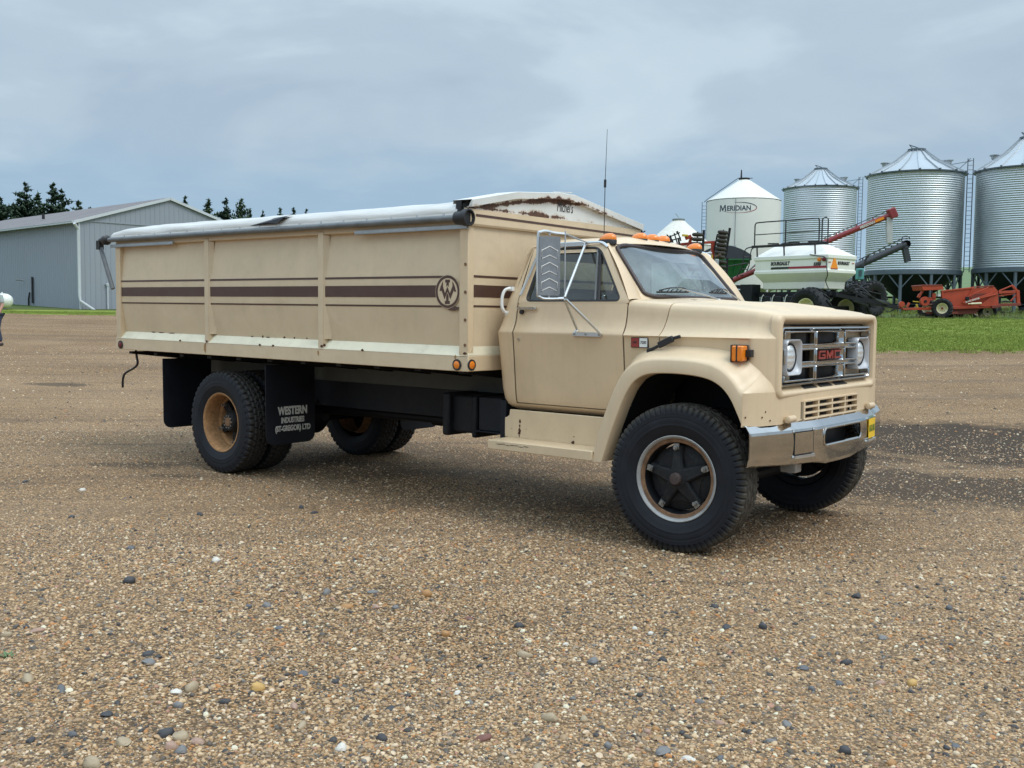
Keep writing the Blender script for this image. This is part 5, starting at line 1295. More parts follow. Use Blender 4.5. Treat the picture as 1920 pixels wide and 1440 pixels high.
def michels():
    t = text_mb("Michel's", .10, .0, .001, .74, .2); t.map(lambda p: Vector((XF + .0065 + p.z, .02 + p.x, 2.585 + p.y * 1.25))); bb(t, 'cap_text', 'black_ink', BX, smooth=0)
michels()
# rolled tarp
sec = [(-1.262, 2.412), (-1.268, 2.445), (-1.258, 2.475), (-1.235, 2.505), (-1.17, 2.532), (-.95, 2.575), (-.70, 2.605), (-.40, 2.635), (0, 2.655)]
xsT = [XF - .10 - k * .0885 for k in range(58)] + [-1.79, -1.86, -1.885, -1.895]
rows = []; rT = random.Random(4)
for i, x in enumerate(xsT):
    end = max(0, (x + 1.45) / -.445) if x < -1.45 else 0; row = []
    bow = .006 * abs(sin((x + 1.85) * pi / .62)); sag = .004 * rT.uniform(-1, 1)
    for j, (y, z) in enumerate(sec):
        k = (z - 2.44) if z > 2.44 else 0
        zz = z - k * .36 * end ** 2.2 - (bow * .8 + sag * .4) * min(1, k / .1) * (1 - end); row.append((x, y + (.006 * sin(x * 7 + j) if 1 < j < 5 else 0), zz))
    full_ = row + [(a, -b, c) for a, b, c in row[::-1][1:]]
    rows.append(full_)
rows.append([(x - .006, y, 2.40) for x, y, z in rows[-1]])
m = MB(); m.grid(rows); tp = bb(m, 'tarp', 'tarp', BX, smooth=50)
m = MB(); m.bx(XB - .02, XF - .10, -1.272, -1.262, 2.418, 2.44); bb(m, 'tarp_hem', 'white', BX)
for k in range(17):
    m = MB(); x = 3.2 - k * .30; m.bx(x - .006, x + .006, -1.278, -1.264, 2.392, 2.446); bb(m, 'tarp_tab', 'alu', BX)
m = MB(); m.add([(.62, -1.262, 2.452), (.92, -1.30, 2.47), (1.20, -1.285, 2.512), (1.22, -1.20, 2.535), (.95, -1.20, 2.52), (1.10, -1.295, 2.452)], [(0, 1, 2, 3, 4), (0, 5, 1), (1, 5, 2)]); bb(m, 'torn_flap', 'tarp_dark', BX, smooth=0)
for sg in (-1, 1):
    f = (lambda q: q) if sg < 0 else (lambda q: q.mirror())
    m = MB(); m.cyl((-1.95, -1.272, 2.402), (3.36, -1.272, 2.402), .027, n=14); bb(f(m), 'roll_tube', 'tube_steel', BX)
    if sg < 0:
        m = MB(); m.lathe([(3.33, .03), (3.34, .052), (3.42, .055), (3.43, .068), (3.475, .068), (3.478, .058), (3.45, .05), (3.45, 0)], (0, -1.272, 2.402), 'x', 22); bb(m, 'roll_end', 'black', BX)
        m = MB(); m.lathe([(-2.03, 0), (-2.03, .03), (-2.02, .052), (-1.97, .055), (-1.96, .04), (-1.93, .033)], (0, -1.272, 2.402), 'x', 18); m.tube([(-2.02, -1.272, 2.402), (-2.10, -1.272, 2.40), (-2.13, -1.272, 2.37)], .03, 8); m.bx(-2.16, -2.09, -1.30, -1.245, 2.30, 2.40); bb(m, 'roll_joint', 'black', BX)
        m = MB(); m.tube([(-2.12, -1.272, 2.34), (-1.90, -1.25, 1.86)], .024, 10); bb(m, 'crank_arm', 'tube_steel', BX)
        m = MB(); m.bx(3.30, 3.36, -1.24, -1.15, 2.44, 2.54); m.beam((3.32, -1.25, 2.47), (3.40, -1.15, 2.54), .03, .04); bb(m, 'tarp_stop', 'black', BX)

# rust spots and runs
def blot(cx, cz, w, h, y, seed, mat='rust', par=None):
    r = random.Random(seed); pts = [(cx + w * cos(2 * pi * k / 9) * r.uniform(.6, 1.15), cz + h * sin(2 * pi * k / 9) * r.uniform(.6, 1.15)) for k in range(9)]
    m = MB(); m.prism(pts, lambda u, v, q: (u, y - q, v), 0, .0008); return m.build('rust_spot', MT[mat], par or TR, 0, recalc=True)
for i, (x, z, w, h) in enumerate(((3.735, .795, .010, .020), (3.733, .757, .010, .014), (3.732, .722, .014, .022), (3.730, .700, .016, .016), (3.729, .678, .006, .014), (4.262, .668, .016, .016), (4.27, .715, .006, .006), (4.265, .655, .008, .02), (3.80, .735, .004, .004), (3.65, .73, .004, .004))): blot(x, z, w, h, -.9405, i)
for i in range(7): blot(3.72 + i * .045, .632 + .004 * sin(i * 2.2), .03, .003, -1.1856, 40 + i, 'chassis')
zt_ = lambda x, z: z + .0048 * (XF - x)
for i, (x, z, w, h) in enumerate(((-1.2, 1.392, .05, .006), (-1.05, 1.390, .07, .005), (-.85, 1.388, .06, .006), (.55, 1.392, .02, .006), (.72, 1.395, .012, .012), (.80, 1.390, .03, .006), (1.2, 1.395, .012, .010), (1.38, 1.396, .010, .010), (1.05, 1.397, .015, .01))): blot(x, zt_(x, z), w, h, -1.1785, 60 + i, 'rust', BX)
for i, (x, z, w, h) in enumerate(((-.155, 1.255, .022, .058), (1.61, 1.27, .014, .03), (3.30, 1.30, .012, .02))): blot(x, zt_(x, z), w, h, -HW - .0008, 80 + i, 'rust_wash', BX)
for i, (x, z) in enumerate(((-.125, 1.325), (1.66, 1.335), (1.70, 1.345), (3.40, 1.335), (.75, 1.318), (.95, 1.318), (2.2, 1.318), (-.6, 1.32))): blot(x, zt_(x, z), .022, .012, -HW - .0022, 90 + i, 'rust', BX)
for i, (x, z, y) in enumerate(((5.81, .99, -1.1545), (5.866, .985, -1.025), (5.885, .96, -.945), (5.872, 1.02, -.99))): MB().lathe([(0, .007), (.004, .005), (.004, 0)], (x, y, z), 'x', 7).build('fender_rivet', MT['rust'], TR)
# ---------------------------------------------------------------- buildings, bins and trees
K = 1 / 1923.27
def yh(px): return 587.4 + .0099 * (px - 960)
def LXZ(px, py, D):                     # sideways offset and height of what a photo pixel shows at D metres ahead
    kx, ky = (px - 960) * K, (720 - py) * K; a = Vector((RGT.dot(C_R) - kx * RGT.dot(C_F), RGT.dot(C_U) - ky * RGT.dot(C_F))); b = Vector((C_R.z - kx * C_F.z, C_U.z - ky * C_F.z))
    c = Vector((-(FWD.dot(C_R) - kx * FWD.dot(C_F)) * D, -(FWD.dot(C_U) - ky * FWD.dot(C_F)) * D)); det = a.x * b.y - a.y * b.x
    return (c.x * b.y - c.y * b.x) / det, EYE.z + (a.x * c.y - a.y * c.x) / det
def LX(px, D, py=520): return LXZ(px, py, D)[0]
def LZ(px, py, D): return LXZ(px, py, D)[1]
# ---- machine shed
def shed():
    W, LEN, E, RISE = 11.74, 26.0, 5.35, 1.80
    c = G(LX(150, 62), 62); ang = YAW + atan2(4.3, 4.0)
    s = thing('machine_shed', 'grey blue metal farm shed with white trim and downpipe', 'shed', c, ang)
    # local x along the gable (corner at the origin), local y back along the side wall to the left of the picture
    def ribs(n, w, d):
        out = []
        for k in range(n): out += [(k * w, 0), (k * w + w * .80, 0), (k * w + w * .86, d), (k * w + w * .94, d)]
        out.append((n * w, 0)); return out
    zb = -.45
    for k in range(int(W / .978)):          # gable: each cladding sheet between two ribs
        x0, x1 = k * .978, (k + 1) * .978; mb = MB(); prof = [(0, 0), (.30, 0), (.315, -.02), (.345, -.02), (.36, 0), (.63, 0), (.645, -.02), (.675, -.02), (.69, 0), (.93, 0), (.945, -.022), (.975, -.022)]
        top = lambda x: E + RISE * (1 - abs(x - W / 2) / (W / 2))
        mb.grid([[(x0 + u, d, zb) , (x0 + u, d, E)] for u, d in prof]); mb.build('cladding_sheet', MT['shed_wall'], s, 20)
        mb = MB(); mb.grid([[(x0 + u, d - .02, E + .01), (x0 + u, d - .02, max(E + .012, top(x0 + u) - .02))] for u, d in prof]); mb.build('gable_sheet', MT['shed_wall'], s, 20)
    m = MB(); m.bx(0, W, -.05, .0, E - .02, E + .05); m.build('gable_flashing', MT['shed_wall'], s)
    n = 28
    for k in range(n):
        w = LEN / n; y0 = k * w; mb = MB(); prof = [(0, 0), (.28, 0), (.295, -.018), (.325, -.018), (.34, 0), (.6, 0), (.615, -.018), (.645, -.018), (.66, 0), (.885, 0), (.90, -.018), (w, -.018)]
        mb.grid([[(d, y0 + u, zb), (d, y0 + u, E)] for u, d in prof]); mb.f = [tuple(reversed(q)) for q in mb.f]; mb.build('cladding_sheet', MT['shed_side'], s, 20)
    m = MB(); m.bx(W - .02, W, 0, LEN, zb, E); m.bx(0, W, LEN - .02, LEN, zb, E + .5); m.build('rear_wall', MT['shed_wall'], s)
    for sg in (0, 1):                        # roof sheets
        for k in range(26):
            y0 = -.14 + k * 1.03; xe, xr_ = (-.35, W / 2) if sg == 0 else (W + .35, W / 2); ze_ = E - .35 * RISE / (W / 2) + .06; zr = E + RISE + .06; mb = MB()
            mb.grid([[(xe, y0 + u, ze_ + d), (xr_, y0 + u, zr + d)] for u, d in ((0, 0), (.3, 0), (.32, .03), (.35, .03), (.37, 0), (.65, 0), (.67, .03), (.7, .03), (.72, 0), (.98, 0), (1.0, .03), (1.03, .03))])
            mb.build('roof_sheet', MT['shed_roof'], s, 20)
    for (a, b) in (((-.38, -.16), (W / 2, -.16)), ((W + .38, -.16), (W / 2, -.16))):
        z0 = E - .38 * RISE / (W / 2); m = MB(); m.beam((a[0], a[1], z0 + .0), (b[0], b[1], E + RISE + .0), .04, .17); m.build('barge_board', MT['trim_white'], s)
    m = MB(); m.bx(-.48, -.36, -.16, LEN + .2, E - .17, E - .06); m.bx(-.50, -.34, -.16, LEN + .2, E - .07, E - .045); m.build('gutter', MT['trim_white'], s)
    m = MB(); m.bx(-.06, .03, -.07, .03, zb, E); m.build('corner_trim', MT['trim_white'], s)
    m = MB(); m.tube([(-.42, -.30, E - .2), (-.12, -.16, E - .55), (-.12, -.16, .85), (-.10, -.2, .55), (.95, -.75, -.30)], .085, 8); m.build('downpipe', MT['trim_white'], s)
    m = MB(); m.tube([(1.65, -.12, -.35), (1.65, -.12, 1.55)], .05, 8); m.tube([(1.65, -.12, 1.5), (1.60, -.12, 1.65)], .09, 8); m.build('wall_pipe', MT['trim_white'], s)
    m = MB(); m.bx(2.55, 2.8, -.12, 0, .85, 1.05); m.build('wall_box', MT['galv'], s)
    m = MB(); m.tube([(-.08, 7.4, -.1), (-.08, 7.4, .7), (-.08, 7.2, 1.1)], .05, 6); m.build('wall_conduit', MT['black'], s)
    m = MB(); m.bx(-.12, -.05, 6.7, 6.85, .4, 2.1); m.build('door_track', MT['black'], s)
    m = MB(); m.tube([(-.1, 8.2, 1.9), (-.5, 8.3, 1.95)], .06, 6); m.build('wall_vent', MT['galv'], s)
    m = MB(); m.bx(-.03, W, -.02, .0, zb - .3, -.28); m.bx(-.045, -.035, -.0, LEN, zb - .4, -.30); m.build('base_board', MT['soil'], s)
    m = MB(); m.lathe([(0, .1), (.35, .1), (.36, .0)], (1.9, 9.6, E + .75), 'z', 8); m.build('roof_vent', MT['black'], s)
shed()
# bare soil strip in front of the shed
def soil_strip():
    rows = []
    rr = random.Random(8)
    a0, a1 = G(LX(150, 62), 62), None; d = Vector((cos(YAW + atan2(4.3, 4.0)), sin(YAW + atan2(4.3, 4.0)), 0)); nrm = Vector((d.y, -d.x, 0))
    for i in range(40):
        p = a0 + d * (i * .32); row = []
        for k in range(3):
            q = p + nrm * (k * .45 + rr.uniform(-.1, .1)); q.z = terrain(q.x, q.y) + .05; row.append(q)
        rows.append(row)
    mb = MB(); mb.grid(rows); mb.f = [tuple(reversed(f)) for f in mb.f]; o = mb.build('soil_strip', MT['soil'], None, 180); o['kind'] = 'structure'
soil_strip()
# ---- propane tank
def tank():
    D = 59; px, py = 8, 564; R = 13.6 * K * D; base = G(LX(px, D), D); s = thing('propane_tank', 'white horizontal propane tank with domed end in front of the grey shed', 'tank', base, YAW - .35)
    zc = LZ(px, py, D) - base.z; m = MB(); L = 2.1
    prof = [(.43, 0), (.40, R * .42), (.30, R * .78), (.14, R * .95), (0, R), (-L, R), (-L - .2, R * .8), (-L - .4, 0)]
    m.lathe([(h, r) for h, r in prof][::-1], (0, 0, zc), 'x', 28); m.build('tank_shell', MT['white'], s, 50)
    m = MB(); m.bx(-.35, -.2, -.3, .3, 0, zc - R * .8); m.build('tank_leg', MT['galv'], s)
    m = MB(); m.bx(-L + .1, -L + .3, -.3, .3, 0, zc - R * .8); m.build('tank_leg', MT['galv'], s)
    m = MB(); m.lathe([(0, .14), (.1, .14), (.13, 0)], (-.9, 0, zc + R), 'z', 12); m.tube([(-.2, 0, zc + R), (-.2, 0, zc + R + .08)], .04, 6); m.build('tank_dome', MT['white'], s)
tank()
# ---- spruces
def blade_tree(name, label, px, top, D, width, seed, mat, group, taper=1.0, n=900):
    rr = random.Random(seed); base = G(LX(px, D), D); H = LZ(px, top, D) - base.z; R = width * K * D / 2 * 3.6
    t = thing(name, label, 'tree', base, rr.uniform(0, 6), group)
    m = MB(); m.tube([(0, 0, -.2), (.03, 0, H * .4), (0, 0, H * .97)], [.20, .13, .02], 7); m.build('trunk', MT['bark'], t)
    mb = MB(); nb = int(52 * H); lobes = [rr.uniform(.72, 1.12) for _ in range(14)]
    for q in range(nb):
        f = 1 - sqrt(rr.random()) if rr.random() < .8 else rr.random(); f = min(.985, max(.02, f)); z = H * (.05 + .95 * f); a = rr.uniform(0, 2 * pi)
        r = (R * (1 - f) ** .92 * (.75 + .25 * sin(f * 41 + a)) * lobes[int(f * 13)] + .10) * (rr.uniform(.8, 1.08) if rr.random() < .72 else rr.uniform(.3, .8))
        u = Vector((cos(a), sin(a), 0)); s = Vector((-sin(a), cos(a), 0)); st = max(2, int(r / .34)); dr = r * (.30 - .55 * f)
        for k in range(st):
            g = (k + .55) / st; c = u * (r * g) + Vector((0, 0, z - dr * g + .16 * r * g * g)); w = (.36 + .15 * r * (1.1 - g)) * rr.uniform(.8, 1.3)
            mb.add([c - s * .5 * w - Vector((0, 0, .22 * w)), c + s * .5 * w - Vector((0, 0, .22 * w)), c + u * w * .95 + Vector((0, 0, rr.uniform(-.1, .25) * w))], [(0, 1, 2)])
            mb.add([c - u * .35 * w, c + u * .4 * w, c + s * rr.uniform(-.4, .4) * w - Vector((0, 0, w * rr.uniform(.45, .8)))], [(0, 1, 2)])
            mb.add([c - s * .3 * w, c + s * .35 * w, c - u * .1 * w + Vector((0, 0, w * rr.uniform(.35, .6)))], [(0, 1, 2)])
    for k in range(5):
        a = 2 * pi * k / 5; mb.add([(.05 * cos(a), .05 * sin(a), H * .96), (.05 * cos(a + 1), .05 * sin(a + 1), H * .96), (0, 0, H * 1.015)], [(0, 1, 2)])
    mb.build('crown', mat, t, 0)
    return t
GT = 'spruces behind the shed'
TREES = [(2, 369, 108, 66, 'dark spruce at the left edge, its boughs cut off by the frame', 'needles'), (50, 341, 112, 60, 'tallest dark spruce with a sharp tip over the left shed roof', 'needles'), (74, 357, 118, 34, 'slim grey green spruce between the two tall ones', 'needles_b'),
         (27, 386, 120, 44, 'shorter yellow green pine tucked left of the tallest spruce', 'needles_b'), (103, 342, 111, 44, 'tall dark spruce with narrow pointed crown nearer the roof slope', 'needles'), (119, 354, 113, 46, 'broad dark spruce leaning on the shoulder of its taller neighbour', 'needles'),
         (150, 376, 118, 44, 'low spreading spruce where the shed roof begins to rise', 'needles_b'), (172, 388, 150, 14, 'small lone spruce tip above the shed roof slope', 'needles'), (349, 367, 150, 24, 'single spruce tip just right of the shed ridge', 'needles'),
         (392, 372, 150, 40, 'bushy green spruce beside the right end of the shed roof', 'needles_b'), (425, 370, 152, 32, 'dense dark spruce standing left of the broad one behind the box', 'needles'), (453, 371, 152, 44, 'broad spruce with thin top above the rear of the white tarp', 'needles_b'), (470, 392, 156, 24, 'low spruce shoulder right of the broad spruce', 'needles'),
         (493, 394, 168, 18, 'short spruce just left of the torn tarp flap', 'needles'), (526, 389, 172, 26, 'small round spruce right of the torn tarp flap', 'needles_b'), (551, 388, 176, 22, 'small spruce with upswept boughs above the tarp', 'needles'), (575, 391, 180, 16, 'farthest thin spruce tip above the tarp', 'needles')]
for i, (px, top, D, w, lb, mt) in enumerate(TREES):
    blade_tree('spruce_tree', lb, px, top, D, w * 1.25, 30 + i, MT[mt], GT)
# ---- grain bins
def ladder(p, x, y, z0, z1, ux=1, uy=0, w=.42, mat='steel_blue'):
    m = MB(); u = Vector((ux, uy, 0)); a = Vector((x, y, 0))
    m.beam(a + u * (w / 2) + Vector((0, 0, z0)), a + u * (w / 2) + Vector((0, 0, z1)), .05, .05); m.beam(a - u * (w / 2) + Vector((0, 0, z0)), a - u * (w / 2) + Vector((0, 0, z1)), .05, .05)
    z = z0 + .2
    while z < z1 - .1: m.beam(a - u * (w / 2) + Vector((0, 0, z)), a + u * (w / 2) + Vector((0, 0, z)), .03, .03); z += .32
    return m
def steel_bin(px, D, R, eave, peak, low, label, lad, seed, ridges=16, collar=True):
    base = G(LX(px, D, 420), D); s = thing('grain_bin', label, 'grain bin', base, YAW, 'galvanized hopper bins')
    zl = LZ(px, low, D - R) - base.z; ztop = LZ(px, eave, D - R) - base.z; zp = LZ(px, peak, D) - base.z
    nring = 9; H = ztop - zl
    for k in range(nring):                  # stacked corrugated wall rings
        z0 = zl + H * k / nring; prof = []; nc = 5
        for c in range(nc * 6 + 1): prof.append((z0 + H / nring * c / (nc * 6), R + .020 * sin(2 * pi * c / 6)))
        m = MB(); m.lathe(prof, (0, 0, 0), 'z', 80); m.build('wall_ring', MT['bin_steel'], s, 70)
    # roof panels with standing ribs
    rt = .55; me = None; mb = MB(); da = 2 * pi / ridges
    pa = [(R + .14, ztop + .0), (R * .5, ztop + (zp - ztop) * .52), (rt, zp)]
    rows = [[(r * cos(a), r * sin(a), z) for r, z in pa] for a in (0, da * .5, da * .96)]; mb.grid(rows)
    mb.grid([[(r * cos(a), r * sin(a), z + h) for r, z in pa] for a, h in ((da * .93, 0), (da * .94, .11), (da * .99, .11), (da * 1.0, 0))])
    me = mb.mesh('roof_panel', MT['roof_steel'], 20)
    for k in range(ridges): link_copy(me, 'roof_panel', s, (0, 0, 0), (0, 0, da * k + .1 * seed))
    m = MB(); m.lathe([(zp - .02, rt - .02), (zp - .02, rt + .08), (zp + .12, rt + .08), (zp + .16, rt - .1), (zp + .16, 0)], (0, 0, 0), 'z', 20); m.build('roof_collar', MT['steel_blue'], s)
    m = MB(); m.tube([(-.3, 0, zp + .15), (-.55, 0, zp + .42), (.1, 0, zp + .22)], .04, 5); m.build('lid_lever', MT['steel_blue'], s)
    m = MB(); m.lathe([(ztop - .05, R + .16), (ztop + .03, R + .17), (ztop + .05, R + .1)], (0, 0, 0), 'z', 64); m.build('eave_ring', MT['steel_blue'], s)
    for k in range(ridges):
        a = da * k + .1 * seed; m = MB(); m.box(((R + .19) * cos(a), (R + .19) * sin(a), ztop + .06), (.1, .1, .12)); m.build('eave_clip', MT['steel_blue'], s)
    for a in (-.35, 2.65):
        rr_ = R * .62; zz = ztop + (zp - ztop) * .43; m = MB(); m.lathe([(0, .30), (.20, .30), (.22, .38), (.28, .38), (.28, 0)], (rr_ * cos(a), rr_ * sin(a) , zz), 'z', 14); m.map(lambda p: Vector((p.x + .3 * cos(a) * (p.z - zz), p.y, p.z))); m.build('roof_vent', MT['galv'], s)
    # hopper stand
    m = MB(); m.lathe([(zl - .34, R + .06), (zl - .30, R + .10), (zl - .02, R + .10), (zl + .0, R + .03)], (0, 0, 0), 'z', 64); m.build('base_ring', MT['steel_blue'], s, 40)
    zt = max(.42, zl - .2 - R * .80); m = MB(); m.lathe([(zt, .22), (zl - .25, R - .02)], (0, 0, 0), 'z', 48); m.build('hopper', MT['hopper'], s, 50)
    m = MB(); m.lathe([(zt - .22, .24), (zt, .22)], (0, 0, 0), 'z', 14); m.bx(-.55, .3, -.25, .25, zt - .15, zt - .1); m.build('slide_gate', MT['hopper'], s)
    nl = 10
    for k in range(nl):
        a = 2 * pi * (k + .5) / nl + .02; x, y = (R - .03) * cos(a), (R - .03) * sin(a); m = MB(); m.bx(x - .085, x + .085, y - .085, y + .085, -.35, zl - .33); leg = m.build('stand_leg', MT['steel_blue'], s)
        for sgn in (-1, 1):
            a2 = a + sgn * .26; m = MB(); m.beam((x, y, zl - 1.35), ((R - .03) * cos(a2), (R - .03) * sin(a2), zl - .34), .07, .07); m.build('leg_brace', MT['steel_blue'], leg)
    m = MB(); m.lathe([(.55, R - .9), (.63, R - .9)], (0, 0, 0), 'z', 40); m.build('stand_ring', MT['hopper'], s)
    ax, ay = (R + .32) * cos(lad), (R + .32) * sin(lad); m = ladder(s, ax, ay, zl - .1, ztop + 1.1, cos(lad), sin(lad), .36); lo = m.build('ladder', MT['steel_blue'], s, 0); lo['kind'] = 'stuff'
    m = MB(); m.tube([(ax, ay, ztop + 1.1), ((R - .5) * cos(lad), (R - .5) * sin(lad), ztop + .30)], .025, 5); m.build('ladder_stay', MT['steel_blue'], s)
    m = MB(); m.tube([(ax, ay, ztop + .9), ((R - 1.2) * cos(lad - .2), (R - 1.2) * sin(lad - .2), ztop + .62)], .025, 5); m.build('ladder_stay', MT['steel_blue'], s)
    return s
steel_bin(1714, 75.0, 3.27, 318, 283, 505, 'galvanized corrugated bin on a black hopper, wholly in view behind the red scraper', -.40, 1)
steel_bin(1923, 72.5, 3.30, 308, 260, 500, 'galvanized corrugated bin on a hopper stand cut off by the right edge', -.4, 2.3)
steel_bin(1536, 100.0, 3.37, 347, 318, 520, 'smaller looking galvanized bin standing between the white bin and the middle bin', -.30, 3, 22)
def white_bin():
    D = 95; px = 1391; R = 67.5 * K * D; base = G(LX(px, D), D); s = thing('grain_bin', 'smooth off white bin with a dark name and oval swoosh on its wall', 'grain bin', base, YAW, 'smooth white bins')
    zt = LZ(px, 371, D - R) - base.z; zp = LZ(px, 337, D) - base.z; m = MB()
    m.lathe([(1.6, R), (zt - .12, R), (zt - .02, R - .02), (zt + .06, R - .12)], (0, 0, 0), 'z', 72); m.build('wall', MT['bin_white'], s, 40)
    m = MB(); m.lathe([(zt + .05, R + .02), (zt + .10, R - .03), (zp, .42)], (0, 0, 0), 'z', 72); m.build('roof', MT['bin_white'], s, 40)
    m = MB(); m.lathe([(.3, .25), (1.7, R - .02)], (0, 0, 0), 'z', 40); m.build('hopper', MT['bin_white'], s, 40)
    m = MB()
    for k in range(6):
        a = 2 * pi * k / 6; m.tube([((R - .1) * cos(a), (R - .1) * sin(a), -.3), ((R - .05) * cos(a), (R - .05) * sin(a), 1.8)], .12, 8)
    m.build('stand', MT['bin_white'], s)
    m = MB(); m.lathe([(zp - .02, .46), (zp + .1, .52), (zp + .14, .52), (zp + .14, 0)], (.0, 0, 0), 'z', 20); m.bx(-.55, .75, -.05, .05, zp + .12, zp + .17); m.build('lid', MT['black'], s)
    m = MB(); m.tube([(-.28, 0, zp + .12), (-.28, 0, zp + .9)], [.09, .05], 6); m.build('lid_handle', MT['black'], s)
    la = pi - .24; ax, ay = (R + .22) * cos(la), (R + .22) * sin(la); lo = ladder(s, ax, ay, 2.0, zt + .05, cos(la), sin(la), .4).build('ladder', MT['steel_blue'], s, 0); lo['kind'] = 'stuff'
    m = MB()
    for w in (-.2, .2): m.tube([(ax + .0, ay + w, zt + .05), (ax + .25, ay + w, zt + .3), (-.62, w, zp + .1)], .035, 5)
    m.build('roof_ladder', MT['steel_blue'], s, 0)
    m = MB(); m.tube([(-R * .42, -R * .91, .6), (-R * .42, -R * .925, zt), (-.3, -.3, zp)], .018, 4); m.build('cord', MT['steel_blue'], s)
    def wrap(t, cx, cz, lift):
        def f(p):
            a = (cx + p.x) / R; return Vector(((R + lift + p.z) * sin(a), -(R + lift + p.z) * cos(a), cz + p.y))
        return t.map(f)
    zc = LZ(1364, 396, D) - base.z; cx = -R * math.asin(27 / 70)
    t = text_mb('ERIDIAN', .62, .012, .004, .92); wrap(t, cx + .17, zc - .04, .012); t.build('bin_lettering', MT['navy_ink'], s, 0)
    t = MB(); t.prism([(-.34, -.29), (-.24, -.29), (-.20, .12), (0, -.27), (.20, .12), (.24, -.29), (.34, -.29), (.28, .29), (.18, .29), (0, -.06), (-.18, .29), (-.28, .29)], lambda u, v, h: (u, v, h), 0, .003); wrap(t, cx - 1.32, zc + .02, .012); t.build('bin_lettering', MT['navy_ink'], s, 0)
    for (a0, a1, mt) in ((-130, 10, 'crimson'), (10, 100, 'navy_ink'), (-175, -130, 'navy_ink')):
        rows = []
        for k in range(25):
            a = radians(a0 + (a1 - a0) * k / 24); w = .012 + .035 * max(0, cos(a - .2)); ex, ez = 1.62 * cos(a), .46 * sin(a)
            row = [Vector((ex * (1 + w * .4), ez + w * sin(a), 0)), Vector((ex * (1 - w * .4), ez - w * sin(a), 0))]
            rows.append(row)
        g = MB(); g.grid(rows); wrap(g, cx + .12, zc + .02, .014); g.build('oval_swoosh', MT[mt], s, 0)
white_bin()
def cone_bin():
    D = 84; px = 1270; R = 62 * K * D; base = G(LX(px, D), D); s = thing('grain_bin', 'low white bin with a stained conical roof and tilted lid above the cab lamps', 'grain bin', base, YAW, 'smooth white bins')
    zp = LZ(px, 413, D) - base.z; zt = zp - R * .78; m = MB(); m.lathe([(1.2, R), (zt, R), (zt + .05, R + .05), (zp, .42)], (0, 0, 0), 'z', 40)
    m.build('shell', pm('stained_white_paint', (.66, .65, .58), .5, 0, .06, 2, 0, 60, 0, (.40, .28, .16), .55), s, 30)
    m = MB(); m.lathe([(.2, .3), (1.25, R - .02)], (0, 0, 0), 'z', 30); m.build('hopper', MT['bin_white'], s)
    m = MB()
    for k in range(5):
        a = 2 * pi * k / 5; m.tube([((R - .1) * cos(a), (R - .1) * sin(a), -.3), ((R - .05) * cos(a), (R - .05) * sin(a), 1.4)], .1, 8)
    m.build('stand', MT['bin_white'], s)
    m = MB(); m.lathe([(zp - .02, .5), (zp + .1, .52), (zp + .12, 0)], (0, 0, 0), 'z', 16); m.build('lid', MT['galv'], s)
    m = MB(); m.beam((.1, 0, zp + .1), (-.25, 0, zp + .55), .12, .05); m.build('lid_lever', MT['alu'], s)
cone_bin()
# ---------------------------------------------------------------- farm machines behind the truck
def ag_tyre(R, w, rb, lugs=18, lug=.06, mat='rubber'):
    """lugged field tyre round the y axis"""
    mb = MB(); n = 48; prof = [(-w * .36, rb), (-w * .5, rb + (R - rb) * .35), (-w * .5, R - lug - .10 * R), (-w * .40, R - lug - .02), (-w * .15, R - lug), (w * .15, R - lug), (w * .40, R - lug - .02), (w * .5, R - lug - .10 * R), (w * .5, rb + (R - rb) * .35), (w * .36, rb)]
    mb.lathe(prof, (0, 0, 0), 'y', n); mb.f = [tuple(reversed(f)) for f in mb.f]
    for k in range(lugs):
        for sg in (-1, 1):
            a = 2 * pi * (k + (0 if sg < 0 else .5)) / lugs; da = 2 * pi / lugs; pts = []
            for y, ao, r in ((sg * w * .03, .55, R), (sg * w * .26, .2, R - .005), (sg * w * .49, -.1, R - .05), (sg * w * .53, -.16, R - .22 * R)):
                pts.append((y, a + ao * da, r))
            rows = []
            for y, b, r in pts:
                q = .17 * da; rows.append([((r - lug * 1.2) * cos(b - q), y, (r - lug * 1.2) * sin(b - q)), (r * cos(b - q * .7), y, r * sin(b - q * .7)), (r * cos(b + q * .7), y, r * sin(b + q * .7)), ((r - lug * 1.2) * cos(b + q), y, (r - lug * 1.2) * sin(b + q))])
            mb.grid(rows); mb.add(rows[-1], [(0, 1, 2, 3)]); mb.add(rows[0], [(3, 2, 1, 0)])
    return mb
def ag_wheel(parent, c, rz, R, w, rb, mat='cream_rim', hubmat='cream_rim', lugs=18, tilt=0):
    wl = thing('wheel', None, None); wl.parent = parent; wl.location = c; wl.rotation_euler = (0, 0, rz)
    t = ag_tyre(R, w, rb, lugs, R * .055).build('tyre', MT['rubber'], wl, 30)
    m = MB(); m.lathe([(-w * .38, rb * 1.0), (-w * .42, rb * 1.02), (-w * .41, rb * .95), (-w * .25, rb * .86), (-w * .08, rb * .80), (-w * .06, rb * .35), (-w * .16, rb * .30), (-w * .18, 0)], (0, 0, 0), 'y', 32); m.lathe([(w * .38, rb), (w * .42, rb * 1.02), (w * .1, rb * .85), (w * .05, 0)], (0, 0, 0), 'y', 24)
    m.build('rim', MT[mat], wl, 40)
    m = MB(); m.lathe([(-w * .16, rb * .24), (-w * .28, rb * .22), (-w * .29, 0)], (0, 0, 0), 'y', 14)
    for k in range(8):
        a = 2 * pi * k / 8; m.lathe([(-w * .09, rb * .05), (-w * .13, rb * .05), (-w * .13, 0)], (rb * .5 * cos(a), 0, rb * .5 * sin(a)), 'y', 6)
    h = m.build('hub', MT[hubmat], wl, 40); h['kind'] = 'stuff'
    return wl
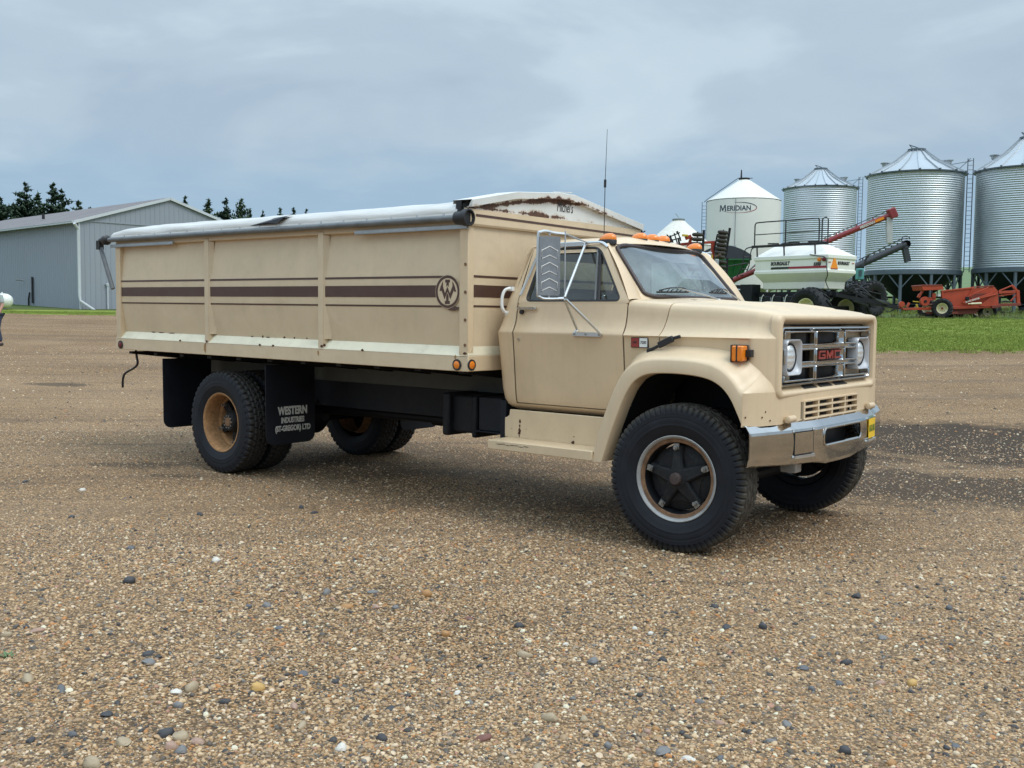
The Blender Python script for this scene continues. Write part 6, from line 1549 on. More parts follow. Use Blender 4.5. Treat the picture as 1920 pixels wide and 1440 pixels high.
class Pic:
    """sizes read off the photograph at a known distance: metres from pixels, in a frame facing the yard"""
    def __init__(s, px, D): s.px, s.D = px, D; s.base = G(LX(px, D), D)
    def root(s, name, label, cat, group=None): s.t = thing(name, label, cat, s.base, YAW, group); return s.t
    def __call__(s, px, py, dy=0.0):
        X, z = LXZ(px, py, s.D + dy); return Vector((X - LX(s.px, s.D), dy, z - s.base.z))
# ---- air seeder cart
def air_cart():
    P = Pic(1552, 48); t = P.root('air_seeder_cart', 'off white seeder tank on big lugged tyres with black handrail and long red auger', 'seeder cart')
    th = radians(51); U = Vector((-cos(th), sin(th), 0)); V = Vector((sin(th), cos(th), 0)); L, W = 4.25, 2.3
    q = lambda a, b, z: U * a + V * b + Vector((0, 0, z + .30 * min(1, max(0, (z - .95) / .6))))
    def ring(z, i0, i1, j0, j1): return [q(i0, j0, z), q(i0, W - j1, z), q(L - i1, W - j1, z), q(L - i1, j0, z)]
    m = MB(); rows = [ring(1.57, .42, .40, .34, .34), ring(1.60, .40, .36, .32, .32), ring(1.92, .36, .32, .30, .30), ring(1.94, .34, .30, .28, .28), ring(2.30, .02, .03, .02, .02), ring(2.33, 0, 0, 0, 0), ring(2.46, 0, 0, 0, 0), ring(2.485, .035, .035, .035, .035), ring(2.97, .035, .035, .035, .035), ring(2.985, -.01, -.01, -.01, -.01), ring(3.16, -.01, -.01, -.01, -.01), ring(3.19, .05, .05, .05, .05), ring(3.70, .95, .62, .80, .80)]
    m.grid(rows, cv=True); m.add(rows[-1], [(0, 1, 2, 3)]); m.build('tank', MT['cart'], t, 12, bevel=.02)
    m = MB(); m.add([q(.035, -.0, 2.972) + V * .03, q(L, 0, 2.972) + V * .03, q(L, 0, 2.985) + V * .03, q(.035, 0, 2.985) + V * .03], [(0, 1, 2, 3)]); m.build('seam', MT['black'], t, 0)
    for k, (a, w) in enumerate(((1.4, .9), (3.0, .9))):
        m = MB(); c = q(a, W / 2, 3.74); m.lathe([(0, .42), (.10, .42), (.14, .36), (.14, 0)], c, 'z', 18); m.build('tank_lid', MT['black'], t)
    # lettering and bands on the long side and the tail
    def onside(tx, a, z, lift=.02): tx.map(lambda p: q(a - p.x, -.0, z + p.y) + V * (.035 - lift - p.z)); return tx
    def onend(tx, b, z, lift=.02): tx.map(lambda p: q(-.0, b + p.x, z + p.y) + U * (.035 - lift - p.z)); return tx
    onside(text_mb('BOURGAULT', .235, .010, .004, .78, .22), 2.72, 2.80).build('cart_lettering', MT['black_ink'], t, 0)
    onside(text_mb('5350', .20, .010, .004, .95, .22), .62, 2.72, .026).build('cart_lettering', MT['black_ink'], t, 0)
    onend(text_mb('BOURGAULT', .205, .010, .004, .78, .2), 1.28, 2.78).build('cart_lettering', MT['black_ink'], t, 0)
    m = MB(); m.add([q(3.26, 0, 2.54), q(2.2, 0, 2.54), q(2.2, 0, 2.64), q(3.22, 0, 2.64)], [(0, 1, 2, 3)]); m.map(lambda p: p + V * .018); m.build('band', MT['black_ink'], t, 0)
    m = MB(); m.add([q(2.2, 0, 2.54), q(.10, 0, 2.54), q(.10, 0, 2.64), q(2.2, 0, 2.64)], [(0, 1, 2, 3)]); m.map(lambda p: p + V * .018); m.build('band', MT['crimson'], t, 0)
    for b0, b1 in ((.05, .26), (1.98, 2.16)):
        m = MB(); m.add([q(0, b0, 2.78), q(0, b1, 2.78), q(0, b1, 2.82), q(0, b0, 2.82)], [(0, 1, 2, 3)]); m.map(lambda p: p + U * .018); m.build('band', MT['crimson'], t, 0)
    m = MB(); m.prism([(-.27, 2.52), (.27, 2.52), (.05, 2.98), (-.05, 2.98)], lambda u, v, h: q(-h, .52 + u, v), -.03, .01); m.build('slow_sign', MT['smv'], t, 0, recalc=True)
    m = MB(); m.prism([(-.27, 2.52), (.27, 2.52), (.28, 2.50), (-.28, 2.50)], lambda u, v, h: q(-h, .52 + u, v), -.03, .012); m.build('sign_edge', MT['crimson'], t, 0, recalc=True)
    for a in (.48, .22):
        m = MB(); m.lathe([(0, .10), (.06, .09), (.08, 0)], (0, 0, 0), 'z', 12); m.map(lambda p: q(a + p.x, -p.z, 2.93 + p.y)); m.build('cart_lamp', MT['amber'] if a > .3 else MT['red_lens'], t)
    m = MB(); m.tube(spline([q(1.0, -.02, 3.18), q(.55, -.06, 3.10), q(.1, -.08, 3.0), q(0.02, -.1, 2.6), q(-.04, -.08, 2.2), q(.1, .0, 1.9), q(.0, .1, 1.55)], 4), .022, 5); m.build('cable', MT['black'], t)
    # walkway and handrail
    zr, zp = 4.86, 3.68
    m = MB(); m.beam(q(.05, .0, zp), q(L + .15, .0, zp), .10, .12); m.build('walkway', MT['black'], t)
    def rail(pts, r=.032, nm='handrail'): m = MB(); m.tube(pts, r, 6); return m.build(nm, MT['black'], t)
    rail(spline([q(L, 0, zp), q(L, 0, zr - .25), q(L - .04, 0, zr - .06), q(L - .25, 0, zr), q(2.4, 0, zr + .0), q(.75, 0, zr), q(.58, 0, zr - .04), q(.54, 0, zr - .2), q(.54, 0, zp)], 3))
    rail(spline([q(.38, 0, zp), q(.38, 0, zr - .2), q(.34, 0, zr - .04), q(.22, 0, zr), q(.10, 0, zr - .04), q(.06, 0, zr - .2), q(.06, 0, zp)], 3))
    rail([q(L, 0, (zr + zp) / 2), q(.06, 0, (zr + zp) / 2)], .024); rail([q(2.42, 0, zp), q(2.42, 0, zr)])
    for a in (.75, 2.5, 4.1): m = MB(); m.beam(q(a, 0.0, zp), q(a, .06, 3.0), .06, .06); m.build('rail_post', MT['black'], t)
    for a in (.9, 2.0, 3.2): m = MB(); m.box(q(a, .1, zp + .11), (.5, .2, .06)); m.build('walkway_bracket', MT['black'], t)
    # ladder and front frame on the far left end
    rail(spline([q(L + .1, -.05, zp), q(L + .5, -.1, zp - .15), q(L + .6, -.15, zp - .9), q(L + .9, -.2, 2.2)], 4), .03, 'ladder_rail'); rail(spline([q(L + .1, .4, zp), q(L + .45, .35, zp - .1), q(L + .55, .3, zp - .9), q(L + .8, .25, 2.2)], 4), .03, 'ladder_rail')
    for k in range(4): rail([q(L + .56 + .06 * k, -.14, 3.2 - .3 * k), q(L + .52 + .06 * k, .3, 3.2 - .3 * k)], .022, 'ladder_step')
    m = MB(); m.tube([q(L + .2, .6, 2.95), q(L + 1.9, .5, 1.75)], .05, 6); m.build('strut', MT['alu'], t)
    m = MB(); m.tube(spline([q(L + .3, -.3, 2.85), q(L + 1.3, -.3, 2.75), q(L + 1.42, -.3, 2.6), q(L + 1.42, -.3, 1.7)], 4), .03, 5); m.build('guard_rail', MT['black'], t)
    # frame, metering boxes and fan
    m = MB(); m.beam(q(-.3, .35, 1.40), q(L + .9, .35, 1.40), .16, .24); m.build('frame_beam', MT['chassis'], t)
    m = MB(); m.beam(q(-.3, W - .35, 1.40), q(L + .9, W - .35, 1.40), .16, .24); m.build('frame_beam', MT['chassis'], t)
    m = MB(); m.beam(q(.6, -.3, .95), q(.6, W + .3, .95), .2, .25); m.build('axle', MT['chassis'], t)
    for a in (1.3, 2.05, 2.8, 3.45):
        m = MB(); c = q(a, .15, 1.05); m.box(c, (.55, .5, .85), Matrix((U, V, Vector((0, 0, 1)))).transposed()); bx_ = m.build('metering_box', MT['flap'], t, bevel=.04)
        m = MB(); m.tube([q(a + .05 + .17 * cos(x), -.12, 1.12 + .26 * sin(x)) for x in [radians(-50 + 12 * k) for k in range(12)]], .022, 5); m.build('box_arc', MT['white'], bx_)
        m = MB(); m.beam(q(a + .35, -.05, 1.3), q(a + .15, -.15, .45), .05, .05); m.build('meter_strut', MT['galv'], bx_)
    m = MB(); m.box(q(L + .35, .2, 1.45), (.75, .7, .85), Matrix((U, V, Vector((0, 0, 1)))).transposed()); m.build('engine_box', MT['flap'], t, bevel=.03)
    for (a, b, z) in ((L + .9, .3, 1.2), (L + 1.3, .2, .9), (L + 1.1, .9, 1.0), (L + 1.7, .5, .8)): m = MB(); m.box(q(a, b, z), (.35, .3, .5)); m.build('pump_block', MT['chassis'], t, bevel=.03)
    m = MB(); m.tube([q(L + .5, .0, 1.55), q(L + 1.5, .1, 1.60)], .035, 6); m.tube([q(L + 1.45, .1, 1.6), q(L + 1.45, .1, .5)], .03, 6); m.build('front_rail', MT['alu'], t)
    for k in range(6): m = MB(); m.tube(spline([q(L + .2 + .2 * k, .1, 1.0), q(L + .5 + .22 * k, .0, .75), q(L + .9 + .2 * k, .2, .6), q(L + 1.2 + .2 * k, .3, .8)], 3), .03, 5); m.build('hose', MT['black'], t)
    rz = atan2(V.y, V.x) - pi / 2
    ag_wheel(t, q(.62, -.46, .94), rz, 1.0, .80, .46); ag_wheel(t, q(.62, W + .50, .94), rz, 1.0, .80, .46)
    # hitch frame reaching right
    e = P(1683, 577, 2.0)
    for (a, b, z) in ((0.0, .1, 1.42), (-.0, W - .2, 1.35)): m = MB(); m.beam(q(a, b, z), e, .14, .18); m.build('hitch_beam', MT['chassis'], t)
    m = MB(); m.beam(q(-1.1, .45, 1.2), q(-1.0, W - .5, 1.05), .1, .12); m.build('hitch_brace', MT['chassis'], t); m = MB(); m.beam(q(-.2, W * .5, 1.65), e + Vector((-1.0, 0, .15)), .1, .12); m.build('hitch_brace', MT['chassis'], t)
    for k in range(4): m = MB(); m.tube(spline([q(-.1, .9 + .2 * k, 1.4), q(-.9, 1.0 + .2 * k, 1.75 - .1 * k), q(-1.8, 1.1, 1.25), e + Vector((-.4, 0, .12 + .05 * k))], 4), .022, 5); m.build('hose', MT['black'], t)
    # the red loading auger
    A, B = P(1363, 530, 4.2), P(1668, 404, 2.6); d = (B - A).normalized(); up = Vector((0, 0, 1))
    m = MB(); m.tube([A, B], .135, 14); au = m.build('auger_tube', MT['dark_red'], t)
    m = MB(); m.box(B + d * .12 + Vector((0, 0, .06)), (.38, .42, .50), Matrix.Rotation(-.42, 3, 'Y')); m.build('auger_head', MT['dark_red'], au, bevel=.05)
    m = MB(); m.tube([A.lerp(B, .60) + up * .22, A.lerp(B, .98) + up * .26], .02, 5); m.build('auger_cable', MT['black'], au)
    for k in (.68, .8, .9): m = MB(); m.beam(A.lerp(B, k), A.lerp(B, k) + up * .24, .05, .05); m.build('cable_post', MT['dark_red'], au)
    m = MB(); m.add([B + Vector((-.16, -.1, -.1)), B + Vector((.12, -.1, -.1)), B + Vector((.16, -.1, -1.35)), B + Vector((-.10, -.1, -1.32)), B + Vector((-.16, .12, -.1)), B + Vector((.12, .12, -.1)), B + Vector((.16, .12, -1.35)), B + Vector((-.10, .12, -1.32))], [(0, 3, 2, 1), (4, 5, 6, 7), (0, 1, 5, 4), (1, 2, 6, 5), (0, 4, 7, 3), (2, 3, 7, 6)]); m.build('auger_sock', pm('grey_sock', (.40, .41, .41), .7), au, 0)
    R3 = Matrix((d, Vector((0, 1, 0)), d.cross(Vector((0, 1, 0))))).transposed()
    tx = text_mb('MERIDIAN', .17, .008, .004, .95); c = A.lerp(B, .862); zax = d.cross(Vector((0, 1, 0))).normalized(); zax = zax if zax.z > 0 else -zax
    tx.map(lambda p: c + d * p.x + zax * p.y + Vector((0, -.142 - p.z, 0))); tx.build('auger_lettering', MT['white_ink'], au, 0)
    m = MB(); c = A.lerp(B, .935); m.add([c + d * x + zax * z + Vector((0, -.139, 0)) for x, z in ((-.22, -.05), (.22, -.05), (.22, .07), (-.22, .07))], [(0, 1, 2, 3)]); m.build('warning_decal', MT['smv'], au, 0)
    m = MB(); m.box(A + Vector((-.15, 0, -.1)), (.6, .5, .3)); m.build('auger_hopper', MT['orange_red'], au, bevel=.04)
air_cart()
# ---- black unloading auger
def black_auger():
    P = Pic(1640, 61); t = P.root('unloading_auger', 'black slanting auger with hanging spout in front of the middle corrugated bin', 'auger')
    A, B = P(1600, 502), P(1698, 458); m = MB(); m.tube([A, B], .20, 14); m.build('auger_tube', MT['tarp_dark'], t)
    m = MB(); m.lathe([(-.2, .24), (.2, .24), (.22, 0)], B, 'y', 14); m.build('auger_head', MT['tarp_dark'], t)
    m = MB(); m.beam(P(1696, 462), P(1702, 491), .30, .34, up=(0, 1, 0)); m.build('spout', MT['tarp_dark'], t)
    m = MB(); m.tube([A.lerp(B, .1) + Vector((0, 0, .32)), A.lerp(B, .9) + Vector((0, 0, .42)), B + Vector((.1, 0, .35))], .035, 5); m.build('hose_line', MT['black'], t)
    for k in range(7):
        c = A.lerp(B, .15 + .11 * k); m = MB(); m.beam(c, c + Vector((.1, 0, .36)), .05, .05); m.build('hose_clip', MT['black'], t)
    m = MB(); m.tube([B + Vector((.25 * cos(a), 0, .28 + .2 * sin(a))) for a in [k * .5 for k in range(13)]], .03, 5); m.build('hose_loop', MT['black'], t)
    for (a, b) in ((P(1600, 502), P(1604, 592, .6)), (P(1604, 500, .6), P(1612, 594, -.5)), (P(1618, 497), P(1612, 592))): m = MB(); m.beam(a, b, .14, .14); m.build('support', MT['chassis'], t)
black_auger()
def tractor():
    P = Pic(1624, 56); t = P.root('tractor', 'dark tractor with lugged tyres half hidden behind the seeder tank hitch', 'tractor')
    for (px, dy) in ((1634, -.2), (1608, 1.9)): ag_wheel(t, P(px, 560, dy) * 1.0, .5, 1.0, .6, .48, 'chassis', 'chassis', 20)
    for (px, dy) in ((1640, 2.0),): ag_wheel(t, P(px, 570, dy), .5, .72, .45, .36, 'cream_rim', 'chassis', 16)
    m = MB(); a = P(1600, 555, .8); b = P(1638, 545, .8); m.beam(a, b, .8, .7); m.build('body', MT['chassis'], t, bevel=.06)
    m = MB(); c = P(1612, 514, .9); m.box(c, (.34, .5, .62)); m.build('cab', MT['teal'], t, bevel=.05)
    m = MB(); c = P(1613, 512, .6); m.box(c, (.2, .04, .34)); m.build('cab_window', MT['side_glass'], t)
    m = MB(); m.tube([P(1618, 500, .5), P(1626, 480, .5)], .06, 6); m.tube([P(1622, 553, -.3), P(1632, 530, -.3)], .04, 5); m.build('exhaust', MT['black'], t)
    m = MB(); m.box(P(1630, 540, -.4), (.35, .2, .3)); m.build('fender_lamp', MT['red_lens'], t, bevel=.03)
    m = MB(); m.beam(P(1612, 543, -.6), P(1650, 552, -.6), .3, .08); m.build('fender', MT['chassis'], t, bevel=.03)
tractor()
# ---- red scraper
def scraper():
    P = Pic(1757, 62); t = P.root('land_scraper', 'faded red pull type land scraper parked on the grass before the hopper bins', 'scraper')
    S = lambda zx, zy, dy=0.0: P(1660 + zx / 7.385, 500 + zy / 7.385, dy)
    def slab(name, pts, dy0, dy1, mat, parent=None, bev=.012):
        m = MB(); n = len(pts); a = [S(x, y, dy0) for x, y in pts]; b = [p + Vector((0, dy1 - dy0, 0)) for p in a]
        m.add(a + b, [tuple(range(n)), tuple(range(2 * n - 1, n - 1, -1))] + [(i, i + n, (i + 1) % n + n, (i + 1) % n) for i in range(n)])
        return m.build(name, MT[mat], parent or t, 0, bevel=bev, recalc=True)
    def bar(name, a, b, w, mat='orange_red', dy=0.0, parent=None, h=None):
        m = MB(); m.beam(S(*a, dy), S(*b, dy), w, h or w); return m.build(name, MT[mat], parent or t, bevel=.01)
    for dy in (.0, 2.6): slab('bowl_side', [(770, 345), (800, 350), (1215, 300), (1500, 275), (1560, 335), (1560, 545), (905, 575), (800, 520), (775, 470)], dy, dy + .06, 'orange_red')
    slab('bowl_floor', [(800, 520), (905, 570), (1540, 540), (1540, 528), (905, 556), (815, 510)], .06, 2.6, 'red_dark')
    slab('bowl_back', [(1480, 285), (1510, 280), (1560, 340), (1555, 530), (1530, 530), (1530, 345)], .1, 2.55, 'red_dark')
    bar('bowl_lip', (765, 342), (1225, 290), .10); bar('bowl_lip', (1215, 283), (1500, 268), .08, 'red_dark'); bar('bowl_post', (785, 340), (800, 520), .10, dy=-.05); bar('bowl_rib', (1218, 290), (1150, 420), .07, dy=-.04)
    m = MB(); p = S(745, 395, -.06); m.box(p, (.20, .02, .15)); m.build('reflector', MT['white'], t)
    slab('main_beam', [(240, 575), (580, 560), (900, 555), (1570, 535), (1570, 570), (900, 590), (600, 600), (250, 600)], -.12, .12, 'orange_red')
    slab('rear_plate', [(1500, 385), (1560, 350), (1570, 545), (1385, 555), (1300, 545)], -.16, -.08, 'orange_red')
    bar('dark_sill', (1470, 560), (1580, 545), .16, 'red_dark', -.2)
    slab('push_arm', [(1075, 500), (1085, 485), (1480, 360), (1500, 380), (1490, 398), (1090, 512)], -.22, -.10, 'orange_red')
    slab('shadow_stand_in', [(1180, 420), (1240, 375), (1400, 365), (1330, 420), (1200, 470)], -.04, -.01, 'red_dark')  # thin dark slab laid on the bowl side to stand for a shadow
    bar('upper_rod', (1140, 415), (1430, 285), .055, dy=-.25); bar('lower_rod', (1180, 470), (1550, 380), .06, dy=-.2); m = MB(); m.box(S(1135, 440, -.2), (.22, .15, .22)); m.build('rod_joint', MT['chassis'], t, bevel=.03)
    m = MB(); m.tube([S(1145, 515, -.3), S(1185, 513, -.3)], .03, 8); m.tube([S(1185, 513, -.3), S(1330, 507, -.3)], .055, 10); m.build('hydraulic_ram', MT['cream_rim'], t)
    tx = text_mb('BUCK MASTER', .135, .006, .003, .98); a, b = S(1085, 500, -.23), S(1330, 428, -.23); d = (b - a).normalized(); zx = Vector((-d.z, 0, d.x)); c = (a + b) / 2
    tx.map(lambda p: c + d * p.x + zx * p.y + Vector((0, -p.z - .003, 0))); tx.build('scraper_lettering', MT['white_ink'], t, 0)
    # rear push frame
    for dy in (0.0, 2.4):
        bar('push_beam', (1565, 358), (1800, 345), .16, dy=dy); bar('push_beam', (1570, 405), (1790, 372), .08, dy=dy); bar('peak_brace', (1575, 335), (1752, 262), .07, dy=dy); bar('peak_brace', (1750, 258), (1832, 345), .13, dy=dy); bar('rear_post', (1828, 330), (1838, 520), .19, dy=dy); bar('rear_brace', (1730, 480), (1815, 390), .08, dy=dy)
    bar('rear_sill', (1565, 530), (1870, 522), .14, 'red_dark', -.1, h=.16)
    m = MB(); m.tube([S(1610, 490), S(1660, 478), S(1720, 488), S(1780, 480)], .04, 6); m.build('rear_hose', MT['chassis'], t)
    # dolly at the drawbar with pulley and canopy
    m = MB(); m.lathe([(-.10, 0), (-.10, .27), (-.06, .285), (.06, .285), (.1, .27), (.1, 0)], S(545, 480, -.1), 'y', 24); pu = m.build('pulley', MT['orange_red'], t); m = MB(); m.lathe([(-.14, 0), (-.14, .08), (-.1, .09)], S(545, 480, -.1), 'y', 12); m.build('pulley_hub', MT['chassis'], pu)
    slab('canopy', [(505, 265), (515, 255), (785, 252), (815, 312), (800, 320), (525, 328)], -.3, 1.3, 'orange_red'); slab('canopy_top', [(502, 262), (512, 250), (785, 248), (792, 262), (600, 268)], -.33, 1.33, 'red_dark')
    bar('canopy_leg', (640, 325), (638, 420), .05, 'chassis'); bar('canopy_leg', (718, 320), (718, 440), .05, 'chassis'); bar('canopy_arm', (520, 330), (475, 400), .12); bar('canopy_arm', (480, 380), (455, 430), .16)
    bar('engine_cover', (640, 400), (690, 400), .28); bar('engine_cover', (600, 450), (690, 440), .2); bar('fore_strut', (430, 520), (460, 600), .10, 'yellow'); bar('fore_strut', (380, 480), (480, 490), .06, 'yellow'); bar('fore_strut', (330, 500), (300, 560), .12); bar('fore_pin', (190, 560), (260, 590), .10)
    m = MB(); m.lathe([(-.08, 0), (-.08, .17), (.08, .17), (.08, 0)], S(225, 520, -.1), 'y', 16); m.build('idler', MT['orange_red'], t)
    m = MB(); m.tube([S(0, 610), S(60, 630), S(110, 590), S(200, 580), S(240, 590)], .03, 5); m.build('drawbar_hose', MT['chassis'], t)
    bar('draw_pin', (165, 585), (165, 630), .03, 'chassis'); slab('skid', [(430, 620), (580, 640), (590, 665), (500, 660)], -.05, .05, 'chassis'); bar('axle_beam', (560, 640), (1000, 640), .14, 'red_dark'); slab('cutting_edge', [(900, 585), (1330, 570), (1250, 650), (1020, 662), (905, 640)], .1, 2.5, 'red_dark')
    zt = .61
    ag_wheel(t, Vector((S(735, 585).x - .03, -.62, zt)), -.42, zt, .55, .31, 'cream_rim', 'red_dark', 16); ag_wheel(t, Vector((S(735, 585).x + .5, 2.9, zt)), -.42, zt, .55, .31, 'cream_rim', 'red_dark', 16)
    ag_wheel(t, Vector((S(1500, 625).x, .8, .44)), -.35, .55, .38, .28, 'cream_rim', 'chassis', 14); ag_wheel(t, Vector((S(1500, 625).x + .2, 2.6, .5)), -.35, .55, .38, .28, 'cream_rim', 'chassis', 14); ag_wheel(t, Vector((S(1160, 640).x, 1.9, .42)), -.35, .5, .5, .28, 'chassis', 'chassis', 14)
scraper()
# ---- green grain cart under a dark tarp
def grain_cart():
    P = Pic(1375, 72); t = P.root('grain_cart', 'dark green grain cart under a domed charcoal tarp behind the packer wheels', 'grain cart')
    m = MB(); n = 9
    rows = []
    for y, dx in ((0, 0), (.0, 0), (2.6, .6)):
        row = []
        for k in range(n + 1):
            f = k / n; px = 1318 + (1409 - 1318) * f; top = 462 + 0 * f; hump = 18 * (abs(f - .45) / .55) ** 2; row.append(P(px, 460 + hump, y))
        rows.append(row)
    m.grid(rows[1:]); m.build('tarp_top', MT['tarp_lit'], t, 60)
    m = MB(); lo = [P(1318 + (1409 - 1318) * k / n, 486, 0) for k in range(n + 1)]; m.grid([lo, [p + Vector((0, -.02, 0)) for p in rows[0]]]); m.build('tarp_front', MT['tarp_dark'], t, 60)
    b = [P(1322, 485, .05), P(1409, 485, .05), P(1394, 512, .3), P(1368, 536, .6), P(1332, 536, .6)]; m = MB(); k = len(b); bb_ = [q + Vector((0, 2.6, 0)) for q in b]; m.add(b + bb_, [tuple(range(k)), tuple(range(2 * k - 1, k - 1, -1))] + [(i, i + k, (i + 1) % k + k, (i + 1) % k) for i in range(k)]); m.build('hopper', MT['jd_green'], t, 0, bevel=.03, recalc=True)
    m = MB(); m.beam(P(1322, 486.5, -.02), P(1409, 486.5, -.02), .1, .10); m.build('hopper_rim', MT['jd_green'], t)
    for px in (1340, 1360, 1380, 1398): m = MB(); m.beam(P(px, 488, 0.02), P(px - 4, 514, .25), .07, .07); m.build('hopper_rib', MT['jd_green'], t)
    m = MB(); m.box(P(1373, 464, .2), (.5, .3, .25)); m.build('tarp_window', MT['galv'], t)
    for px, dy in ((1340, .5), (1380, 2.4)): ag_wheel(t, Vector((P(px, 560, dy).x, dy, .95)), .3, .95, .7, .42, 'yellow', 'yellow')
    m = MB(); m.beam(P(1340, 540, 1.2), P(1400, 540, 1.2), .4, .4); m.build('chassis_beam', MT['chassis'], t)
grain_cart()
# ---- folded air drill with its stacks of packer wheels
def air_drill():
    P = Pic(1330, 44); t = P.root('air_drill', 'folded red seeding drill with upright stacks of black packer wheels', 'seed drill')
    m = MB(); prof = []
    for k in range(13):
        a = 2 * pi * k / 12; prof.append((.075 * sin(a), .165 + .075 * cos(a)))
    m.lathe(prof, (0, 0, 0), 'z', 22); tyre_me = m.mesh('packer_tyre', pm('dusty_packer_rubber', (.035, .032, .028), .8, 0, .3, 6, 0, 60, 0, (.10, .075, .05), .5), 40)
    m = MB(); m.lathe([(-.05, .16), (-.02, .05), (-.02, 0)], (0, 0, 0), 'z', 14); m.lathe([(.05, .16), (.02, .05), (.02, 0)], (0, 0, 0), 'z', 14); disc_me = m.mesh('packer_rim', MT['red_dark'], 40)
    def stack(x0, y0, x1, y1, n, dy, rad=1.0):
        a, b = P(x0, y0, dy), P(x1, y1, dy); d = (a - b).normalized(); rot = d.to_track_quat('Z', 'Y').to_euler()
        for k in range(n):
            c = a.lerp(b, k / (n - 1)); w = link_copy(tyre_me, 'packer_wheel', t, c, rot, rad); link_copy(disc_me, 'packer_rim', w)
        m = MB(); off = Vector((.26, .02, 0)); m.beam(a + off + d * .2, b + off, .06, .10); m.build('packer_frame', MT['chassis'], t)
        m = MB(); m.tube([a + d * .12, b - d * .1], .03, 6); m.build('packer_shaft', MT['chassis'], t)
        for k in range(n):
            c = a.lerp(b, k / (n - 1)); m = MB(); m.beam(c + Vector((.1, 0, .02)), c + off, .04, .05); m.build('packer_bracket', MT['chassis'], t)
    stack(1308, 440, 1306, 475, 5, 0); stack(1356, 436, 1349, 482, 7, 0); stack(1352, 492, 1347, 560, 9, .6)
    def bar(name, a, b, w, mat, dy=0.0): m = MB(); m.beam(P(*a, dy), P(*b, dy), w, w); m.build(name, MT[mat], t, bevel=.01)
    bar('wing_bar', (1320, 455), (1342, 454), .11, 'orange_red', .3); bar('wing_post', (1337, 452), (1335, 492), .15, 'orange_red', .3); bar('wing_post', (1285, 447), (1296, 443), .16, 'orange_red', .3); bar('wing_brace', (1297, 444), (1288, 468), .12, 'orange_red', .3); bar('wing_bar', (1240, 452), (1262, 452), .1, 'orange_red', .4); bar('wing_bar', (1262, 460), (1300, 456), .12, 'orange_red', .5)
    bar('hook_arm', (1344, 440), (1352, 440), .06, 'chassis', .1); bar('hook_arm', (1345, 440), (1339, 470), .06, 'chassis', .1)
    for k, (a, b) in enumerate((((1248, 447), (1275, 436)), ((1252, 452), (1277, 446)), ((1264, 437), (1270, 456)), ((1256, 441), (1262, 455)), ((1270, 433), (1277, 452)), ((1250, 440), (1262, 452)), ((1268, 434), (1273, 440)), ((1190, 436), (1206, 428)), ((1196, 441), (1210, 433)), ((1200, 430), (1206, 442)))): bar('shank', a, b, .05, 'chassis', .1)
    bar('wing_arm', (1202, 432), (1216, 468), .09, 'chassis', .1); bar('wing_arm', (1214, 466), (1300, 474), .12, 'chassis', .1); bar('wing_arm', (1255, 446), (1262, 472), .08, 'chassis', .1); bar('wing_arm', (1272, 446), (1276, 473), .08, 'chassis', .1)
    bar('gold_valve', (1279, 441), (1290, 442), .09, 'yellow', .2)
    bar('yellow_frame', (1310, 480), (1336, 480), .10, 'yellow', -.4); bar('yellow_frame', (1334, 478), (1332, 508), .10, 'yellow', -.4); bar('white_post', (1344, 486), (1343, 516), .15, 'galv', -.5); bar('brown_hose', (1340, 482), (1352, 476), .08, 'soil', -.3)
    rr = random.Random(12)
    for k in range(26):
        x = rr.uniform(1300, 1372); y = rr.uniform(505, 572); bar('tine', (x, y), (x + rr.uniform(-9, 9), y + rr.uniform(8, 26)), rr.uniform(.04, .08), rr.choice(['chassis', 'chassis', 'red_dark', 'galv']), rr.uniform(.2, 1.2))
    for y in (520, 545, 566): bar('tool_bar', (1290, y), (1374, y + 3), .12, 'chassis', .8)
    for px in (1312, 1362): ag_wheel(t, Vector((P(px, 570, .9).x, .9, .45)), .3, .45, .3, .22, 'chassis', 'chassis', 14)
    bar('red_toolbar', (1290, 505), (1340, 507), .14, 'orange_red', .9)
air_drill()
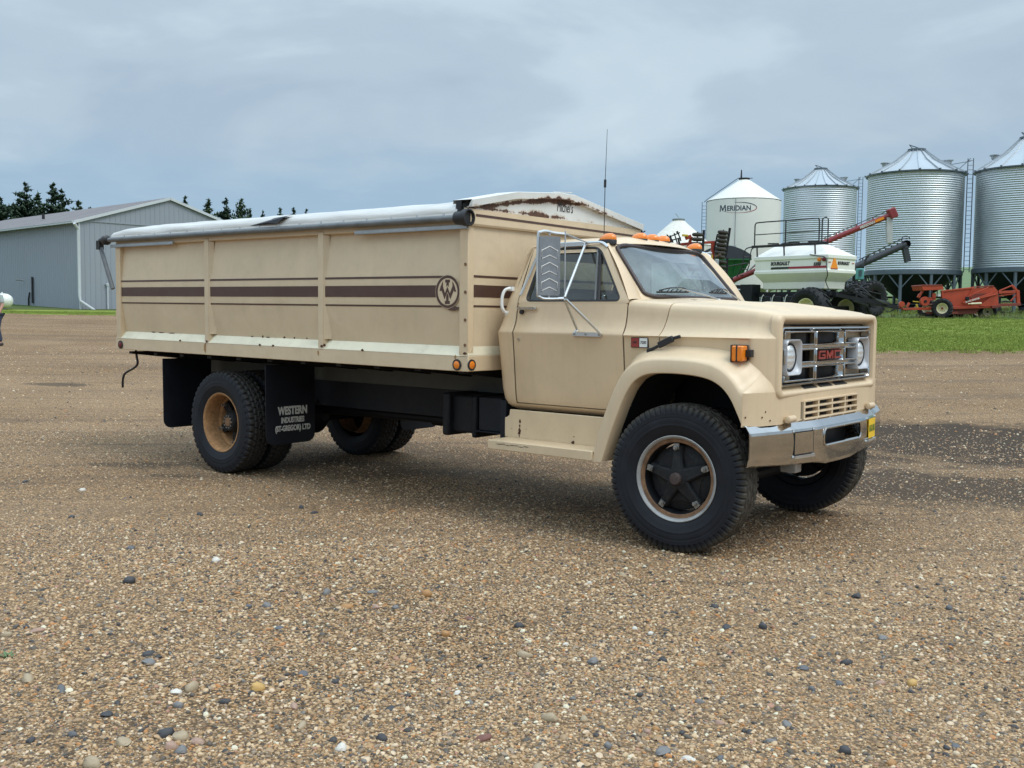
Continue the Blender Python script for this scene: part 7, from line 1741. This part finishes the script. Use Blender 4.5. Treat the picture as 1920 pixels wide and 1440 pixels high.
# ---- person walking out of the left edge
def person():
    D = 29.6; px = -9; base = G(LX(px, D), D); t = thing('person', 'person in a pale green shirt and dark jeans cut off by the left edge', 'person', base, YAW - .5)
    def skin(name, verts, edges, radii, mat, sub=2):
        me = bpy.data.meshes.new(name); me.from_pydata(verts, edges, []); me.materials.append(MT[mat])
        o = bpy.data.objects.new(name, me); COL.objects.link(o); o.parent = t
        sk = o.modifiers.new('skin', 'SKIN'); sk.use_smooth_shade = True
        for i, r in enumerate(radii): me.skin_vertices[0].data[i].radius = (r, r * (.78 if False else 1)) if isinstance(r, float) else r; me.skin_vertices[0].data[i].use_root = (i == 0)
        s = o.modifiers.new('sub', 'SUBSURF'); s.levels = sub; s.render_levels = sub; return o
    body = [(0, 0, .93), (0, 0, 1.08), (0, .01, 1.28), (0, .01, 1.43), (0, .015, 1.50), (0, .0, 1.57), (0, -.01, 1.66), (0, -.01, 1.74),
            (.19, .01, 1.42), (.25, .03, 1.16), (.24, -.08, .95), (.23, -.12, .86), (-.19, .01, 1.42), (-.26, .02, 1.16), (-.25, -.05, .93), (-.24, -.08, .85),
            (.10, 0, .86), (.11, -.06, .48), (.11, .04, .09), (.11, -.09, .04), (-.10, 0, .86), (-.11, .10, .49), (-.11, .20, .11), (-.11, .08, .04)]
    ed = [(0, 1), (1, 2), (2, 3), (3, 4), (4, 5), (5, 6), (6, 7), (3, 8), (8, 9), (9, 10), (10, 11), (3, 12), (12, 13), (13, 14), (14, 15), (0, 16), (16, 17), (17, 18), (18, 19), (0, 20), (20, 21), (21, 22), (22, 23)]
    rd = [(.15, .11), (.145, .105), (.165, .115), (.14, .09), .06, .065, .095, .07, .065, .05, .04, .035, .065, .05, .04, .035, .095, .065, .045, .035, .095, .065, .045, .035]
    skin('body', body, ed, rd, 'skin')
    sh = [(0, 0, .92), (0, 0, 1.08), (0, .01, 1.28), (0, .01, 1.44), (.19, .01, 1.42), (.25, .025, 1.2), (-.19, .01, 1.42), (-.255, .02, 1.2)]
    skin('shirt', sh, [(0, 1), (1, 2), (2, 3), (3, 4), (4, 5), (3, 6), (6, 7)], [(.175, .135), (.165, .125), (.185, .135), (.15, .105), .085, .07, .085, .07], 'shirt')
    jn = [(0, 0, .95), (.10, 0, .86), (.11, -.06, .48), (.11, .04, .10), (-.10, 0, .86), (-.11, .10, .49), (-.11, .20, .12)]
    skin('jeans', jn, [(0, 1), (1, 2), (2, 3), (0, 4), (4, 5), (5, 6)], [(.165, .125), .115, .085, .07, .115, .085, .07], 'jeans')
    for (x, y) in ((.11, .0), (-.11, .16)): m = MB(); m.box((x, y - .03, .045), (.10, .28, .09)); m.build('shoe', MT['shoe'], t, bevel=.03)
    m = MB(); m.lathe([(0, .105), (.06, .10), (.10, .06), (.115, 0)], (0, .005, 1.68), 'z', 14); m.build('hair', MT['hair'], t)
    m = MB(); m.box((0, -.105, 1.655), (.025, .03, .04)); m.build('nose', MT['skin'], t, bevel=.008)
    for sg in (-1, 1): m = MB(); m.lathe([(-.012, 0), (0, .012), (.012, 0)], (sg * .035, -.092, 1.685), 'z', 8); m.build('eye', MT['white'], t)
    for sg in (-1, 1):
        for k in range(4): m = MB(); m.tube([(sg * .235 - .02 + .014 * k, -.11, .86), (sg * .235 - .02 + .014 * k, -.12, .80), (sg * .235 - .02 + .014 * k, -.105, .765)], .009, 6); m.build('finger', MT['skin'], t)
        m = MB(); m.tube([(sg * .20, -.13, .86), (sg * .195, -.155, .82), (sg * .20, -.155, .79)], .010, 6); m.build('thumb', MT['skin'], t)
person()
